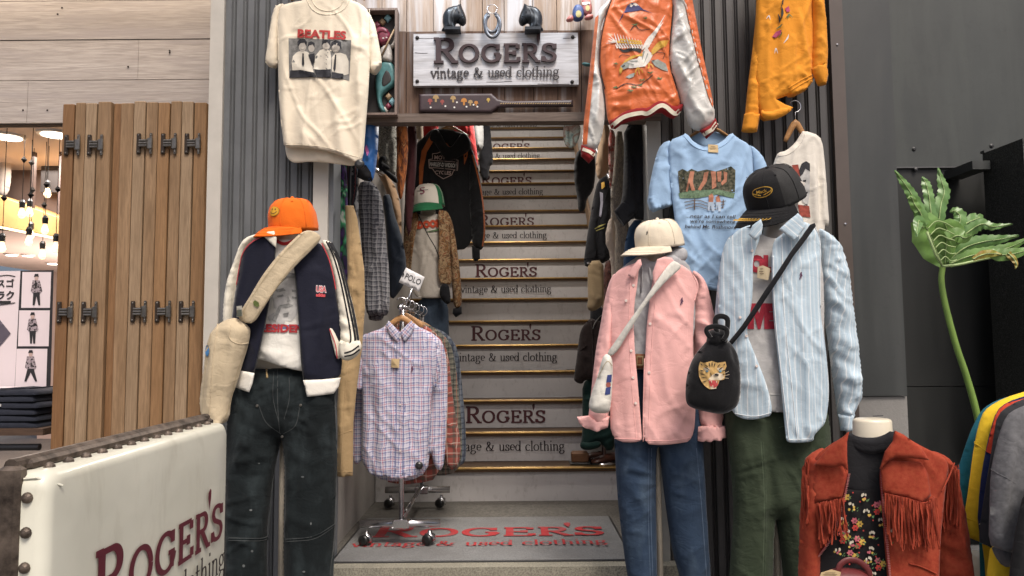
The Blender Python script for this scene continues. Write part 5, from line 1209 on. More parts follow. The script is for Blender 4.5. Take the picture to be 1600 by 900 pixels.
# black trucker cap
c = Cap('trucker_cap', 'black mesh-backed cap with gold oval badge and gold leaves over the striped shirt', 1212, 312, YC-.01, .220, 64, 26, -8, .60, 1.10)
MESH = plain('black_mesh', (.02, .02, .02), .8, 0, .5, 400); CB = fab('black_twill', (.013, .013, .014), .9, .1, 9, .4, cr=.3)
c.crown(CB, MESH, 62); br = c.brim(CB, .44, .24, .16)
GLD = plain('gold_thread', (.62, .36, .05), .6, .2, .2, 150)
o1 = ell(0, 0, .040, .026, 28); i1 = ell(0, 0, .036, .022, 28)
c.patch('badge_border', -24, 30, o1, GLD, .002, None, .005); c.patch('badge', -24, 30, i1, CB, .0035, None, .005)
c.text(-24, 30, 'Mack', .040, GLD, .005, .01, .016, 0, -.005)
for s_ in (-1, 1):
    for i in range(5): c.patch('badge_leaf', -24, 30, [(s_*(.004+.006*i), -.015+.002*i), (s_*(.009+.006*i), -.011+.0028*i), (s_*(.011+.006*i), -.014+.003*i), (s_*(.007+.006*i), -.018+.0022*i)], GLD, .005, None, .003)
mb = MB()
for j in range(17):
    a = -44+j*5.5; t_ = R(a); e = .44*c.w*max(0, math.cos(R(a*90/78)))**.55*.72
    x = c.a*.985*math.sin(t_)*1.07; y = c.b*.985*math.cos(t_)+e; z = -.24*c.w*(math.sin(t_)**2)*.82-.16*c.w*.52*math.cos(t_)+.0095
    p = c.c+c.r*x+c.f*y+c.u*z; d = (c.r*math.cos(t_)-c.f*math.sin(t_)); q = d.cross(c.u).normalized()
    for sg in (-1, 1): mb.add([p-d*.005, p+d*.008+q*sg*.006, p+d*.018+q*sg*.015, p+d*.001+q*sg*.010], [(0, 1, 2, 3)])
mb.build('gold_leaves', GLD, br)
# ================================================================ clothes hanging on the two outer walls
# ---- cream band T-shirt
Yh = 3.20
BT = torso(505, 92, .035, Yh)
CR = fab('aged_cream_jersey', (.68, .60, .47), .92, .05, 7, .25, 220)
t, s = cloth('printed_t_shirt', [(484, -13), (478, 0), (448, 5), (436, 12), (433, 40), (434, 100), (436, 165), (442, 215), (444, 230), (462, 229), (490, 231), (515, 236), (540, 245), (556, 254), (567, 252), (571, 200), (575, 150), (577, 113), (579, 60), (578, 18), (560, 4), (548, 0), (541, -13), (512, -4)], Yh, CR, B=BT, T=.010, Rr=.03, back=.012, folds=hang(101, .009), smooth=1, res=.009, open=[(444, 230, 490, 231), (490, 231, 540, 245), (540, 245, 567, 253)],
    creases=[(450, 60, 446, 240, 10, .012), (560, 60, 566, 240, 10, .012), (470, 170, 478, 250, 9, .012), (530, 160, 538, 255, 9, .012), (440, 30, 470, 120, 6, .006), (575, 40, 545, 120, 6, .006)])
cloth('sleeve', [(446, 4), (429, 10), (423, 32), (415, 86), (414, 96), (422, 107), (436, 102), (437, 60), (440, 20)], Yh+.01, CR, t, T=.028, Rr=.035, back=.025, folds=slv(104, .006, 20), smooth=1, open=[(415, 92, 436, 104)])
cloth('sleeve', [(564, 4), (584, 30), (591, 62), (597, 97), (594, 104), (584, 117), (576, 112), (575, 60), (572, 20)], Yh+.01, CR, t, T=.028, Rr=.035, back=.025, folds=slv(105, .006, -20), smooth=1, open=[(577, 114, 596, 100)])
tag(t, 'cream T-shirt with a grey print of four men and red lettering hanging high', 't-shirt')
seams('neckband', [[(484, -10), (492, 12), (512, 19), (532, 12), (541, -10)], [(478, -4), (488, 18), (512, 25), (538, 17), (548, -4)]], s, CR, t, .0025)
seams('seam', [[(431, 8), (434, 40), (436, 98)], [(577, 14), (578, 60), (577, 112)], [(446, 226), (490, 227), (518, 232), (545, 242), (566, 247)]], s, CR, t, .0016)
cloth('back_panel', [(444, 200), (446, 240), (451, 250), (460, 255), (483, 252), (510, 254), (535, 257), (553, 260), (562, 250), (566, 200)], Yh+.035, CR, t, T=.004, B=BT, folds=hang(106, .006))
decal('print', [[(451, 60), (549, 63), (546, 126), (538, 124), (500, 121), (452, 122)]], s, plain('photo_grey', (.17, .165, .155), .9, 0, .4, 40), t, .0018)
WP = plain('photo_white', (.60, .55, .46), .9, 0, .06, 60); SP = plain('photo_skin', (.42, .38, .33), .9, 0, .08, 60)
decal('print', [[(458, 88), (464, 82), (473, 79), (482, 82), (487, 92), (489, 108), (491, 115), (480, 113), (457, 110), (456, 98)], [(493, 88), (500, 79), (508, 76), (516, 80), (518, 92), (517, 108), (505, 110), (490, 108), (492, 97)],
   [(519, 90), (524, 83), (533, 83), (541, 86), (545, 96), (545, 116), (539, 118), (530, 115), (519, 112)]], s, WP, t, .0026)
decal('print', [ell(473, 73, 6, 8, 14), ell(487, 75, 5, 7, 14), ell(510, 71, 6, 8, 14), ell(525, 75, 6.5, 8, 14)], s, SP, t, .0034, 2.5)
decal('print', [[(466, 74), (465, 66), (469, 61), (476, 61), (480, 66), (479, 73), (476, 67), (470, 68)], [(481, 75), (482, 67), (487, 65), (492, 68), (492, 75), (489, 70), (484, 71)], [(503, 72), (504, 64), (510, 62), (517, 64), (517, 73), (513, 68), (507, 68)], [(517, 76), (518, 67), (525, 63), (533, 66), (534, 78), (530, 72), (522, 70)],
   [(473, 84), (475, 84), (476, 101), (474, 105), (472, 101)], [(524, 86), (526, 86), (525, 108), (523, 113), (521, 108)], [(482, 86), (492, 84), (492, 96), (488, 102)], [(454, 111), (470, 110), (491, 114), (495, 121), (453, 122)], [(492, 110), (517, 109), (518, 122), (496, 121)], [(519, 114), (537, 116), (537, 124), (519, 122)]], s, INK, t, .0042, 2.5)
decal('print', [[(470, 75), (476, 75), (473, 78)], [(507, 75), (513, 75), (510, 78)], [(522, 79), (528, 79), (525, 82)]], s, WP, t, .005, 2)
print_text('BEATLES', 465, 58.5, 76, s, plain('faded_red_print', (.40, .045, .04), .9, 0, .2, 60), t, hpx=12.5, bold=.045, rot=2.5)
sec_tag(562, 257, s, t, .021)
hanger('wooden hanger in the neck of the cream photo-print T-shirt', 512, -16, Yh+.02, 60, 14)
# ---- blue satin jacket behind it
BLU = fab('royal_blue_satin', (.015, .10, .32), .45, .12, 6, .2, 120, .2, None, .5)
t, s = cloth('satin_jacket', [(560, 90), (575, 105), (583, 128), (589, 165), (592, 195), (590, 240), (584, 284), (572, 283), (560, 276), (557, 262), (560, 200), (552, 120)], 3.36, BLU, T=.045, Rr=.05, back=.04, folds=slv(103, .012, 20))
tag(t, 'royal blue satin jacket sleeve hanging beside the cream T-shirt', 'jacket')
decal('lining', [[(560, 262), (572, 258), (580, 270), (582, 284), (570, 283), (558, 277)]], s, BLACK, t, .003)
decal('pink_trim', [[(570, 232), (573, 226), (577, 238), (574, 244)]], s, plain('pink_trim', (.4, .1, .3), .7), t, .003)
# ---- orange souvenir jacket
Yo = 3.16
SAT = fab('orange_satin', (.58, .13, .03), .40, .08, 6, .35, 90, .3, None, .5, cr=.6); SIL = fab('silver_satin', (.52, .51, .48), .34, .06, 6, .35, 90, .3, None, .5, cr=.6)
RIBR = fab('dark_red_rib', (.20, .012, .014)); RIBW = fab('cream_rib', (.66, .60, .48))
t = thing('souvenir_jacket', 'orange satin jacket with an embroidered eagle and silver sleeves hanging above the blue T-shirt', 'jacket', at(1010, 200, Yo))
BO = torso(1000, 85, .05, Yo)
bd, bs = cloth('body_panel', [(975, -70), (960, -30), (955, 0), (943, 32), (936, 72), (936, 110), (945, 140), (948, 180), (953, 197), (975, 183), (1010, 178), (1030, 168), (1050, 176), (1066, 165), (1059, 144), (1046, 104), (1048, 58), (1053, 23), (1050, -20), (1035, -70), (1005, -60)], Yo, SAT, t, B=BO, T=.02, Rr=.04, back=.03, folds=hang(111, .008)+[(.007, .08, .25, 60, 115, 'c'), (.005, .07, .2, -50, 119, 'c')], smooth=1, res=.007,
    creases=[(950, 160, 1000, 150, 6, .008), (945, 170, 985, 175, 5, .008), (960, 145, 1040, 150, 5, .006), (1040, 110, 1056, 160, 6, .010), (950, 60, 942, 130, 6, .010), (1030, 130, 1050, 165, 5, .008)])
hm, hs = cloth('hem_rib', [(950, 188), (960, 186), (976, 173), (1000, 168), (1012, 169), (1026, 158), (1036, 157), (1054, 168), (1067, 160), (1069, 168), (1055, 186), (1045, 184), (1031, 174), (1012, 185), (976, 191), (957, 205)], Yo-.01, RIBR, t, B=BO, T=.022, Rr=.02, back=.02, folds=[(.003, .02, .3, 0, 116)], smooth=1, res=.006)
lines('hem_stripe', [([(956, 197), (975, 183), (1000, 177), (1012, 177.5), (1030, 166), (1040, 167), (1054, 178), (1062, 173)], 6.5, 8)], hs, RIBW, hm, .004)
s1, ss1 = cloth('sleeve', [(965, -30), (952, 0), (932, 18), (928, 58), (918, 139), (910, 215), (909, 228), (920, 236), (934, 232), (942, 208), (946, 173), (942, 139), (935, 110), (934, 72), (941, 32), (958, 5)], Yo-.015, SIL, t, T=.035, Rr=.04, back=.03, res=.007, folds=slv(112, .007, 30), creases=[(938, 60, 930, 220, 5, .010), (942, 110, 925, 215, 4, .008)])
decal('sleeve_stripe', [[(930, 28), (935, 24), (931, 70), (926, 130), (920, 190), (917, 226), (910, 226), (912, 190), (919, 130), (927, 58)]], ss1, SAT, s1, .0045)
s2, ss2 = cloth('sleeve', [(1040, -40), (1069, -8), (1080, 40), (1097, 110), (1115, 166), (1118, 184), (1112, 197), (1094, 206), (1078, 200), (1069, 174), (1059, 138), (1045, 106), (1045, 75), (1050, 35), (1052, 5)], Yo-.03, SIL, t, T=.045, Rr=.055, back=.035, res=.007, folds=slv(113, .009, 20), creases=[(1060, 30, 1085, 150, 7, .012), (1055, 90, 1090, 190, 6, .010), (1062, 140, 1100, 195, 5, .010)])
decal('sleeve_stripe', [[(1067, -8), (1080, -8), (1094, 68), (1114, 160), (1113, 168), (1106, 150), (1088, 86), (1075, 30)]], ss2, SAT, s2, .0045)
for pts, sd, Yq in (([(908, 226), (922, 231), (931, 236), (928, 247), (920, 255), (908, 244)], 117, Yo-.02), ([(1093, 204), (1108, 196), (1118, 184), (1122, 198), (1113, 209), (1104, 217)], 118, Yo-.05)):
    cf, cs = cloth('cuff_rib', pts, Yq, RIBR, t, T=.025, Rr=.02, back=.02, folds=[(.002, .02, .2, 20, sd)], smooth=0, res=.006)
    a = np.array(pts, float)
    if sd == 117: lines('cuff_stripe', [([(910, 233), (921, 237), (929, 243)], 5)], cs, RIBW, cf, .003)
    else: lines('cuff_stripe', [([(1100, 210), (1112, 203), (1120, 192)], 6)], cs, RIBW, cf, .003)
for p_ in ([(955, 0), (944, 32), (937, 72), (937, 110), (945, 140)], [(1052, 0), (1050, 35), (1047, 60), (1046, 104), (1058, 140)]): seams('piping', [p_], bs, BLACK, bd, .002, .004)
# embroidery: mountain, pine twigs, eagle
EW = plain('thread_white', (.66, .62, .56), .6, 0, .1, 90); EG = plain('thread_gold', (.60, .34, .04), .6, 0, .15, 90); EGN = plain('thread_green', (.08, .14, .05), .7, 0, .3, 90); EBL = plain('thread_navy', (.03, .03, .12), .7); EGR = plain('thread_grey', (.26, .28, .25), .7, 0, .15, 90); EBK = plain('thread_black', (.012, .012, .012), .7)
decal('mountain', [[(975, 20), (980, 9), (987, 5), (995, 6), (1005, 15), (1020, 21), (1002, 16), (990, 18)], [(965, 38), (975, 18), (973, 26)]], bs, EBL, bd, .0022)
decal('mountain_snow', [[(979, 11), (984, 6), (988, 4.5), (993, 5), (998, 9), (993, 10), (990, 8), (986, 12), (983, 9)]], bs, EW, bd, .003, 2)
ft = []
for i in range(12):     # raised right wing: long primaries
    a = i/11; x0 = 1008+6*a*1.5; y0 = 68-10*a*.6
    ft.append(([(1003+14*a, 78-22*a*.6), (1014+9*a, 58-6*a), (1019+20*a-8*(1-a)*0, 50-26*a+8*(1-a))], [2.6, 2.8, .4], 4))
for i in range(9): ft.append(([(1004+i*2.2, 84-4*i), (1015+2.6*i, 72-4.5*i)], [2.6, .6]))
lines('wing_feathers', ft, bs, EW, bd, .003, 3)
ft = [([(1003-4.2*i, 73-.8*i+.25*i*i*.3), (1001-4.6*i, 63-1.2*i)], [2.8, .6]) for i in range(10)]+[([(962, 66), (953-2*i, 56+4.2*i)], [2.2, .4]) for i in range(4)]
lines('wing_feathers', ft, bs, EW, bd, .003, 3)
lines('wing_cover', [([(1002, 66), (985, 64), (968, 62)], 3), ([(1003, 69), (985, 68), (964, 66)], 2.5)], bs, EG, bd, .004, 3)
ft = [([(1001-4*i, 76), (999-4.2*i, 70)], [3, .8]) for i in range(10)]
lines('wing_dark', [([(1002, 80), (990, 77), (975, 80), (966, 75)], [6, 5, 5, 1], 5)], bs, EBK, bd, .0025, 3); lines('wing_feathers', ft, bs, EW, bd, .0045, 3)
decal('eagle_body', [[(975, 100), (983, 94), (995, 92), (1003, 84), (1010, 72), (1014, 80), (1020, 86), (1015, 96), (1008, 104), (995, 106), (984, 107), (976, 106)]], bs, EW, bd, .003)
lines('eagle_neck', [([(1004, 88-i), (990-2*i, 90+1.5*i-2), (976-1.5*i, 95+2.2*i)], [1, 2.4, .5], 4) for i in range(5)], bs, EG, bd, .004, 3)
lines('eagle_shade', [([(1006, 80), (1003, 94)], [3, 1]), ([(1012, 84), (1006, 100)], [2, .6]), ([(984, 96), (996, 96)], [1, 2]), ([(978, 98), (990, 102)], [.6, 1.6])], bs, EGR, bd, .0045, 3)
decal('eagle_head', [[(969, 104), (976, 98), (984, 99), (982, 106), (975, 109), (970, 110)]], bs, EGR, bd, .005, 2)
decal('eagle_beak', [[(969, 105), (973, 108), (971, 114), (968, 117), (967, 110)]], bs, EG, bd, .0055, 2)
lines('eye', [([(972, 105), (976, 103)], 1.6)], bs, EBK, bd, .0065, 2)
lines('tail', [([(1018, 86-1.5*i), (1030, 76-2.2*i), (1041+i, 72-2*i)], [2, 3.4, .8], 4) for i in range(5)], bs, EG, bd, .004, 3)
lines('talons', [([(996, 106), (993, 112), (992, 117)], 1.6, 4), ([(996, 106), (998, 112), (999, 117)], 1.6, 4), ([(996, 106), (1002, 110), (1004, 115)], 1.6, 4), ([(1012, 100), (1014, 104), (1012, 108)], 1.8, 4), ([(1012, 100), (1018, 102), (1020, 106)], 1.6, 4)], bs, EG, bd, .005, 3)
decal('branch', [[(1017, 95), (1028, 93), (1040, 100), (1044, 112), (1036, 110), (1024, 104)], [(977, 121), (985, 116), (992, 114), (990, 120), (983, 123)]], bs, EGR, bd, .003)
lines('twig', [([(963, 139), (978, 131), (998, 133), (1012, 124), (1020, 117)], 1.2, 5), ([(985, 48), (992, 40), (1000, 47), (1015, 46)], 1.2, 5), ([(967, 90), (972, 86), (984, 88)], .9, 5), ([(1026, 82), (1038, 84), (1036, 92)], .9, 5)], bs, EBK, bd, .003, 4)
rng = random.Random(4); nd = []
for cx, cy in ((992, 40), (1010, 30), (961, 138), (985, 143), (1001, 134), (1003, 126), (1016, 115), (1031, 124), (963, 101), (990, 137)):
    for q in range(11):
        a = rng.uniform(.1, 3.04); L = rng.uniform(3, 6.5); nd.append(([(cx, cy), (cx+L*math.cos(a), cy-L*math.sin(a)*.7)], [1.3, .5]))
lines('pine_needles', nd, bs, EGN, bd, .004, 3)
hanger('wooden hanger inside the orange satin jacket', 1005, -66, Yo+.02, 50, 20)
# ---- yellow-orange embroidered shirt
Yy = 3.17; YO = fab('golden_twill', (.66, .26, .025), .85, .06, 6, .4, 200, .1)
t = thing('western_shirt', 'golden orange shirt with embroidered flowers hanging high beside the brown trim', 'shirt', at(1225, 180, Yy))
BY = torso(1225, 60, .04, Yy)
bd, bs = cloth('body_panel', [(1205, -80), (1186, -60), (1182, 0), (1180, 60), (1178, 110), (1184, 165), (1190, 181), (1197, 186), (1218, 183), (1232, 176), (1239, 168), (1227, 163), (1214, 155), (1228, 150), (1244, 148), (1260, 140), (1269, 127), (1270, 110), (1272, 60), (1270, 0), (1266, -60), (1245, -80)], Yy, YO, t, B=BY, T=.02, Rr=.03, back=.03, folds=hang(121, .009), smooth=0, res=.008, open=[(1197, 186, 1232, 178), (1227, 163, 1269, 127), (1190, 181, 1197, 186)], creases=[(1195, 0, 1192, 175, 4, .008), (1215, -10, 1214, 150, 5, .009), (1240, 20, 1262, 120, 6, .012), (1233, 60, 1236, 145, 4, .008), (1250, 60, 1248, 140, 4, .007)])
cloth('front_hem', [(1190, 170), (1196, 176), (1220, 168), (1239, 168), (1232, 177), (1218, 184), (1197, 187), (1189, 180)], Yy-.05, YO, t, T=.012, Rr=.015, back=.01, folds=[(.006, .03, .1, 0, 124)], smooth=1)
s1, ss1 = cloth('sleeve', [(1186, -60), (1183, 0), (1178, 60), (1174, 93), (1168, 140), (1164, 182), (1162, 200), (1184, 202), (1187, 180), (1186, 130), (1188, 60), (1196, -40)], Yy-.01, YO, t, T=.03, Rr=.035, back=.025, folds=slv(122, .007, 70))
cloth('cuff', [(1163, 178), (1188, 180), (1183, 206), (1159, 205)], Yy-.018, YO, t, T=.03, Rr=.035, back=.018, smooth=0, open=[(1163, 178, 1188, 180), (1159, 205, 1183, 206)])
s2, ss2 = cloth('sleeve', [(1262, -60), (1270, 0), (1271, 60), (1268, 105), (1272, 112), (1292, 112), (1294, 90), (1293, 55), (1288, 0), (1282, -50)], Yy-.02, YO, t, T=.03, Rr=.035, back=.025, folds=slv(123, .008, 60), creases=[(1276, 60, 1290, 80, 4, .008), (1272, 95, 1290, 90, 4, .008)])
cloth('cuff', [(1268, 107), (1291, 98), (1294, 118), (1291, 132), (1278, 133), (1271, 118)], Yy-.03, YO, t, T=.03, Rr=.035, back=.018, smooth=0, open=[(1268, 107, 1291, 98), (1278, 133, 1291, 132)])
seams('gathering', [[(1232, 138), (1250, 126), (1268, 117)], [(1234, 143), (1252, 131), (1269, 122)]], bs, YO, bd, .003)
EP = plain('thread_pink', (.42, .05, .12), .7, 0, .3, 120)
decal('flower', [[(1206, 58), (1212, 50), (1221, 47), (1219, 54), (1211, 60)], [(1226, 14), (1232, 10), (1234, 18), (1229, 20)], [(1275, 8), (1284, 6), (1287, 10), (1278, 12)]], bs, EP, bd, .004, 2)
lines('leaves', [([(1215, 22), (1218, 30), (1217, 37)], [.6, 3.4, .6], 4), ([(1220, 8), (1222, 18), (1221, 30)], [.6, 4, .6], 4), ([(1223, 0), (1222, 8)], 2)], bs, EBK, bd, .004, 3)
lines('leaves', [([(1230, 30), (1233, 24), (1238, 28)], [.5, 2, .5], 4), ([(1212, 46), (1218, 42), (1222, 38)], [.5, 2.4, .5], 4), ([(1216, 60), (1220, 54), (1221, 50)], [.5, 1.6, .5], 4), ([(1228, 28), (1233, 22)], 1.4)], bs, EGN, bd, .0045, 3)
lines('pale_flower', [([(1224, 68), (1230, 60), (1232, 54)], [.5, 2.6, .5], 4), ([(1210, 84), (1212, 76), (1215, 84)], [.5, 2, .5], 4), ([(1197, 30), (1201, 25), (1203, 31)], [.5, 2, .5], 4)], bs, EW, bd, .003, 3)
# ---- sky blue T-shirt
Yt = 3.17; SKY = fab('sky_blue_jersey', (.30, .44, .62), .92, .05, 7, .25, 220)
BL = torso(1108, 95, .045, Yt)
t, s = cloth('printed_t_shirt', [(1072, 207), (1066, 212), (1046, 219), (1044, 240), (1049, 300), (1056, 355), (1064, 408), (1070, 444), (1095, 451), (1130, 455), (1172, 452), (1180, 380), (1178, 300), (1176, 240), (1172, 226), (1150, 214), (1143, 206), (1128, 222), (1105, 230), (1085, 224)], Yt, SKY, B=BL, T=.010, Rr=.03, back=.012, folds=hang(131, .009), smooth=1, res=.009, open=[(1070, 446, 1172, 454)], creases=[(1060, 240, 1080, 330, 8, .008), (1070, 330, 1078, 445, 8, .010), (1130, 300, 1140, 450, 9, .012), (1100, 340, 1105, 450, 8, .009), (1150, 250, 1160, 340, 7, .008)])
cloth('sleeve', [(1050, 218), (1033, 224), (1024, 246), (1011, 308), (1019, 332), (1035, 325), (1053, 320), (1052, 280), (1048, 240)], Yt+.005, SKY, t, T=.03, Rr=.04, back=.025, folds=slv(132, .006, 20), smooth=1, open=[(1012, 312, 1020, 332), (1019, 330, 1053, 320)])
cloth('sleeve', [(1168, 224), (1182, 232), (1196, 250), (1206, 290), (1200, 320), (1178, 312), (1174, 260)], Yt+.005, SKY, t, T=.03, Rr=.04, back=.025, folds=slv(133, .006, -20), smooth=1, open=[(1178, 314, 1204, 318)])
tag(t, 'sky blue T-shirt with a mountain cartoon print and dark lettering on the corrugated wall', 't-shirt')
seams('neckband', [[(1068, 212), (1084, 230), (1106, 237), (1130, 229), (1147, 212)]], s, SKY, t, .0025); seams('seam', [[(1070, 438), (1120, 446), (1168, 444)]], s, SKY, t, .0016)
cloth('back_neck', [(1074, 206), (1142, 206), (1130, 224), (1105, 232), (1084, 226)], Yt+.05, SKY, t, T=.003)
ROCK = plain('print_rock', (.075, .085, .055), .9, 0, .6, 90, 0, 80, .3, 0, (.14, .13, .09), (.4, .65)); RLG = plain('print_terracotta', (.42, .18, .11), .9, 0, .2, 90); GRS = plain('print_grass', (.13, .20, .12), .9, 0, .4, 90)
decal('print', [[(1059, 268), (1066, 264), (1074, 268), (1080, 264), (1090, 268), (1104, 265), (1118, 268), (1132, 264), (1142, 260), (1149, 266), (1148, 300), (1140, 300), (1120, 296), (1100, 298), (1080, 298), (1062, 302)]], s, ROCK, t, .002)
decal('print', [[(1060, 302), (1080, 298), (1120, 296), (1148, 302), (1146, 310), (1120, 304), (1090, 310), (1062, 310)]], s, GRS, t, .0026)
decal('print', [[(1078, 268), (1085, 268), (1082, 284), (1086, 298), (1080, 298), (1077, 286), (1074, 300), (1071, 299), (1075, 282)], [(1100, 270), (1107, 268), (1104, 284), (1094, 298), (1090, 296), (1098, 282)], [(1110, 268), (1118, 268), (1119, 292), (1112, 296), (1112, 280)], [(1120, 269), (1127, 268), (1126, 284), (1121, 284)], [(1130, 268), (1136, 270), (1135, 284), (1128, 290), (1126, 286), (1131, 280)]], s, RLG, t, .003, 3)
lines('print', [([(1069, 316), (1090, 313), (1110, 318), (1134, 314)], 1, 5), ([(1070, 321), (1090, 318), (1110, 323), (1132, 319)], 1, 5), ([(1071, 326), (1090, 323), (1110, 328), (1130, 324)], 1, 5), ([(1085, 311), (1085, 328)], 1.6), ([(1130, 312), (1129, 326)], 1.4)], s, plain('print_brown', (.14, .09, .06), .9), t, .003)
decal('print', [[(1107, 306), (1112, 302), (1115, 308), (1114, 316), (1107, 316)], [(1118, 308), (1123, 305), (1126, 316), (1119, 316)]], s, RLG, t, .004, 2); decal('print', [[(1106, 316), (1115, 316), (1116, 330), (1112, 331), (1110, 320), (1108, 330), (1105, 329)], [(1118, 316), (1126, 316), (1126, 330), (1122, 331), (1121, 320), (1119, 330)]], s, plain('print_white_blue', (.40, .48, .58), .9), t, .004, 2)
for txt, x, y, w in (('...near as I can tell', 1071, 340, 78), ("we're somewhere", 1078, 348, 70), ('behind Mt. Rushmore', 1070, 356.5, 80)): print_text(txt, x, y, w, s, DARKTX, t, hpx=5.6, bold=.012, rot=1, shear=.12)
paper_tag([(1106, 226), (1121, 227), (1122, 239), (1106, 238)], s, t, .006)
hanger('wooden hanger in the neck of the sky blue T-shirt', 1108, 196, Yt+.03, 32, 17, 20)
# ---- white portrait T-shirt
Yw = 3.18; WHJ = fab('white_jersey_print', (.64, .60, .53), .9, .05)
t, s = cloth('printed_t_shirt', [(1216, 238), (1212, 246), (1207, 262), (1206, 340), (1212, 420), (1285, 420), (1287, 352), (1296, 354), (1293, 310), (1290, 262), (1286, 228), (1281, 212), (1255, 203), (1250, 212), (1242, 224), (1228, 236)], Yw, WHJ, B=torso(1250, 55, .03, Yw), T=.016, Rr=.03, back=.02, res=.008, folds=hang(141, .009), smooth=1, creases=[(1266, 215, 1268, 350, 5, .014), (1282, 230, 1284, 350, 4, .012), (1276, 240, 1276, 345, 3, -.008)])
tag(t, 'white T-shirt with a dark-haired portrait print behind the black cap', 't-shirt')
seams('neckband', [[(1216, 244), (1234, 242), (1252, 224), (1258, 210)]], s, WHJ, t, .0022)
decal('print', [[(1233, 262), (1238, 258), (1247, 257), (1250, 275), (1246, 285), (1234, 282), (1230, 272)]], s, plain('print_brick', (.30, .06, .04), .9, 0, .3, 60), t, .002, 3)
decal('print', [[(1250, 262), (1254, 254), (1262, 253), (1265, 262), (1265, 300), (1262, 322), (1254, 316), (1249, 296)]], s, GREY2, t, .003, 3)
decal('print', [[(1248, 266), (1252, 256), (1259, 252), (1265, 256), (1265, 268), (1258, 264), (1254, 272), (1250, 276)], [(1254, 282), (1259, 281), (1259, 284), (1254, 285)], [(1256, 300), (1262, 300), (1260, 304)]], s, INK, t, .004, 2.5)
decal('print', [[(1246, 320), (1264, 322), (1266, 340), (1250, 338)]], s, MC['print_brick'], t, .003, 3)
hanger('wooden hanger in the neck of the white portrait T-shirt', 1243, 190, Yw+.02, 17, 30, 34, rot=0)
# ================================================================ bust in fringed jacket (lower right)
YS = 2.20
SUE = None
k = N('rust_suede'); co = k.coord(); n1 = k.noise(co, 16, 6, .7); n2 = k.noise(co, 90, 4)
cc = k.ramp(n1, [(.3, (.20, .027, .014)), (.55, (.295, .046, .026)), (.75, (.40, .080, .044))]); cc = k.mix(k.ramp(n2, [(.35, (0, 0, 0)), (.7, (.3, .3, .3))]), cc, (.42, .105, .048))
SUE = k.out(cc, .95, k.bump(n2, .4, .002, k.bump(n1, .25, .004)), 0, .06, .1)
t = thing('dress_form', 'cream headless bust wearing the rust suede fringed jacket', 'mannequin', at(1370, 880, YS).xy.to_3d()+Vector((0, 0, .25)))
c = at(1364, 690, YS); h = at(1364, 655, YS).z
MB().lathe((c.x, c.y, c.z), [(.062, -.05), (.056, 0), (.0545, h-c.z-.006), (.052, h-c.z-.001), (.046, h-c.z+.002), (.02, h-c.z+.003)], 36, 1, .85).build('neck', plain('bust_cream', (.66, .60, .47), .28, 0, .03, 5), t, True)
MB().tube([at(1362, 660, YS)+Vector((-.012, -.035, .022)), at(1362, 660, YS)+Vector((.02, -.03, .023))], .0012, 6).build('mark', INK, t)
bodyform(t, [(1325, 690), (1405, 690), (1470, 720), (1490, 800), (1470, 960), (1470, 1150), (1290, 1150), (1290, 960), (1270, 800), (1290, 720)], YS+.05, MC['bust_cream'], .07)
MB().tube([at(1380, 1100, YS+.05), (at(1380, 1100, YS+.05).x, YS+.05, .02)], .016, 12).build('stand_pole', STEEL, t, True)
MB().lathe((at(1380, 1100, YS+.05).x, YS+.05, 0), [(.17, 0), (.17, .01), (.03, .02), (.017, .05)], 30).build('stand_base', STEEL, t, True)
BUp = torso(1372, 150, .10, YS)
BLK = fab('black_knit', (.016, .016, .018), .95, .1, 9, .4, 260)
tn, tns = cloth('turtleneck', [(1326, 676), (1345, 684), (1375, 684), (1397, 671), (1406, 690), (1440, 720), (1440, 770), (1300, 770), (1300, 710), (1322, 692)], YS-.01, BLK, B=BUp, folds=hang(151, .004), res=.008)
tag(tn, 'black turtleneck top inside the rust suede fringed jacket', 'top')
cf, _ = cloth('rolled_collar', [(1325, 674), (1345, 685), (1372, 686), (1398, 670), (1399, 690), (1390, 704), (1362, 710), (1335, 706), (1325, 698)], YS-.075, BLK, tn, T=.014, Rr=.012, B=torso(1362, 60, .05, YS), folds=[(.003, .05, .3, 80, 152), (.0012, .008, .2, 0, 153)], smooth=1, res=.007)
FLB = fab('black_floral_base', (.012, .011, .012), .9, .1, 9, .3)
dr, drs = cloth('floral_dress', [(1300, 766), (1320, 765), (1345, 764), (1380, 758), (1395, 758), (1400, 830), (1400, 985), (1255, 985), (1262, 900), (1290, 850), (1305, 810)], YS-.012, FLB, B=BUp, folds=hang(154, .004), smooth=1, res=.009)
tag(dr, 'black dress with small pink, yellow and white flowers under the fringed jacket', 'dress')
FPK = plain('flower_pink', (.55, .14, .17), .9, 0, .1, 90); FRD = plain('flower_red', (.50, .05, .04), .9, 0, .1, 90); FYL = plain('flower_yellow', (.60, .40, .08), .9, 0, .1, 90); FWH = plain('flower_white', (.58, .53, .42), .9); FGR = plain('leaf_green', (.10, .20, .08), .9)
def petals(cx, cy, r, n=6):
    return [(cx+r*(1+.22*math.cos(n*a))*math.cos(a), cy+r*(1+.22*math.cos(n*a))*math.sin(a)) for a in np.linspace(0, 2*math.pi, 25)[:-1]]
pols = {'p': [], 'r': [], 'y': [], 'w': [], 'g': [], 'c': []}
rng = random.Random(12)
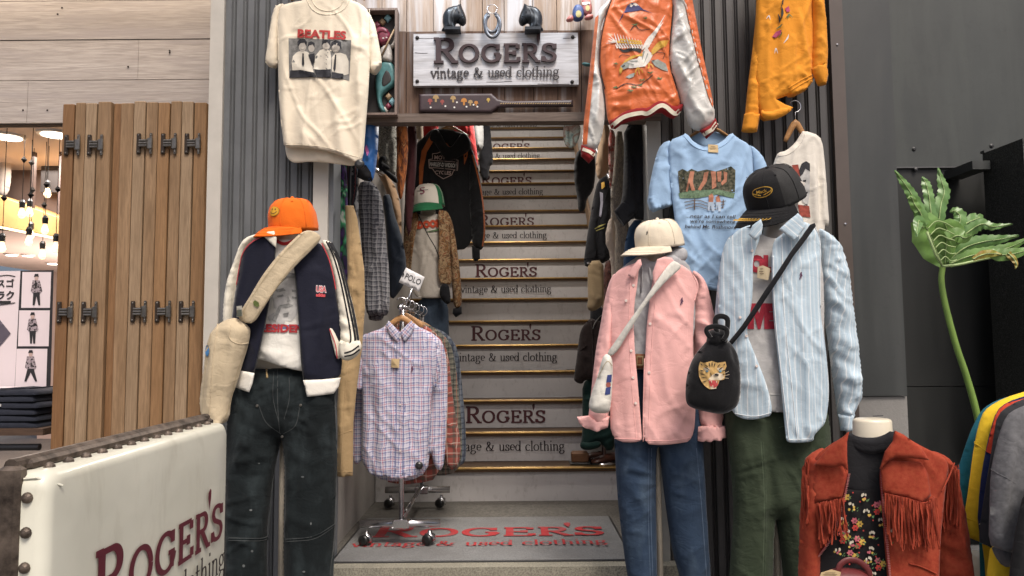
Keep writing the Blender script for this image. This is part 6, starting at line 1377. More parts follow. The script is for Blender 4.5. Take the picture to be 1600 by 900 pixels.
def bouquet(cx, cy, big):
    if big:
        for i, (dx, dy, q) in enumerate(((-4, -5, 'p'), (4, 0, 'y'), (-3, 6, 'r'), (3, -7, 'p'))[:3 if rng.random() < .6 else 4]):
            pols[q].append(petals(cx+dx, cy+dy, 4.6)); pols['c'].append(ell(cx+dx, cy+dy, 1.3, 1.3, 8))
        for i in range(7):
            a = rng.uniform(0, 6.28); x, y = cx+10*math.cos(a), cy+10*math.sin(a); pols['g'].append([(cx+6*math.cos(a-.2), cy+6*math.sin(a-.2)), (x, y), (cx+6*math.cos(a+.3), cy+6*math.sin(a+.3))])
    else:
        for i in range(5):
            a = -1.6+rng.uniform(-1.2, 1.2); x, y = cx+4*math.cos(a), cy+4*math.sin(a); pols['w'].append(ell(x, y, 1.5, 2.4, 7, a))
        for i in range(4): x, y = cx+rng.uniform(-5, 5), cy+rng.uniform(1, 6); pols[rng.choice('yyp')].append(ell(x, y, 1.9, 1.9, 8)); pols['g'].append([(x+2, y+1), (x+5, y-1), (x+3, y+2.5)])
for x, y in ((1338, 818), (1372, 793), (1342, 846), (1331, 868), (1374, 880), (1318, 776), (1318, 838), (1390, 858), (1372, 806)): bouquet(x, y, True) if (x, y) not in ((1372, 806),) else None
for x, y in ((1349, 776), (1328, 790), (1352, 800), (1374, 814), (1360, 834), (1322, 832), (1358, 858), (1381, 842), (1350, 880), (1312, 812), (1328, 848), (1335, 895), (1360, 896), (1352, 872), (1390, 828), (1304, 858)): bouquet(x, y, False)
for x, y in ((1331, 769), (1342, 783), (1361, 789), (1320, 805), (1362, 812), (1347, 828), (1370, 850), (1340, 862), (1366, 868), (1325, 880), (1376, 766)): pols['r'].append(ell(x, y, 1.3, 1.3, 7))
decal('flowers', pols['g'], drs, FGR, dr, .002, 3); decal('flowers', pols['w'], drs, FWH, dr, .004, 3); decal('flowers', pols['p'], drs, FPK, dr, .005, 3); decal('flowers', pols['r'], drs, FRD, dr, .0055, 3); decal('flowers', pols['y'], drs, FYL, dr, .006, 3); decal('flowers', pols['c'], drs, MAROON, dr, .008, 3)
# jacket
BJk = torso(1380, 150, .125, YS); Yk = YS-.02
t = thing('fringed_jacket', 'rust red suede jacket with long fringes open over the floral dress', 'jacket', at(1380, 990, Yk))
lf, ls = cloth('front_panel', [(1327, 676), (1318, 684), (1295, 697), (1272, 716), (1268, 760), (1266, 830), (1262, 985), (1236, 985), (1248, 910), (1270, 878), (1298, 840), (1309, 807), (1318, 775), (1326, 747), (1324, 712), (1322, 700)], Yk, SUE, t, B=BJk, th=.006, folds=hang(161, .006), res=.009, creases=[(1310, 720, 1290, 880, 10, .006)])
rf, rs = cloth('front_panel', [(1398, 674), (1410, 680), (1445, 700), (1485, 718), (1478, 760), (1470, 830), (1466, 985), (1394, 985), (1388, 900), (1382, 830), (1379, 787), (1375, 735), (1384, 716), (1396, 706)], Yk, SUE, t, B=BJk, th=.006, folds=hang(162, .007), res=.009, creases=[(1420, 850, 1430, 985, 10, .010), (1455, 820, 1445, 985, 8, .009)])
s1, ss1 = cloth('sleeve', [(1290, 697), (1268, 708), (1257, 720), (1254, 760), (1250, 830), (1246, 985), (1270, 985), (1282, 900), (1280, 830), (1276, 760), (1284, 715)], Yk+.0, SUE, t, T=.05, Rr=.05, back=.04, folds=slv(163, .006, 70), res=.009)
s2, ss2 = cloth('sleeve', [(1450, 702), (1475, 710), (1488, 722), (1496, 760), (1504, 800), (1512, 850), (1524, 985), (1462, 985), (1462, 850), (1466, 780), (1470, 740)], Yk-.02, SUE, t, T=.06, Rr=.06, back=.04, folds=slv(164, .008, 70), res=.009, creases=[(1470, 830, 1500, 860, 8, .01), (1465, 880, 1512, 900, 8, .008)])
cl, cls = cloth('collar', [(1327, 675), (1320, 682), (1296, 700), (1272, 727), (1300, 730), (1316, 727), (1325, 735), (1324, 712), (1324, 690)], Yk-.03, SUE, t, B=BJk, T=.005, th=.005, folds=[(.004, .08, .2, 30, 165)], smooth=0, res=.008)
cr, crs = cloth('collar', [(1399, 673), (1412, 679), (1440, 700), (1452, 719), (1425, 716), (1400, 715), (1385, 722), (1376, 733), (1384, 706), (1396, 690)], Yk-.03, SUE, t, B=BJk, T=.005, th=.005, folds=[(.004, .08, .2, -30, 166)], smooth=0, res=.008)
yl, yls = cloth('yoke', [(1276, 722), (1300, 731), (1318, 729), (1324, 745), (1316, 778), (1300, 781), (1273, 786), (1270, 760)], Yk-.012, SUE, t, B=BJk, T=.003, th=.003, smooth=0)
yr, yrs = cloth('yoke', [(1377, 735), (1392, 720), (1440, 722), (1450, 740), (1455, 774), (1442, 786), (1412, 776), (1380, 770)], Yk-.012, SUE, t, B=BJk, T=.003, th=.003, smooth=0)
ZIP = plain('red_zip', (.45, .04, .05), .5, .2)
for pts, s_, pr in (([(1325, 740), (1318, 775), (1309, 807), (1298, 840), (1270, 878), (1248, 912)], ls, lf), ([(1376, 735), (1379, 787), (1383, 830), (1389, 900), (1393, 960)], rs, rf)):
    pp = dens(spline(np.array(pts, float), 8), 1.5, False); w = s_.w(pp, .004); mb = MB()
    mb.tube(w, .0026, 6); pr_ = mb.build('zip', ZIP, pr, True); mb = MB()
    for i in range(0, len(w)-1, 2): mb.cbox(w[i]+np.array([0, -.003, 0]), (.006, .003, .0016))
    mb.build('zip_teeth', plain('zip_pink', (.5, .22, .2), .4, .5), pr_)
def fringe(parent, surf, line, L, n, seed, off=.012, wd=.0052, lean=0):
    rng = random.Random(seed); p = np.array(line, float); tt = np.linspace(0, 1, n); seg = np.cumsum([0]+[np.hypot(*(p[i+1]-p[i])) for i in range(len(p)-1)]); seg /= seg[-1]
    xs = np.interp(tt, seg, p[:, 0]); ys = np.interp(tt, seg, p[:, 1])
    mb = MB()
    for i in range(n):
        Li = np.interp(tt[i], np.linspace(0, 1, len(L)), L)*rng.uniform(.86, 1.08); base = surf.w([(xs[i], ys[i])], off*rng.uniform(.6, 1.5))[0]; m = mpp(base[1]); ph = rng.uniform(0, 6.28); am = rng.uniform(.001, .0045); dr_ = rng.uniform(-.010, .010)+lean
        V = []; F = []; ns = 12
        for j in range(ns):
            v = j/(ns-1); x = base[0]+dr_*v**1.4+am*math.sin(ph+v*7)*v**.5; y = base[1]-.004*v+am*math.cos(ph*1.3+v*6)*v; z = base[2]-Li*m*v
            tw = rng.uniform(-.2, .2)+.9*math.sin(ph+v*3); w = wd*(1-.25*v); dx, dy = w/2*math.cos(tw), w/2*math.sin(tw)
            V += [(x-dx, y-dy, z), (x+dx, y+dy, z), (x+dx+.0008*math.sin(tw), y+dy+.0016, z), (x-dx+.0008*math.sin(tw), y-dy+.0016, z)]
        for j in range(ns-1):
            for q in range(4): F.append((j*4+q, j*4+(q+1) % 4, j*4+4+(q+1) % 4, j*4+4+q))
        F.append((0, 3, 2, 1)); e = (ns-1)*4; F.append((e, e+1, e+2, e+3)); mb.add(V, F)
    o = mb.build('fringe', SUE, parent); return o
fringe(lf, yls, [(1273, 785), (1298, 780), (1315, 777)], [62, 60, 55], 22, 1); fringe(lf, yls, [(1274, 784), (1300, 779), (1314, 776)], [56, 52, 45], 14, 2, .02)
fringe(rf, yrs, [(1380, 769), (1412, 776), (1442, 786), (1455, 774)], [70, 76, 66, 76], 36, 3); fringe(rf, yrs, [(1384, 770), (1412, 776), (1442, 785), (1453, 775)], [66, 72, 62, 70], 24, 4, .022)
fringe(s1, ss1, [(1262, 716), (1258, 735), (1255, 765)], [90, 80, 45], 20, 5, .008); fringe(s1, ss1, [(1266, 713), (1263, 730), (1262, 770)], [80, 70, 50], 16, 6, .014)
fringe(s2, ss2, [(1486, 722), (1478, 745), (1468, 766)], [85, 80, 66], 26, 7, .010); fringe(s2, ss2, [(1489, 724), (1484, 742), (1474, 764)], [90, 85, 60], 20, 8, .018)
seams('seam', [[(1487, 722), (1478, 744), (1467, 767)], [(1380, 770), (1412, 777), (1442, 787), (1456, 775)]], rs, SUE, rf, .002, .012)
seams('seam', [[(1420, 880), (1440, 885), (1462, 896)]], rs, SUE, rf, .002, .003)
# red bag with a price card at the very bottom
RL = plain('red_leather', (.11, .016, .016), .45, 0, .2, 30, .2, 120)
Yr = YS-.30; t = thing('handbag', 'dark red leather handbag with a price card hung on the fringed jacket', 'bag', at(1320, 960, Yr))
cloth('bag_body', [(1285, 893), (1320, 886), (1360, 893), (1372, 930), (1365, 985), (1280, 985), (1276, 930)], Yr, RL, t, T=.035, Rr=.04, back=.03)
mb = MB(); mb.tube([tuple(P(x, y, Yr-.01)) for x, y in spline(np.array([(1308, 898), (1312, 884), (1322, 876), (1334, 875), (1346, 880), (1356, 890), (1360, 900)]), 6)], .0075, 10, True, .4); mb.build('handle', RL, t, True)
sfp = Surf(Yr-.045); o = paper_tag([(1283, 895), (1300, 890), (1314, 894), (1312, 905), (1280, 905)], sfp, t, 0)
# ================================================================ T-shirt rail (far right)
def tee(label, pts, Y, mat, seed, folds=None, group='T-shirts on the rail at the right edge', cr=(), op=(), T=.02):
    o, s = cloth('hanging_t_shirt', pts, Y, mat, T=T, Rr=.03, back=.012, folds=folds or hang(seed, .006), creases=cr, smooth=1, res=.009, open=op); tag(o, label, 't-shirt', group); return o, s
TEAL = fab('teal_jersey', (.015, .115, .16), .95, .08, 20); YELW = fab('yellow_jersey', (.75, .50, .03), .95, .06); NVJ = fab('navy_jersey_tee', (.012, .022, .075), .95); RDJ = fab('red_jersey_tee', (.52, .06, .03), .95); CHA = fab('charcoal_jersey', (.03, .031, .034), .95); GRJ = fab('grey_melange', (.12, .12, .125), .95, .2, 90)
rl = thing('clothes_rail', 'steel clothes rail carrying the T-shirts at the right edge', 'rail', (at(1700, 700, 2.0).x, 2.0, 0))
ra, rb = at(1640, 606, 2.45), at(1640, 606, 2.45); xr0 = 1.66; zr0 = at(1620, 606, 2.15).z+.03
MB().tube([(xr0, 1.75, zr0), (xr0, 2.33, zr0)], .014, 12).build('top_bar', STEEL, rl, True)
for y in (1.78, 2.30): MB().tube([(xr0, y, .03), (xr0, y, zr0)], .014, 12).build('leg', STEEL, rl, True); MB().tube([(xr0-.02, y, 0.03), (xr0+.22, y, .03)], .016, 12).build('foot', STEEL, rl, True)
o, s = tee('teal T-shirt farthest left on the rail at the right edge', [(1640, 606), (1592, 616), (1565, 623), (1546, 632), (1533, 643), (1520, 668), (1510, 695), (1494, 745), (1477, 802), (1492, 807), (1508, 810), (1520, 790), (1530, 800), (1535, 960), (1700, 960), (1700, 640)], 2.26, TEAL, 171, op=[(1477, 803, 1508, 810)], cr=[(1535, 660, 1500, 800, 7, .008)])
o, s = tee('yellow T-shirt second from the left on the rail', [(1660, 596), (1605, 611), (1570, 622), (1545, 636), (1534, 650), (1524, 690), (1515, 760), (1507, 812), (1508, 835), (1518, 842), (1530, 846), (1538, 850), (1545, 960), (1700, 960), (1700, 640)], 2.19, YELW, 172, op=[(1507, 833, 1530, 846)], cr=[(1545, 660, 1520, 830, 7, .010), (1524, 690, 1540, 702, 4, -.006)])
seams('hem_seam', [[(1508, 806), (1516, 812), (1530, 816)], [(1523, 690), (1534, 700), (1546, 708)]], s, YELW, o, .0016)
o, s = tee('navy and red panelled T-shirt between the yellow and charcoal ones', [(1665, 603), (1605, 618), (1575, 628), (1558, 642), (1548, 675), (1540, 710), (1532, 760), (1528, 825), (1540, 838), (1552, 842), (1560, 960), (1700, 960), (1700, 640)], 2.13, NVJ, 173, op=[(1528, 828, 1552, 842)])
decal('red_shoulder', [[(1600, 622), (1575, 630), (1560, 643), (1550, 676), (1543, 706), (1560, 716), (1580, 710), (1600, 660)]], s, RDJ, o, .003)
lines('white_stripe', [([(1528, 819), (1540, 819), (1556, 819)], 1.5)], s, FWH, o, .004)
o, s = tee('charcoal T-shirt next to the grey one on the rail', [(1670, 606), (1610, 620), (1580, 632), (1560, 648), (1554, 680), (1548, 720), (1538, 780), (1529, 846), (1540, 852), (1552, 856), (1562, 870), (1565, 960), (1700, 960), (1700, 640)], 2.07, CHA, 174, op=[(1529, 847, 1552, 856)])
o, s = tee('yellow garment low down behind the grey T-shirt', [(1545, 862), (1556, 850), (1580, 870), (1600, 900), (1600, 985), (1540, 985)], 2.04, YELW, 178)
o, s = tee('grey melange T-shirt nearest on the rail', [(1680, 610), (1620, 628), (1590, 638), (1573, 650), (1562, 680), (1554, 712), (1549, 740), (1547, 800), (1546, 850), (1560, 858), (1579, 861), (1588, 868), (1592, 985), (1720, 985), (1720, 650)], 1.98, GRJ, 175, op=[(1546, 852, 1579, 862)], cr=[(1573, 660, 1556, 850, 8, .010), (1600, 660, 1590, 800, 8, .008)])
seams('seam', [[(1551, 733), (1570, 745), (1589, 757)]], s, GRJ, o, .0009)
cloth('lower_hem', [(1549, 852), (1556, 870), (1568, 886), (1582, 886), (1600, 880), (1600, 850)], 2.02, GRJ, o, T=.02, Rr=.03, back=.02, smooth=1)
o, s = tee('black garment in the bottom right corner', [(1640, 720), (1601, 770), (1592, 810), (1584, 855), (1577, 910), (1572, 990), (1720, 990), (1720, 720)], 1.9, fab('black_jersey', (.012, .012, .013)), 176)
t = thing('dress_form', 'cream hip of a second bust low between the jacket and the T-shirts', 'mannequin', at(1530, 960, 2.3))
cloth('torso_form', [(1512, 872), (1522, 857), (1540, 868), (1546, 900), (1548, 985), (1505, 985)], 2.34, MC['bust_cream'], t, T=.06, Rr=.06, back=.05)
# ================================================================ split-leaf plant
YL = 2.75
k = N('leaf_top'); co = k.coord(); n1 = k.noise(co, 22, 4); LEAF = k.out(k.ramp(n1, [(.3, (.075, .165, .04)), (.7, (.14, .26, .075))]), .38, k.bump(k.noise(co, 60, 3), .3, .002), 0, 0, .5)
LEAF.node_tree.nodes['Principled BSDF'].inputs['Transmission Weight'].default_value = 0
LEAFP = plain('leaf_pale', (.14, .26, .06), .42, 0, .25, 18, .2, 60); LEAFY = plain('leaf_yellowed', (.34, .34, .05), .5, 0, .3, 20, 0, 80, .4, 0, (.28, .14, .04), (.4, .75)); VEIN = plain('leaf_vein', (.30, .40, .16), .45); STEM = plain('plant_stem', (.16, .26, .05), .45, 0, .15, 10)
t = thing('split_leaf_plant', 'tall green stem with one large split philodendron leaf against the dark wall', 'plant', (at(1530, 900, YL).x, YL, 0))
sp_ = spline(np.array([(1549, 760), (1527, 650), (1510, 588), (1494, 540), (1478, 480), (1471, 440), (1473, 416)], float), 8)
b0 = at(1560, 800, YL); pts = [(b0.x+.02, YL, 0), (b0.x+.01, YL, .2)]+[tuple(P(x, y, YL)) for x, y in sp_]
MB().tube(pts, list(np.linspace(.0125, .010, len(pts))), 12).build('stem', STEM, t, True)
MB().lathe((b0.x+.02, YL, 0), [(.13, 0), (.16, .10), (.175, .25), (.18, .27), (.165, .27), (.16, .24), (.01, .235)], 30).build('pot', plain('dark_pot', (.03, .03, .03), .6), t, True)
def lobe(path, wd, mat, y0, y1, arch=.02, name='leaf_lobe', und=.0):
    """a curved strip of leaf: path px, width px along it, depth from y0 to y1"""
    p = spline(np.array(path, float), 8); n = len(p); w = np.interp(np.linspace(0, 1, n), np.linspace(0, 1, len(wd)), wd)
    t_ = np.gradient(p, axis=0); t_ /= np.maximum(1e-9, np.hypot(*t_.T))[:, None]; nn = np.stack([-t_[:, 1], t_[:, 0]], 1); V = []; F = []; m = 7
    for i in range(n):
        yy = y0+(y1-y0)*i/(n-1)
        for j in range(m):
            u = -1+2*j/(m-1); ed = 1+und*math.sin(i*1.9+j*.2)*(abs(u) > .9); q = p[i]+nn[i]*w[i]*.5*u*ed; dep = yy+arch*.35*(abs(u)**1.4)*(w[i]/30)+.0022*math.sin(i*.8+u*2)
            V.append(tuple(P(q[0], q[1], dep)))
    for i in range(n-1):
        for j in range(m-1): a = i*m+j; F.append((a, a+1, a+m+1, a+m))
    k_ = len(V); V += [(x, y+.0012, z) for x, y, z in V]; F += [tuple(v+k_ for v in reversed(f)) for f in F]
    o = link(name, V, F, mat, t)
    mid = [Vector(V[i*m+m//2])+Vector((0, -.0012, 0)) for i in range(n-1)]
    MB().tube(mid, list(np.linspace(.0028, .0008, len(mid))), 6).build('vein', VEIN, o, True); return o
# left half rises along the left rib, right half spreads to the right
lobe([(1473, 416), (1464, 395), (1452, 365), (1438, 340)], [10, 46, 60, 34], LEAFP, YL, YL-.02)
lobe([(1446, 352), (1432, 320), (1422, 300), (1410, 283), (1398, 266)], [20, 20, 16, 11, 2], LEAF, YL-.02, YL-.05, .02, und=.10)
lobe([(1436, 330), (1428, 318), (1424, 308), (1418, 310)], [14, 14, 8, 1], LEAFP, YL-.05, YL-.07)
lobe([(1442, 356), (1436, 345), (1434, 352), (1432, 370)], [12, 18, 15, 2], LEAF, YL-.04, YL-.09)
lobe([(1456, 350), (1453, 320), (1450, 300), (1446, 286), (1441, 276)], [22, 18, 16, 14, 2], LEAF, YL, YL+.03, .02, und=.13)
lobe([(1466, 352), (1470, 320), (1475, 300), (1470, 280), (1466, 262)], [18, 20, 20, 12, 2], LEAF, YL+.02, YL+.05, .02, und=.13)
lobe([(1476, 412), (1478, 385), (1480, 362), (1474, 345)], [12, 50, 56, 22], LEAFP, YL, YL-.05)
lobe([(1482, 375), (1496, 368), (1508, 372), (1520, 366)], [28, 26, 16, 3], LEAFP, YL-.05, YL-.08)
lobe([(1488, 372), (1498, 352), (1500, 338), (1492, 330), (1484, 331)], [20, 20, 22, 14, 2], LEAF, YL, YL+.03, .02, und=.13)
lobe([(1496, 376), (1516, 360), (1534, 350), (1552, 354), (1582, 350)], [20, 20, 17, 11, 2], LEAF, YL, YL-.04, .02, und=.13)
lobe([(1508, 350), (1520, 344), (1530, 340), (1524, 338)], [12, 22, 16, 2], LEAF, YL+.02, YL+.04)
lobe([(1480, 410), (1506, 388), (1535, 378), (1562, 374), (1592, 368)], [14, 26, 22, 14, 3], LEAF, YL, YL-.06, .02, und=.10)
lobe([(1484, 412), (1515, 400), (1545, 394), (1578, 386), (1612, 370)], [12, 20, 18, 14, 4], LEAFP, YL-.02, YL-.10, .02, und=.08)
lobe([(1520, 405), (1535, 398), (1550, 396), (1566, 398)], [6, 13, 12, 2], LEAFY, YL-.11, YL-.12)
lobe([(1540, 392), (1560, 398), (1585, 396), (1615, 388)], [10, 20, 18, 6], LEAFP, YL-.10, YL-.14)
lobe([(1575, 396), (1584, 405), (1588, 414), (1586, 420)], [10, 10, 6, 1], LEAFY, YL-.13, YL-.14)
mb = MB()
mb.tube([tuple(P(x, y, YL-.035)) for x, y in ((1473, 416), (1462, 398), (1448, 362))], .005, 8); mb.tube([tuple(P(x, y, YL-.06)) for x, y in spline(np.array([(1473, 416), (1500, 413), (1540, 404), (1600, 392)]), 5)], .005, 8)
mb.build('main_rib', VEIN, t, True)
vl = []
for i in range(6):
    y = 352+10*i; mb = MB(); mb.tube([tuple(P(x, yy, YL-.075)) for x, yy in spline(np.array([(1449+4*i, y+6), (1462+3*i, y-6+i), (1476+2*i, y-4+2*i), (1490+i, y+4)], float), 5)], .0022, 6); mb.build('vein', VEIN, t, True)
# ================================================================ sign over the stairs
Ys = 3.27
SGN = wood('sign_white_board', (.46, .45, .46), (.56, .55, .565), .9, 'X', .75, .45, (.30, .28, .275), (.46, .45, .46))
a, b = at(646, 134, Ys), at(903, 51, Ys)
t = thing('shop_sign', 'whitewashed board sign with raised dark red serif letters over the stairs', 'sign', ((a.x+b.x)/2, Ys, a.z))
MB().box((a.x, Ys, a.z), (b.x, Ys+.026, b.z)).build('board', SGN, t)
o = at(676, 100, Ys-.012); e = at(870, 100, Ys).x-o.x
RAISED = plain('raised_maroon', (.030, .010, .012), .65, 0, .2, 30)
lettering('logo', (o.x, Ys-.012, at(676, 99.5, Ys).z), (1, 0, 0), (0, 0, 1), e, RAISED, t, .0105)
o = at(673, 122, Ys); lettering('vintage & used clothing', (o.x, Ys-.004, o.z), (1, 0, 0), (0, 0, 1), at(874, 122, Ys).x-o.x, DARKTX, t, .0035)
for px, py in ((652, 59), (895, 58), (652, 127), (894, 128)): MB().lathe(P(px, py, Ys), [(.009, 0), (.008, .004), (.003, .007)], 12, axis=(0, -1, 0)).build('bolt', plain('sign_bolt', (.03, .025, .022), .5, .5), t)
# crack lines in the board
mb = MB()
for (x0, y0, x1, y1) in ((648, 82, 668, 83), (880, 60, 900, 58), (840, 131, 890, 131), (650, 60, 690, 59), (760, 128, 800, 127)): mb.tube([at(x0, y0, Ys-.0003), at((x0+x1)/2, (y0+y1)/2+.6, Ys-.0003), at(x1, y1, Ys-.0003)], .0011, 5)
mb.build('cracks', NAIL, t)
# paddle with painted mushrooms
Yp_ = 3.275; PAD = plain('paddle_paint', (.040, .022, .024), .45, 0, .25, 20, .1)
t = thing('wooden_paddle', 'dark brown wooden paddle painted with mushrooms below the shop sign', 'paddle', at(760, 170, Yp_))
pt = [(655, 147), (768, 146), (778, 155), (795, 158), (895, 156), (895, 166), (795, 167), (778, 168), (768, 176), (655, 175)]
pad, pds = cloth('board', pt, Yp_, PAD, t, T=.005, Rr=.006, smooth=0, th=.012, res=.008)
MUS = [plain('mushroom_%s' % n, c, .7) for n, c in (('red', (.25, .05, .04)), ('tan', (.34, .22, .09)), ('orange', (.42, .17, .03)), ('yellow', (.42, .28, .06)))]
for cx, cy, r, m in ((672, 158, 4, 0), (681, 153, 5, 1), (691, 159, 3.4, 0), (708, 154, 4.6, 1), (725, 158, 5, 2), (735, 160, 4, 1), (744, 161, 3.4, 2), (763, 156, 3, 3)):
    decal('mushroom', [[(cx-r, cy+1), (cx-r*.7, cy-r*.7), (cx, cy-r), (cx+r*.7, cy-r*.7), (cx+r, cy+1), (cx+r*.3, cy+1.5), (cx+r*.3, cy+r*1.3), (cx-r*.3, cy+r*1.3), (cx-r*.3, cy+1.5)]], pds, MUS[m], pad, .001, 2)
decal('small_flowers', [ell(x, y, 1.5, 1.4, 7) for x, y in ((673, 168), (696, 166), (714, 160), (710, 168), (729, 167), (746, 167), (740, 164))], pds, EW, pad, .0016, 2)
lines('carved_rope', [([(782+3.6*i, 162.6), (784+3.6*i, 161)], 1.3) for i in range(31)], pds, plain('rope_gold', (.32, .22, .10), .7), pad, .001, 2)
# horse heads
HORSE = plain('dark_bronze', (.022, .026, .032), .35, .3, .25, 25, .15)
def horse(label, cx, fl):
    pts = [(585, 49), (585, 46), (588, 42), (586, 34), (587, 22), (593, 13), (603, 10), (610, 9), (615, 4.5), (616.5, 11), (620, 18), (624, 30), (623, 37), (618.5, 41), (614, 39), (610, 36), (607, 37), (607, 42), (612, 47), (613, 50), (602, 50)]
    t, s = None, None
    pp = [((cx+(x-602)*fl), y) for x, y in pts]
    t = thing('horse_head', label, 'statuette', at(cx, 49, Yq := 3.235), 'pair of horse head ornaments')
    h, s = cloth('head', pp, Yq, HORSE, t, T=.028, Rr=.032, back=.028, smooth=1, res=.006, folds=[(.003, .03, .05, 30, 7)])
    a = at(cx-12, 50, Yq); b2 = at(cx+13, 50, Yq)
    MB().box((a.x, Yq-.028, a.z+.001), (b2.x, Yq+.03, a.z+.014)).build('base', HORSE, t)
    q = lambda x, y: (cx+(x-602)*fl, y)
    lines('mane', [([q(604, 12), q(598, 20), q(597, 32), q(600, 44)], [1, 3, 3, 1.5], 6), ([q(608, 12), q(603, 22), q(603, 34)], [.8, 2, .8], 6)], s, plain('bronze_light', (.07, .08, .09), .35, .4), h, .002, 3)
    decal('eye', [ell(*q(612, 19), 1.4, 1.1, 8)], s, BLACK, h, .003, 1.5); lines('bridle', [([q(609, 34), q(614, 27), q(621, 25)], 1.0), ([q(616, 38), q(618, 30), q(621, 28)], .9)], s, BLACK, h, .003, 3)
horse('dark horse head ornament facing right above the sign, left of the horseshoes', 707, 1); horse('dark horse head ornament facing left above the sign, right of the horseshoes', 832, -1)
# horseshoes on a ring
IRN = plain('dull_iron', (.14, .15, .17), .4, .8, .2, 30)
t = thing('horseshoes', 'pair of iron horseshoes hanging from a ring at the top of the sign', 'horseshoe', at(769, 58, 3.24))
def shoe(cx, cy, rx, ry, Y, r):
    p = [(cx+rx*math.sin(a)*(1-.12*(a > 2.2 or a < -2.2)), cy+ry*math.cos(a)) for a in np.linspace(-2.55, 2.55, 30)]
    MB().tube([tuple(P(x, y, Y)) for x, y in p], r, 8, True, .6).build('horseshoe', IRN, t, True)
shoe(768.5, 34, 11, 16, 3.245, .0085); shoe(769.5, 39, 11.5, 19, 3.225, .0085)
MB().tube([tuple(P(769+8*math.cos(a), 14+7*math.sin(a), 3.23)) for a in np.linspace(0, 6.3, 20)], .002, 6).build('ring', STEEL, t, True)
MB().tube([tuple(P(x, y, 3.235)) for x, y in ((762, 14), (764, 20), (763, 26))], .002, 6).build('wire', STEEL, t, True); MB().tube([tuple(P(x, y, 3.235)) for x, y in ((776, 14), (774, 20), (775, 26))], .002, 6).build('wire', STEEL, t, True)
# carved figure in a tray frame
FRM = wood('tray_frame_wood', (.16, .11, .09), (.26, .20, .17), 1, 'Z', .7); DKB = plain('tray_dark', (.018, .014, .013), .7)
a, b = at(584, 184, 3.28), at(623, 19, 3.28)
t = thing('framed_carving', 'tall dark tray frame with a carved jester figure in teal tights beside the cream T-shirt', 'carving', ((a.x+b.x)/2, 3.28, a.z))
MB().box((a.x-.05, 3.288, a.z), (b.x, 3.299, b.z)).build('back', DKB, t)
for q in (((b.x-.010, 3.235, a.z), (b.x, 3.287, b.z)), ((a.x-.05, 3.235, a.z), (a.x-.04, 3.287, b.z)), ((a.x-.039, 3.236, b.z-.010), (b.x-.011, 3.287, b.z)), ((a.x-.039, 3.236, a.z), (b.x-.011, 3.287, a.z+.010))): MB().box(*q).build('frame', FRM, t)
Yj_ = 3.275; TEALP = plain('carving_teal', (.06, .17, .17), .45, 0, .25, 40); CRP = plain('carving_white', (.42, .38, .34), .5, 0, .2, 40); MRP = plain('carving_maroon', (.16, .02, .04), .45, 0, .3, 40); TANP = plain('carving_tan', (.30, .20, .11), .5)
cloth('legs', [(596, 97), (604, 96), (613, 98), (619, 110), (622, 124), (617, 134), (606, 142), (598, 149), (596, 158), (600, 168), (604, 175), (598, 178), (591, 168), (588, 150), (586, 130), (588, 112)], Yj_, TEALP, t, T=.018, Rr=.018, back=.01, smooth=1, res=.006)
cloth('gap', [(600, 112), (606, 108), (613, 122), (610, 130), (598, 138), (595, 128)], Yj_-.017, DKB, t, T=.003, smooth=1, res=.006)
cloth('torso', [(594, 76), (602, 70), (610, 68), (613, 82), (613, 100), (603, 98), (595, 96), (592, 86)], Yj_-.004, CRP, t, T=.022, Rr=.02, back=.01, smooth=1, res=.006)
cloth('arm', [(608, 74), (614, 66), (617, 52), (615, 42), (619, 40), (622, 50), (621, 64), (616, 76)], Yj_-.006, CRP, t, T=.014, Rr=.014, back=.01, smooth=1, res=.006)
hd, hds = cloth('head', [(590, 52), (597, 46), (606, 47), (611, 55), (609, 66), (602, 72), (593, 72), (588, 62)], Yj_-.01, MRP, t, T=.022, Rr=.02, back=.01, smooth=1, res=.006)
cloth('hat', [(584, 50), (590, 42), (600, 42), (608, 48), (606, 56), (596, 52), (588, 58)], Yj_-.022, MRP, t, T=.014, Rr=.014, back=.01, smooth=1, res=.006)
decal('eyes', [ell(599, 60, 1.6, 1.2, 8), ell(604, 59, 1.4, 1.1, 8)], hds, CRP, hd, .003, 1.5); MB().tube([at(596, 88, Yj_-.03), at(606, 66, Yj_-.035), at(616, 46, Yj_-.03)], .004, 8).build('stick', TANP, t, True)
for (cx, cy, m, r) in ((589, 39, MRP, 7), (597.5, 34, TANP, 6.5), (606, 28, plain('carving_sky', (.22, .42, .48), .5), 7), (607, 151, TANP, 6.5), (613, 159, MC['carving_sky'], 7), (606.5, 166, MRP, 6), (601, 173, CRP, 6.5)):
    cloth('diamond', [(cx-r*.85, cy), (cx, cy-r), (cx+r*.85, cy), (cx, cy+r)], Yj_+.005, m, t, T=.006, Rr=.006, smooth=0, res=.006, th=.01)
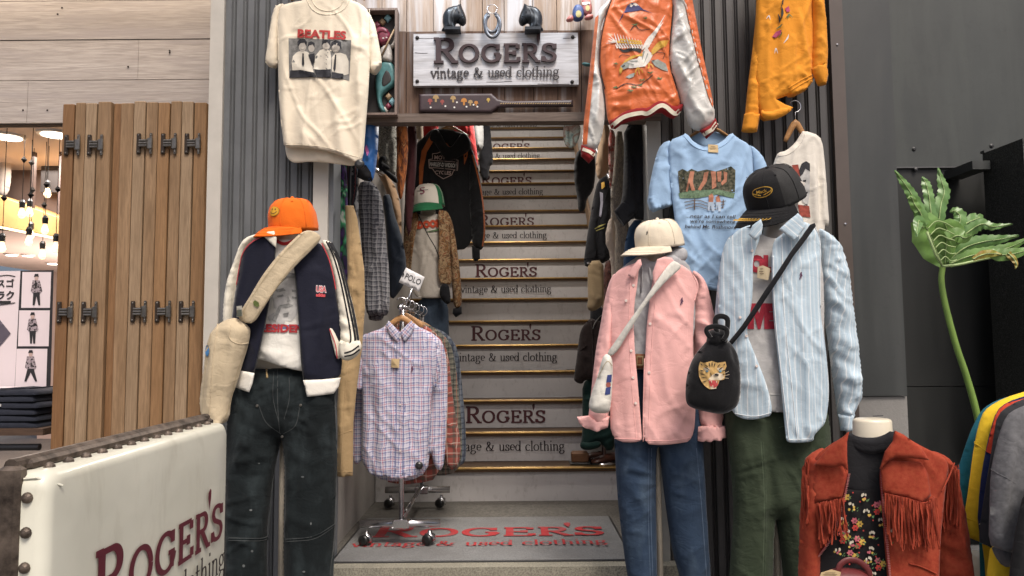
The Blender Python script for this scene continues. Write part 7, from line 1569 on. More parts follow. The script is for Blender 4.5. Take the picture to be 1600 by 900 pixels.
# painted figurine on the right of the sign
t = thing('painted_figurine', 'small painted figurine in a blue coat half hidden by the orange satin jacket', 'figurine', at(905, 34, 3.23))
BLUC = plain('figurine_blue', (.05, .08, .20), .5); PNK = plain('figurine_pink', (.45, .16, .14), .5); YLC = plain('figurine_yellow', (.45, .38, .16), .5)
bo, bos = cloth('coat', [(896, 12), (900, 7), (908, 8), (913, 16), (912, 30), (903, 34), (895, 32), (894, 20)], 3.24, BLUC, t, T=.02, Rr=.02, back=.02, res=.006); decal('apron', [ell(904, 22, 4.6, 5.6, 12)], bos, YLC, bo, .002, 2)
bo, bos = cloth('red_coat', [(908, 0), (914, -6), (922, -2), (926, 12), (924, 24), (914, 26), (909, 16)], 3.25, PNK, t, T=.018, Rr=.02, back=.02, res=.006); decal('collar', [[(909, 4), (922, 3), (922, 7), (910, 8)]], bos, EW, bo, .002, 2); decal('apron', [ell(918, 13, 3.4, 4.6, 12)], bos, YLC, bo, .003, 2)
for pts in ([(884, 30), (892, 22), (896, 26), (896, 33), (886, 35)], [(912, 28), (919, 21), (928, 23), (926, 30), (916, 32)]): cloth('shoe', pts, 3.225, PNK, t, T=.014, Rr=.014, back=.01, res=.006)
cloth('fish_ornament', [(908, 99), (914, 97), (922, 99), (924, 103), (914, 104)], 3.27, TEALP, None, T=.012, Rr=.012, back=.006, res=.006)[0]
o = bpy.data.objects['fish_ornament']; tag(o, 'small teal fish-shaped ornament between the shop sign and the orange satin jacket', 'ornament')

# ================================================================ doormat
zM = LZ+.002; q = [(523, 880), (996, 878)]
x0, x1, y0, y1 = -.795, .515, 3.306, 4.10
k = N('mat_grey'); co = k.coord(); n1 = k.noise(co, 140, 3, .7); n2 = k.noise(co, 4, 5)
MATM = k.out(k.mix(k.ramp(n2, [(.42, (0, 0, 0)), (.72, (.7, .7, .7))]), k.ramp(n1, [(.3, (.12, .12, .12)), (.7, (.21, .21, .205))]), (.11, .105, .10)), 1, k.bump(n1, .6, .004), 0, .2, .1)
t = thing('doormat', 'grey doormat with red shop lettering lying at the foot of the stairs', 'doormat', ((x0+x1)/2, y0, LZ))
MB().box((x0-.012, y0-.012, LZ+.0005), (x1+.012, y1+.012, LZ+.005)).build('rubber_edge', PLASTIC, t); MB().box((x0, y0, LZ+.0055), (x1, y1, LZ+.010)).build('carpet', MATM, t)
k = N('mat_red'); co = k.coord(); n1 = k.noise(co, 150, 3, .7); n2 = k.noise(co, 9, 5, .65)
MRED = k.out(k.mix(k.ramp(n2, [(.5, (0, 0, 0)), (.7, (.6, .6, .6))]), k.ramp(n1, [(.3, (.24, .02, .025)), (.7, (.42, .045, .045))]), (.15, .12, .12)), 1, None, 0, .1, .1)
def matxt(which, px0, px1, py, hgt):
    a = P([px0, px1], [py, py], 1.0); s_ = (LZ+.0125-CAMZ)/(a[:, 2]-CAMZ); A = Vector(a[0].tolist()); Y_ = s_[0]; xx0 = a[0, 0]*s_[0]; xx1 = a[1, 0]*s_[1]
    st, w = logo() if which == 'logo' else words_(which); kx = (xx1-xx0)/w; ky = hgt
    place(MB(), st, lambda x, y: Vector((xx0+x*kx, Y_+y*ky, LZ+.0125)), 0, Vector((0, 0, 1))).build('lettering', MRED, t)
matxt('logo', 575, 947, 839.5, .225); matxt('vintage & used clothing', 546, 952, 854.5, .056)

# ================================================================ rolling rack with plaid shirts
zr = LZ+.013; ba, bb = at(563, 815, 3.56), at(688, 822, 3.56); xp = at(627, 800, 3.56).x
t = thing('rolling_rack', 'chrome rolling rack with castors standing on the doormat under the plaid shirts', 'rack', (xp, 3.95, LZ))
TY = [(3.56, ba.x, bb.x), (4.36, at(602, 766, 4.36).x, at(703, 764, 4.36).x)]
zbar = at(627, 818, 3.56).z
for Yr_, xa_, xb_ in TY:
    c_ = (xa_+xb_)/2; bar = MB(); bar.tube([(xa_, Yr_, zbar), (xb_, Yr_, zbar)], .019, 16, True, 1); bar.build('foot_bar', STEEL, t, True)
    MB().cbox((xp, Yr_-.002, zbar), (.08, .05, .044), bev=.006).build('clamp', STEEL, t)
    MB().tube([(xp, Yr_, zbar), (xp, Yr_, 1.235)], .0125, 12).build('post', STEEL, t, True)
    for xx in (xa_+.03, xb_-.05):
        w = MB(); w.lathe((xx-.008, Yr_-.02, zr+.025-.003*(Yr_ > 4)), [(.010, -.014), (.025, -.012), (.025, .012), (.010, .014)], 18, axis=(.45, .9, 0)); wo = w.build('castor_wheel', PLASTIC, t, True)
        MB().lathe((xx, Yr_, zr+.03), [(.026, -.02), (.030, .0), (.024, .016), (.010, .022), (.008, .035)], 16).build('castor_housing', STEEL, wo, True)
MB().tube([(xp, 3.56, zbar+.02), (xp, 4.36, zbar+.02)], .012, 10).build('base_bar', STEEL, t, True)
MB().tube([(xp, 3.50, 1.24), (xp, 4.42, 1.24)], .0125, 12).build('top_bar', STEEL, t, True)
# card holder
Yc_ = 3.50
cd_ = thing('price_card', 'small white card sign printed POLO clipped on top of the rolling rack', 'card', at(640, 452, Yc_))
cs_ = Surf(Yc_); card = cloth('card', [(634.5, 418), (663.5, 433), (654.5, 456), (623, 441)], Yc_, plain('white_card', (.62, .61, .60), .5, 0, .02), cd_, T=.001, smooth=0, th=.002, res=.02)[0]
print_text('POLO', 632, 435, 26, Surf(Yc_), INK, card, hpx=9.5, rot=24, bold=.005, off=.003); print_text('RALPH LAUREN', 632.5, 443.5, 21, Surf(Yc_), INK, card, hpx=2.2, rot=24, bold=.0, off=.003, space=1.1)
rider('rider_emblem', 630, 429, 1.8, Surf(Yc_), INK, card, .003)
MB().tube([at(645, 448, Yc_+.004), at(637, 470, Yc_+.004), (xp, 3.515, 1.25)], .004, 8).build('clip_stem', STEEL, cd_, True)
# shirts on the rack
PL1 = plaid('blue_check_shirt', (.46, .44, .52), [(0, .021, .004, 0, (.10, .12, .26), .72), (1, .021, .004, 0, (.10, .12, .26), .72), (0, .042, .004, .0105, (.40, .12, .16), .55), (1, .042, .004, .0105, (.40, .12, .16), .55), (0, .021, .0016, .013, (.65, .63, .68), .7), (1, .021, .0016, .013, (.65, .63, .68), .7)])
PL2 = plaid('red_plaid_flannel', (.27, .07, .055), [(0, .05, .014, 0, (.05, .06, .05), .6), (1, .05, .014, 0, (.05, .06, .05), .6), (0, .05, .004, .03, (.45, .36, .30), .7), (1, .05, .004, .03, (.45, .36, .30), .7)])
PL3 = plaid('olive_plaid', (.13, .125, .10), [(0, .028, .007, 0, (.03, .035, .035), .7), (1, .028, .007, 0, (.03, .035, .035), .7), (0, .056, .003, .012, (.35, .12, .08), .6), (1, .028, .002, .014, (.3, .28, .24), .6)])
PL4 = plaid('slate_plaid', (.11, .13, .16), [(0, .03, .008, 0, (.035, .04, .06), .7), (1, .03, .008, 0, (.035, .04, .06), .7), (0, .03, .002, .016, (.3, .3, .32), .6)])
def rackshirt(label, pts, Y, mat, seed, **kw):
    o, s = cloth('plaid_shirt', pts, Y, mat, folds=hang(seed, .009), res=kw.pop('res', .010), **kw); tag(o, label, 'shirt', 'plaid shirts on the rolling rack'); return o, s
BSH = torso(622, 66, .05, 3.5)
o, s = rackshirt('blue and pink checked short-sleeved shirt hanging at the front of the rolling rack', [(607, 502), (600, 512), (576, 520), (562, 528), (559, 545), (564, 580), (567, 622), (566, 680), (564, 719), (572, 732), (579, 741), (598, 743), (618, 748), (636, 746), (652, 743), (664, 731), (669, 700), (673, 650), (675, 608), (684, 580), (688, 557), (681, 530), (660, 515), (643, 502), (634, 512), (625, 520), (615, 512)], 3.5, PL1, 201, B=BSH, T=.014, Rr=.035, back=.025, smooth=1, open=[(579, 741, 652, 743)], creases=[(640, 560, 632, 740, 8, .011), (600, 560, 598, 735, 8, .011), (580, 640, 578, 735, 6, .009), (660, 610, 650, 735, 7, .010)])
s1, ss = cloth('sleeve', [(572, 521), (561, 528), (556, 560), (552, 604), (560, 609), (568, 609), (570, 580), (572, 545)], 3.495, PL1, o, T=.025, Rr=.03, back=.02, uvrot=-6, folds=slv(202, .006, 20), smooth=0, open=[(552, 606, 568, 609)])
s2, ss = cloth('sleeve', [(676, 524), (684, 532), (690, 558), (687, 585), (681, 605), (674, 607), (672, 580), (672, 545)], 3.505, PL1, o, T=.025, Rr=.03, back=.02, uvrot=6, folds=slv(203, .006, -20), smooth=0, open=[(672, 606, 683, 602)])
for pts, rt in (([(607, 501), (614, 508), (625, 520), (621, 535), (609, 524), (603, 510)], 40), ([(643, 501), (635, 508), (625, 520), (632, 534), (642, 524), (648, 510)], -40)): cloth('collar', pts, 3.475, PL1, o, B=BSH, T=.004, smooth=0, uvrot=rt, res=.007)
buttons([(625.5, y) for y in (528, 560, 596, 632, 668, 704)]+[(611, 526), (637, 527)], s, MC['shell_button'], o, .004, .004)
seams('placket', [[(620, 522), (620, 620), (618, 740)], [(631, 522), (631, 620), (629, 742)]], s, PL1, o, .0018); seams('hem_seam', [[(580, 735), (618, 741), (651, 737)]], s, PL1, o, .0014)
paper_tag([(612, 560), (625, 561), (624, 575), (612, 574)], s, o, .012); rider('rider_emblem', 644, 577, 2.2, s, EMB, o, .004); sec_tag(655, 727, s, o, .018)
hanger('wooden hanger holding the checked shirt at the front of the rolling rack', 627, 495, 3.53, 30, 22, 30)
o, s = rackshirt('second checked shirt with long sleeves right behind the front one', [(600, 512), (570, 530), (556, 560), (552, 640), (550, 722), (562, 727), (570, 700), (576, 738), (600, 752), (640, 752), (668, 738), (672, 700), (680, 733), (692, 735), (696, 700), (700, 600), (696, 545), (684, 525), (650, 508), (625, 516)], 3.60, PL1, 204, B=torso(625, 70, .03, 3.6), T=.014, Rr=.03, back=.02, smooth=1)
o, s = rackshirt('red plaid flannel shirt behind the checked shirts on the rolling rack', [(615, 508), (600, 540), (600, 752), (625, 757), (655, 755), (684, 748), (690, 700), (702, 736), (716, 730), (721, 696), (712, 650), (706, 610), (701, 553), (686, 524), (662, 506), (640, 500)], 3.72, PL2, 205, B=torso(650, 70, .03, 3.72), T=.02, Rr=.04, back=.02, smooth=1, creases=[(690, 540, 705, 700, 5, .01)])
o, s = rackshirt('olive grey plaid shirt behind the red flannel one', [(640, 505), (620, 560), (630, 740), (690, 744), (712, 738), (722, 720), (722, 680), (718, 620), (709, 548), (694, 522), (668, 506)], 3.88, PL3, 206, B=torso(665, 60, .03, 3.88), T=.02, Rr=.04, back=.02, smooth=1)
o, s = rackshirt('slate blue plaid shirt farthest back on the rolling rack', [(650, 508), (640, 560), (650, 730), (700, 732), (722, 728), (729, 715), (727, 660), (722, 600), (716, 545), (700, 522), (676, 510)], 4.05, PL4, 207, B=torso(680, 56, .03, 4.05), T=.02, Rr=.04, back=.02, smooth=1)
for i, (px, py, yy) in enumerate(((634, 478, 3.62), (641, 482, 3.74), (648, 486, 3.90), (655, 489, 4.07), (660, 491, 4.2))):
    hanger(['wooden hanger of the second checked shirt', 'wooden hanger of the red plaid flannel shirt', 'wooden hanger of the olive plaid shirt', 'wooden hanger of the slate plaid shirt', 'empty wooden hanger at the back of the rolling rack'][i]+' on the chrome rack', px, py+14, yy, 26, 18, 26)
# ================================================================ clothes along the stairwell, left
def garment(name, label, cat, pts, Y, mat, seed, T=.03, kind='hang', a=.010, **kw):
    f = hang(seed, a*1.25, .042)+[(a*.6, .022, .35, 4, seed+8)] if kind == 'hang' else slv(seed, a, 30) if kind == 'slv' else crum(seed, a)
    o, s = cloth(name, pts, Y, mat, T=T, Rr=kw.pop('Rr', .032), back=T*.7, folds=f, res=kw.pop('res', .012), smooth=kw.pop('smooth', 1), **kw); tag(o, label, cat); return o, s
TIE = blotch('tie_dye_cloth', [(.012, .012, .02), (.02, .015, .03), (.07, .03, .14), (.02, .025, .03), (.05, .30, .13), (.55, .58, .52), (.02, .02, .03)], 5.5, 2.2, det=2, stretch=(1.6, 1, .8))
KHK = fab('khaki_canvas', (.26, .19, .11), .95, .1, 8); TANC = fab('tan_duck', (.36, .25, .13), .95, .1, 8); GPL = plaid('grey_plaid', (.16, .16, .17), [(0, .024, .007, 0, (.045, .045, .055), .75), (1, .024, .007, 0, (.045, .045, .055), .75), (0, .024, .0025, .014, (.34, .33, .33), .6), (1, .024, .0025, .014, (.34, .33, .33), .6)])
DKD = fab('dark_denim', (.020, .026, .036), .95, .2, 12); BRJ = fab('brown_duck', (.24, .15, .085), .9, .12, 8); SNK = blotch('snake_print', [(.05, .05, .045), (.34, .33, .29), (.08, .08, .07), (.42, .41, .36)], 60, .8); ORL = blotch('rust_print', [(.03, .012, .01), (.28, .09, .025), (.05, .015, .01), (.34, .16, .06)], 18, 1.2, stretch=(2, 2, .6))
MARD = fab('dark_maroon_wool', (.045, .014, .016), .95); BEI = fab('beige_wool', (.30, .24, .18), .95); REDW = fab('red_wool', (.26, .018, .018), .9); GRW = fab('grey_wool', (.16, .16, .155), .95); STRD = plaid('dark_stripe', (.03, .03, .035), [(0, .03, .006, 0, (.3, .3, .3), .7), (0, .03, .003, .014, (.2, .05, .05), .8)])
garment('tie_dye_shirt', 'black, green and purple tie-dye garment hanging by the pale door jamb', 'shirt', [(518, 240), (540, 240), (543, 300), (543, 370), (546, 430), (549, 500), (546, 555), (540, 610), (524, 620), (517, 540), (516, 420), (515, 320)], 3.49, TIE, 301, .03)
garment('striped_shirt', 'dark striped garment edge between the tie-dye and the grey plaid shirts', 'shirt', [(536, 240), (556, 245), (560, 300), (560, 350), (552, 352), (545, 345), (540, 320)], 3.55, STRD, 302, .02)
o, s = garment('khaki_trousers', 'long khaki trousers hanging behind the cream jacket sleeve', 'trousers', [(539, 321), (552, 321), (558, 341), (564, 385), (569, 422), (570, 480), (566, 540), (558, 600), (552, 660), (551, 744), (526, 744), (526, 640), (531, 560), (540, 500), (543, 430), (541, 370)], 3.38, TANC, 303, .02, smooth=0, open=[(526, 744, 551, 744), (539, 321, 552, 321)], creases=[(546, 340, 552, 480, 4, .008), (540, 560, 534, 740, 5, .008)])
seams('seam', [[(548, 326), (552, 400), (548, 520), (540, 600), (532, 742)], [(528, 680), (551, 672)], [(527, 737), (551, 737)]], s, TANC, o, .002)
o, s = garment('grey_plaid_shirt', 'long grey plaid shirt hanging left of the dark denim jacket', 'shirt', [(560, 286), (572, 282), (585, 286), (596, 305), (601, 345), (604, 386), (608, 424), (609, 470), (607, 492), (596, 494), (585, 490), (578, 494), (571, 486), (568, 440), (566, 396), (562, 350), (558, 312)], 3.66, GPL, 304, .04, creases=[(585, 290, 590, 480, 4, .014), (574, 300, 578, 480, 4, -.012), (596, 330, 600, 480, 4, .012)])
garment('grey_plaid_shirt', 'second grey plaid shirt tucked behind the first one over the rack', 'shirt', [(566, 300), (580, 296), (590, 320), (600, 400), (603, 470), (600, 500), (584, 502), (574, 498), (570, 420)], 3.74, GPL, 311, .03)
garment('denim_jacket', 'dark denim jacket with hanging sleeve beside the grey plaid shirt', 'jacket', [(597, 308), (603, 303), (610, 304), (616, 335), (625, 360), (631, 385), (635, 410), (633, 440), (624, 456), (612, 470), (606, 450), (606, 400), (603, 350)], 3.86, DKD, 305, .04, 'slv', creases=[(608, 320, 622, 450, 4, .012)])
garment('duck_jacket', 'brown duck jacket hanging behind the blue jacket sleeve', 'jacket', [(580, 225), (592, 235), (602, 256), (610, 280), (618, 292), (624, 314), (628, 345), (625, 400), (618, 410), (612, 380), (610, 320), (600, 290), (588, 268), (576, 262)], 4.0, BRJ, 306, .05, 'slv', creases=[(600, 262, 620, 340, 5, .014)])
garment('fur_coat', 'pale snake-pattern coat hanging at the top left of the stairs', 'coat', [(588, 190), (618, 190), (620, 230), (619, 273), (611, 276), (600, 262), (592, 246), (588, 220)], 3.86, SNK, 307, .04)
garment('dark_sleeve_jacket', 'black sleeve sticking out under the pale snake-pattern coat', 'jacket', [(592, 244), (602, 243), (604, 250), (596, 252), (606, 258), (611, 264), (602, 265), (612, 270), (622, 280), (620, 287), (612, 282), (600, 270), (590, 262)], 3.8, BLACK, 308, .02, 'crum', res=.009)
garment('rust_shirt', 'rust and dark patterned shirt hanging left of the black motorcycle hoodie', 'shirt', [(619, 190), (636, 190), (638, 225), (636, 262), (632, 290), (627, 314), (622, 306), (619, 270), (618, 230)], 4.3, ORL, 309, .03)
for nm, lab, cat, pts, Y, m in (('maroon_coat', 'dark maroon coat edge left of the black motorcycle hoodie', 'coat', [(636, 188), (649, 188), (652, 230), (648, 300), (640, 380), (632, 340), (634, 260)], 4.6, MARD),
    ('beige_coat', 'beige coat edge above the shoulder of the black motorcycle hoodie', 'coat', [(648, 188), (660, 188), (662, 220), (656, 260), (648, 240)], 5.3, BEI),
    ('red_shirt', 'dark red shirt just left of the wooden hanger of the motorcycle hoodie', 'shirt', [(660, 186), (684, 186), (686, 215), (680, 260), (660, 250)], 5.45, REDW),
    ('red_shirt', 'bright red shirt right of the hood of the motorcycle hoodie', 'shirt', [(705, 180), (738, 180), (743, 220), (748, 260), (742, 290), (720, 260)], 5.6, fab('bright_red_wool', (.36, .03, .03), .9)),
    ('grey_sweater', 'grey sweater right of the bright red shirt at the top of the stairs', 'sweater', [(738, 176), (754, 176), (756, 212), (755, 234), (744, 236), (738, 210)], 5.9, GRW),
    ('black_jacket', 'black jacket nearest the lettered steps at the top left of the stairs', 'jacket', [(752, 172), (763, 172), (766, 200), (769, 230), (771, 256), (765, 259), (763, 282), (752, 282), (748, 250), (750, 215)], 6.2, BLACK)):
    garment(nm, lab, cat, pts, Y, m, hash(lab) % 50+320 if 0 else 320+len(lab) % 40, .04)
wl = thing('wall_rail', 'chrome clothes rail along the left stairwell wall', 'rail', (-.72, 5.0, 2.3))
MB().tube([(-.70, 3.5, 1.93), (-.70, 4.4, 2.05), (-.66, 6.6, 3.3)], .013, 10).build('bar', STEEL, wl, True)
for y_, z_ in ((3.7, 1.955), (5.2, 2.50)): MB().tube([(-.70, y_, z_), (-.845, y_, z_)], .010, 8).build('bracket', STEEL, wl, True)
wl = thing('wall_rail', 'chrome clothes rail along the right stairwell wall', 'rail', (.62, 5.0, 2.3))
MB().tube([(.60, 3.5, 1.93), (.60, 4.4, 2.05), (.58, 6.6, 3.3)], .013, 10).build('bar', STEEL, wl, True)
for y_, z_ in ((3.7, 1.955), (5.2, 2.50)): MB().tube([(.60, y_, z_), (.735, y_, z_)], .010, 8).build('bracket', STEEL, wl, True)
# ---- black motorcycle hoodie
YH = 5.10; HOO = fab('black_fleece', (.012, .012, .013), .95, .15, 8, .5, 140, .2); ORP = fab('burnt_orange', (.36, .10, .03), .9)
t = thing('printed_hoodie', 'black and orange motorcycle hoodie on a wooden hanger above the stairs', 'hoodie', at(695, 400, YH))
BH = torso(690, 75, .07, YH)
bd, bs = cloth('body_panel', [(684, 200), (672, 204), (664, 212), (651, 224), (643, 244), (640, 300), (642, 380), (700, 392), (740, 388), (742, 300), (744, 250), (738, 234), (731, 212), (715, 205)], YH, HOO, t, B=BH, T=.02, Rr=.05, back=.03, folds=hang(341, .012), res=.014)
cloth('hood', [(683, 200), (672, 206), (670, 220), (680, 224), (692, 246), (700, 254), (712, 248), (728, 240), (738, 228), (732, 212), (722, 206), (715, 216), (704, 232), (696, 224), (690, 210)], YH-.09, HOO, t, T=.03, Rr=.03, back=.02, folds=crum(342, .006))
cloth('hood_lining', [(690, 206), (698, 222), (706, 232), (716, 220), (722, 208), (716, 236), (702, 246), (692, 232)], YH-.075, ORP, t, T=.008, Rr=.01)
sl1, ssl = cloth('sleeve', [(655, 220), (643, 240), (636, 285), (631, 330), (630, 400), (640, 410), (648, 340), (654, 290), (660, 240)], YH-.02, HOO, t, T=.05, Rr=.06, back=.04, folds=slv(343, .008, 30))
sl2, ssr = cloth('sleeve', [(734, 225), (743, 246), (751, 278), (757, 328), (759, 358), (756, 386), (750, 392), (738, 386), (734, 340), (732, 280)], YH-.04, HOO, t, T=.055, Rr=.06, back=.04, folds=slv(344, .010, -30))
cloth('cuff', [(737, 384), (750, 388), (750, 404), (743, 409), (738, 404)], YH-.05, HOO, t, T=.03, Rr=.03, back=.02, smooth=0)
decal('shoulder_stripe', [[(672, 213), (679, 218), (667, 238), (662, 262), (660, 290), (655, 290), (655, 262), (659, 236)]], bs, ORP, bd, .005, 4); decal('shoulder_stripe', [[(724, 233), (732, 232.5), (730, 246), (725.5, 258)]], bs, ORP, bd, .005, 4)
lines('sleeve_piping', [([(738, 242), (748, 280), (755, 320), (757, 360), (754, 385)], 2.4, 6), ([(720, 310), (717, 325), (722, 345)], .8, 6)], ssr, ORP, sl2, .004)
LOG = plain('logo_grey', (.34, .25, .22), .8); LOG2 = plain('logo_pale', (.46, .43, .40), .8)
sh = [(676, 241), (684, 240), (693, 236), (703, 241), (712, 243), (711, 250), (716, 251), (715, 267), (709, 267), (706, 274), (693, 280), (682, 273), (676, 264), (671, 263), (670, 250), (676, 249)]
lines('shield_outline', [(sh+[sh[0]], 1.1)], bs, LOG, bd, .012, 3); lines('bar_outline', [([(671, 251), (714, 254), (714, 266), (671, 262), (671, 251)], .9)], bs, LOG, bd, .014, 3)
print_text('MOTOR', 679, 249.5, 29, bs, LOG, bd, hpx=6, bold=.03, rot=2, off=.016); print_text('HARLEY-DAVIDSON', 672, 260, 42, bs, LOG2, bd, hpx=6.4, bold=.03, rot=4, off=.018); print_text('CYCLES', 680, 272.5, 25, bs, LOG, bd, hpx=5.6, bold=.03, rot=3, off=.016)
for x, y in ((694, 250), (712, 248)): MB().tube(bs.w([(x, y), (x+1, y+14), (x, y+26)], .02), .004, 6).build('drawcord', HOO, bd, True)
hanger('wooden hanger holding the black motorcycle hoodie', 702, 196, YH-.03, 30, 16, 22)
# ---- small mannequin on the stairs
YM2 = 4.86; zst = NOSE1Z+RIS*1
t = thing('mannequin', 'mannequin on the stairs in a white and green cap, printed T-shirt and patterned shirt', 'mannequin', (at(672, 500, YM2).x, YM2, zst))
neck(t, 669, 316, 338, YM2, .05, .05, SKIN)
bodyform(t, [(655, 338), (684, 338), (702, 346), (704, 470), (640, 470), (640, 346)], YM2+.02, SKIN, .05)
MB().tube([(at(672, 500, YM2).x, YM2+.03, zst), (at(672, 500, YM2).x, YM2+.03, 1.3)], .014, 10).build('stand_pole', STEEL, t, True)
MB().lathe((at(672, 500, YM2).x, YM2+.03, zst), [(.10, 0), (.10, .008), (.02, .02)], 24).build('stand_base', STEEL, t, True)
BM = torso(672, 44, .09, YM2); BM2 = torso(672, 44, .11, YM2)
o, s = cloth('printed_t_shirt', [(652, 333), (668, 338), (684, 333), (700, 342), (703, 463), (672, 467), (638, 462), (642, 345)], YM2, fab('stone_jersey', (.48, .43, .37), .9, .05), B=BM, folds=hang(351, .008)); tag(o, 'pale T-shirt with red lettering on the mannequin standing on the stairs', 't-shirt')
print_text('INDOOR', 640, 358, 52, s, plain('tomato_print', (.45, .06, .02), .8), o, hpx=10.5, bold=.09, rot=-5, arch=0, off=.008); lines('green_swoosh', [([(668, 362), (682, 360), (694, 355)], [1, 3, .6], 5)], s, EGN, o, .008)
CAMO = blotch('leaf_print', [(.03, .015, .01), (.26, .13, .05), (.08, .035, .02), (.34, .24, .13), (.20, .06, .03), (.10, .09, .04)], 22, 1.6, det=4)
t2 = thing('patterned_shirt', 'open brown leaf-pattern shirt on the mannequin standing on the stairs', 'shirt', at(690, 495, YM2-.02))
cloth('front_panel', [(653, 330), (645, 333), (636, 340), (632, 380), (633, 440), (640, 446), (644, 400), (648, 370), (654, 345)], YM2-.02, CAMO, t2, B=BM2, folds=hang(352, .008))
cloth('front_panel', [(684, 328), (692, 328), (702, 332), (706, 360), (708, 420), (706, 445), (696, 444), (685, 442), (685, 400), (686, 360)], YM2-.02, CAMO, t2, B=BM2, folds=hang(353, .008))
cloth('sleeve', [(698, 331), (706, 342), (712, 374), (718, 415), (721, 450), (722, 480), (708, 482), (706, 440), (702, 390)], YM2-.05, CAMO, t2, T=.04, Rr=.05, back=.03, folds=slv(354, .008, 30), open=[(708, 482, 722, 480)])
cloth('sleeve', [(642, 333), (633, 350), (628, 400), (626, 440), (636, 446), (642, 400), (646, 350)], YM2-.0, CAMO, t2, T=.04, Rr=.05, back=.03, folds=slv(355, .008, 30))
cloth('cuff', [(708, 482), (721, 479), (722, 490), (712, 496), (707, 490)], YM2-.06, BLACK, t2, T=.03, Rr=.03, back=.02, smooth=0)
o, s = cloth('jeans', [(643, 461), (700, 461), (702, 520), (698, 640), (676, 640), (673, 520), (668, 640), (645, 640)], YM2+.01, fab('slate_denim', (.05, .07, .10), .95, .2, 10), T=.06, Rr=.07, back=.05, folds=legf(356, .008)); tag(o, 'slate blue jeans on the mannequin standing on the stairs', 'jeans')
o, s = cloth('shoulder_bag', [(688, 444), (700, 442), (704, 460), (704, 474), (696, 476), (686, 462)], YM2-.12, BLACK, T=.03, Rr=.03, back=.03, folds=crum(357)); tag(o, 'small black bag at the hip of the mannequin standing on the stairs', 'bag')
sv = Surf(YM2, torso(672, 44, .13, YM2)); lines('strap', [([(652, 332), (668, 366), (684, 396), (694, 444)], 1.5, 6)], sv, BLACK, o, .004)
GRNT = fab('green_twill', (.02, .13, .055), .9, .08, 9, .3); WTW = fab('white_foam', (.60, .55, .48), .9, .05, 9, .3)
c = Cap('trucker_cap', 'white-fronted green trucker cap with a dark red letter emblem on the stairs', 671, 320, YM2-.02, .20, 20, 4, 3, .68, 1.1)
c.crown(WTW, GRNT, 66); c.brim(GRNT, .34, .16, .30)
S_ = spline(np.array([(.018, .022), (.008, .030), (-.010, .028), (-.016, .016), (-.004, .004), (.010, -.006), (.014, -.018), (.002, -.028), (-.014, -.022)]), 5); l, r = ribbon(S_, .008)
c.patch('emblem', -4, 34, np.concatenate([l, r[::-1]]), plain('emblem_maroon', (.20, .02, .06), .8), .004, None, .005); c.patch('emblem_bar', -4, 34, [(-.04, -.003), (.04, .001), (.04, .005), (-.04, .001)], INK, .005, None, .005)
# ================================================================ clothes along the stairwell, right
LACE = blotch('crochet_knit', [(.10, .085, .07), (.30, .25, .19), (.14, .12, .10), (.38, .33, .27)], 55, 1.0, stretch=(1.6, 1.6, .5)); BLKD = fab('black_denim', (.012, .012, .014), .95, .2, 12, .5); TNS = fab('tan_suede', (.28, .19, .12), .95, .1, 9)
garment('pale_dress', 'pale teal and white clothes hanging farthest up the right side of the stairs', 'dress', [(880, 186), (895, 186), (908, 196), (906, 214), (897, 232), (884, 230), (880, 215)], 6.4, blotch('pale_teal_print', [(.10, .16, .17), (.30, .36, .34), (.20, .12, .10), (.34, .34, .32)], 12, 1), 401, .03)
garment('black_jacket', 'black jacket with long sleeves hanging up the right side of the stairs', 'jacket', [(899, 240), (908, 232), (922, 228), (932, 250), (929, 290), (924, 302), (917, 310), (914, 330), (904, 332), (902, 308), (896, 274)], 5.2, BLACK, 402, .05, 'slv', creases=[(912, 250, 908, 325, 4, .012)])
garment('tan_jacket', 'tan suede jacket edge beside the silver jacket sleeve', 'jacket', [(940, 190), (953, 196), (955, 230), (953, 268), (944, 276), (934, 281), (930, 262), (934, 235)], 3.95, TNS, 403, .04, creases=[(944, 210, 942, 270, 4, .01)])
garment('fringe_top', 'red top with pale fringe hanging between the tan jacket and the crochet piece', 'top', [(951, 200), (962, 206), (961, 250), (957, 280), (954, 300), (951, 270)], 3.85, blotch('red_fringe', [(.30, .04, .03), (.45, .35, .30), (.25, .02, .02), (.40, .12, .08)], 30, 2, stretch=(2, 2, .5)), 404, .02)
o, s = garment('denim_jacket', 'black denim jacket with embroidered patches hanging over the stairs', 'jacket', [(934, 282), (945, 274), (953, 271), (955, 310), (954, 360), (953, 384), (955, 404), (942, 412), (932, 411), (920, 418), (912, 414), (914, 392), (921, 345), (928, 305)], 4.55, BLKD, 405, .05, creases=[(944, 300, 936, 400, 5, .012), (930, 320, 922, 400, 4, .010)])
decal('patch', [[(937, 300), (942, 302), (942, 318), (939, 340), (936, 338), (938, 318)]], s, plain('patch_lilac', (.26, .25, .30), .8), o, .006); lines('patch_lettering', [([(929, 358), (936, 354), (946, 350)], [1, 2.4, 1], 5), ([(931, 361), (944, 356)], 1.2)], s, plain('patch_olive', (.30, .27, .08), .8), o, .008); decal('patch', [[(939, 286), (944, 284), (945, 292), (940, 296)]], s, EG, o, .006)
seams('seam', [[(913, 404), (930, 402), (953, 394)], [(937, 340), (930, 400)], [(953, 280), (938, 340)]], s, BLKD, o, .003); buttons([(919, 411)], s, STEEL, o, .008)
garment('khaki_trousers', 'khaki trousers with a gathered cuff hanging below the black denim jacket', 'trousers', [(919, 408), (942, 406), (945, 440), (944, 466), (941, 478), (928, 487), (917, 484), (919, 465), (918, 440)], 4.45, KHK, 406, .04, 'crum', a=.012)
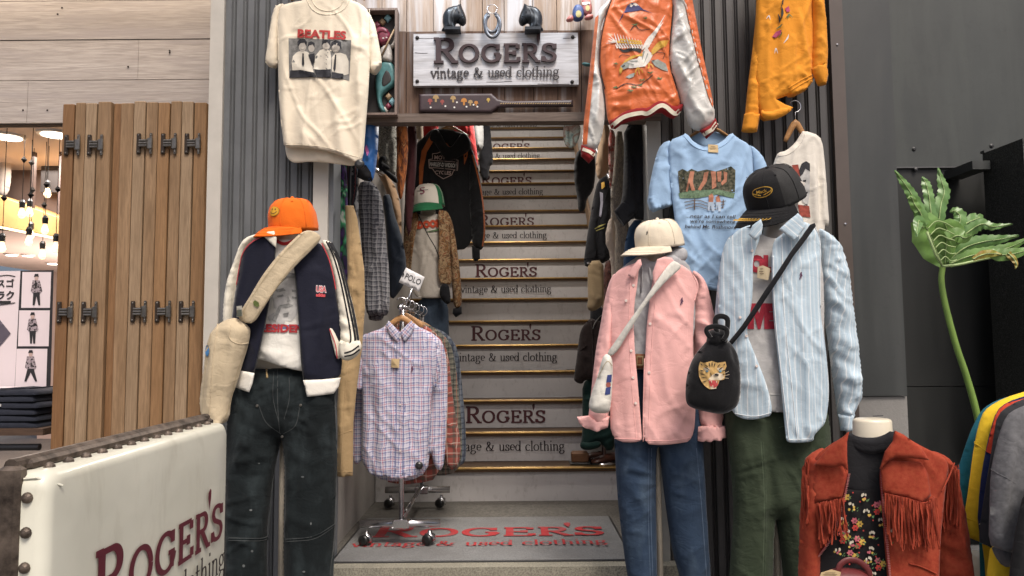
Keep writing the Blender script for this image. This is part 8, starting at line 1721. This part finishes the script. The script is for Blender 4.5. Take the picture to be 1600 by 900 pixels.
garment('crochet_shawl', 'long beige crochet and fringe shawl hanging left of the black trousers', 'shawl', [(962, 204), (975, 206), (976, 295), (975, 330), (984, 352), (986, 420), (984, 470), (962, 470), (960, 400), (963, 350), (954, 337), (955, 298), (960, 250)], 3.62, LACE, 407, .03)
garment('tan_blouse', 'tan blouse hanging below the crochet shawl', 'blouse', [(953, 336), (962, 348), (966, 420), (968, 470), (956, 470), (955, 400), (944, 374)], 3.72, fab('tan_linen', (.38, .31, .25), .95, .08), 408, .03)
o, s = garment('black_trousers', 'black trousers hanging with wide turned hems beside the right door jamb', 'trousers', [(975, 190), (1012, 190), (1012, 260), (1009, 310), (1012, 318), (1005, 342), (990, 340), (976, 352), (968, 348), (960, 332), (972, 318), (975, 260)], 3.44, BLACK, 409, .04, creases=[(992, 200, 990, 320, 5, -.014), (982, 210, 981, 320, 4, .010), (1002, 210, 1000, 320, 4, .010)])
cloth('turned_hem', [(960, 330), (972, 315), (990, 320), (991, 339), (975, 353)], 3.41, BLACK, o, T=.014, Rr=.012, back=.014, smooth=0, open=[(960, 330, 975, 353), (975, 353, 991, 339)]); cloth('turned_hem', [(989, 318), (1011, 315), (1006, 344), (991, 341)], 3.42, BLACK, o, T=.014, Rr=.012, back=.014, smooth=0, open=[(991, 341, 1006, 344)])
garment('blue_shirt', 'dark blue shirt hanging below the black trousers', 'shirt', [(985, 345), (1008, 342), (1012, 400), (1010, 460), (975, 460), (974, 390)], 3.56, fab('dark_blue_cloth', (.02, .045, .09), .95), 410, .03)
garment('patterned_scarf', 'dark patterned scarf hanging behind the khaki trousers and crochet shawl', 'scarf', [(943, 410), (957, 404), (962, 450), (960, 520), (948, 520), (944, 470)], 4.3, blotch('dark_paisley', [(.02, .015, .015), (.10, .04, .03), (.03, .02, .02), (.16, .12, .08)], 30, 1.5), 411, .03)
# mannequin torso in brown jacket standing on the first step
YK = 4.64; z1_ = NOSE1Z; BRN2 = fab('dark_brown_cotton', (.022, .015, .014), .95, .15, 9, .4)
xk = at(936, 700, YK).x
t = thing('mannequin', 'small dark-necked mannequin in a brown jacket at the foot of the stairs', 'mannequin', (xk, YK, z1_))
m = MB(); c = at(933, 500, YK); m.lathe((c.x, c.y, c.z-.03), [(.05, -.03), (.045, .03), (.042, .10), (.03, .112)], 20); m.build('neck', BLACK, t, True)
bodyform(t, [(920, 500), (945, 500), (958, 520), (955, 600), (912, 600), (910, 520)], YK+.03, BLACK, .05)
MB().tube([(xk+.03, YK, z1_), (xk+.03, YK, .9)], .012, 10).build('stand_pole', STEEL, t, True); MB().lathe((xk+.03, YK-.0, z1_), [(.075, 0), (.075, .008), (.02, .016)], 20).build('stand_base', STEEL, t, True)
o, s = cloth('brown_jacket', [(924, 496), (915, 504), (906, 518), (902, 552), (897, 588), (897, 596), (909, 601), (914, 594), (925, 592), (960, 598), (966, 540), (958, 510), (944, 494), (936, 504)], YK, BRN2, B=torso(934, 42, .08, YK), T=.03, Rr=.05, back=.03, folds=hang(421, .010), creases=[(912, 525, 904, 590, 5, .012), (930, 530, 926, 590, 5, .010)]); tag(o, 'dark brown zip jacket on the small mannequin at the foot of the stairs', 'jacket')
seams('zip', [[(924, 500), (927, 540), (926, 592)], [(907, 548), (916, 540)], [(938, 495), (928, 510)]], s, BRN2, o, .004, .004); lines('collar_trim', [([(940, 492), (930, 503), (926, 514)], 1.2, 5)], s, GRW, o, .006)
o, s = cloth('green_trousers', [(910, 588), (958, 588), (964, 640), (962, 702), (946, 705), (936, 690), (930, 698), (916, 699), (907, 696), (910, 680), (910, 640)], YK+.01, fab('bottle_green', (.012, .032, .028), .95, .15, 9), T=.05, Rr=.06, back=.04, folds=legf(422, .010)); tag(o, 'bottle green trousers on the small mannequin at the foot of the stairs', 'trousers')
cloth('rolled_hem', [(906, 690), (920, 692), (938, 688), (940, 698), (922, 704), (907, 702)], YK-.05, MC['bottle_green'], o, T=.03, Rr=.03, back=.03, folds=crum(423))
a, b = at(893.5, 720, 4.60), at(920, 707, 4.60); WB = wood('block_wood', (.12, .055, .025), (.20, .10, .05), 1, 'X', .55)
t = thing('shoe_block', 'small brown wooden block standing on the first step', 'block', ((a.x+b.x)/2, 4.62, z1_)); MB().cbox(((a.x+b.x)/2, 4.645, z1_+.043), (b.x-a.x, .09, .062), bev=.008).build('block', WB, t); MB().cbox(((a.x+b.x)/2, 4.645, z1_+.006), (b.x-a.x+.02, .10, .012), bev=.003).build('base', plain('block_base', (.05, .045, .04), .5), t)
def shoe_(cx, Y, L, label, yaw):
    V = []; F = []; n = 14; prof = [(0, .030, .050), (.1, .036, .055), (.25, .036, .050), (.4, .034, .052), (.55, .038, .046), (.75, .043, .034), (.9, .036, .024), (1, .012, .012)]
    ca, sa = math.cos(R(yaw)), math.sin(R(yaw))
    for (u, w, h) in prof:
        for j in range(n):
            a = 2*math.pi*j/n; x = w*math.cos(a); z = max(0, h/2+h/2*math.sin(a))+.008; y = -u*L
            V.append((cx+x*ca-y*sa, Y+x*sa+y*ca, z1_+z))
    for i in range(len(prof)-1):
        for j in range(n): F.append((i*n+j, i*n+(j+1) % n, (i+1)*n+(j+1) % n, (i+1)*n+j))
    F.append(tuple(range(n-1, -1, -1))); F.append(tuple((len(prof)-1)*n+j for j in range(n)))
    t = thing('shoe', label, 'shoe', (cx, Y, z1_), 'brown shoes on the first step'); MB().add(V, F).build('upper', plain('brown_shoe_leather', (.07, .025, .015), .4, 0, .3, 30), t, True)
    m = MB(); 
    pts = [(cx+w*sx*ca+u*L*sa, Y+w*sx*sa-u*L*ca) for sx in (1, -1) for (u, w, h) in (prof if sx == 1 else prof[::-1])]; k_ = len(pts)
    m.add([(x, y, z1_+.001) for x, y in pts]+[(x, y, z1_+.012) for x, y in pts], [tuple(range(k_)), tuple(range(2*k_-1, k_-1, -1))]+[(i, (i+1) % k_, k_+(i+1) % k_, k_+i) for i in range(k_)]); m.build('sole', PLASTIC, t)
shoe_(at(944, 726, 4.66).x, 4.74, .18, 'brown leather shoe left of its mate at the foot of the stairs', -70); shoe_(at(957, 726, 4.66).x+.03, 4.69, .19, 'brown leather shoe half behind the pink shirt at the foot of the stairs', -60)
# lamps over the stairs and the sign
STL = emit('lamp_tube', (1.0, .95, .88), 3.0)
for y_, z_, e_, lab in ((4.05, 2.38, 8, 'flat ceiling lamp just inside the stairwell'), (5.6, 3.05, 13, 'flat ceiling lamp in the middle of the stairwell'), (7.4, 4.25, 13, 'flat ceiling lamp high up the stairwell')):
    t = thing('ceiling_lamp', lab, 'lamp', (-.05, y_, z_), 'ceiling lamps over the stairs')
    MB().box((-.35, y_-.06, z_), (.25, y_+.06, z_+.03)).build('housing', RIMW, t); MB().box((-.33, y_-.045, z_-.006), (.23, y_+.045, z_-.0005)).build('diffuser', STL, t)
    lampat('stair_light', (-.05, y_, z_-.02), e_, (1.0, .93, .86), .55, sy=.1)
for xx, lab in ((-.38, 'small spotlight aimed at the sign above the left horse head'), (.26, 'small spotlight aimed at the sign above the right horse head')):
    zt_ = 2.83; t = thing('sign_spotlight', lab, 'spotlight', (xx, 3.1, zt_), 'spotlights over the shop sign')
    MB().tube([(xx, 3.295, zt_+.05), (xx, 3.02, zt_+.06)], .008, 8).build('arm', PLASTIC, t, True)
    MB().lathe((xx, 3.02, zt_+.05), [(.03, -.02), (.035, .05), (.028, .09)], 16, axis=(0, .0, 1)).build('shade', PLASTIC, t, True)
    MB().lathe((xx, 3.02, zt_+.031), [(.026, 0), (.026, .003)], 16).build('lens', emit('spot_glow', (.85, .93, 1.0), 20), t)
    l = bpy.data.lights.new('sign_spot', 'SPOT'); l.energy = 7.0; l.color = (.80, .90, 1.0); l.spot_size = R(140); l.spot_blend = .9; l.shadow_soft_size = .05
    ob = bpy.data.objects.new('sign_spot', l); COL.objects.link(ob); ob.location = (xx, 3.02, zt_+.02); ob.rotation_euler = (R(38), 0, 0)
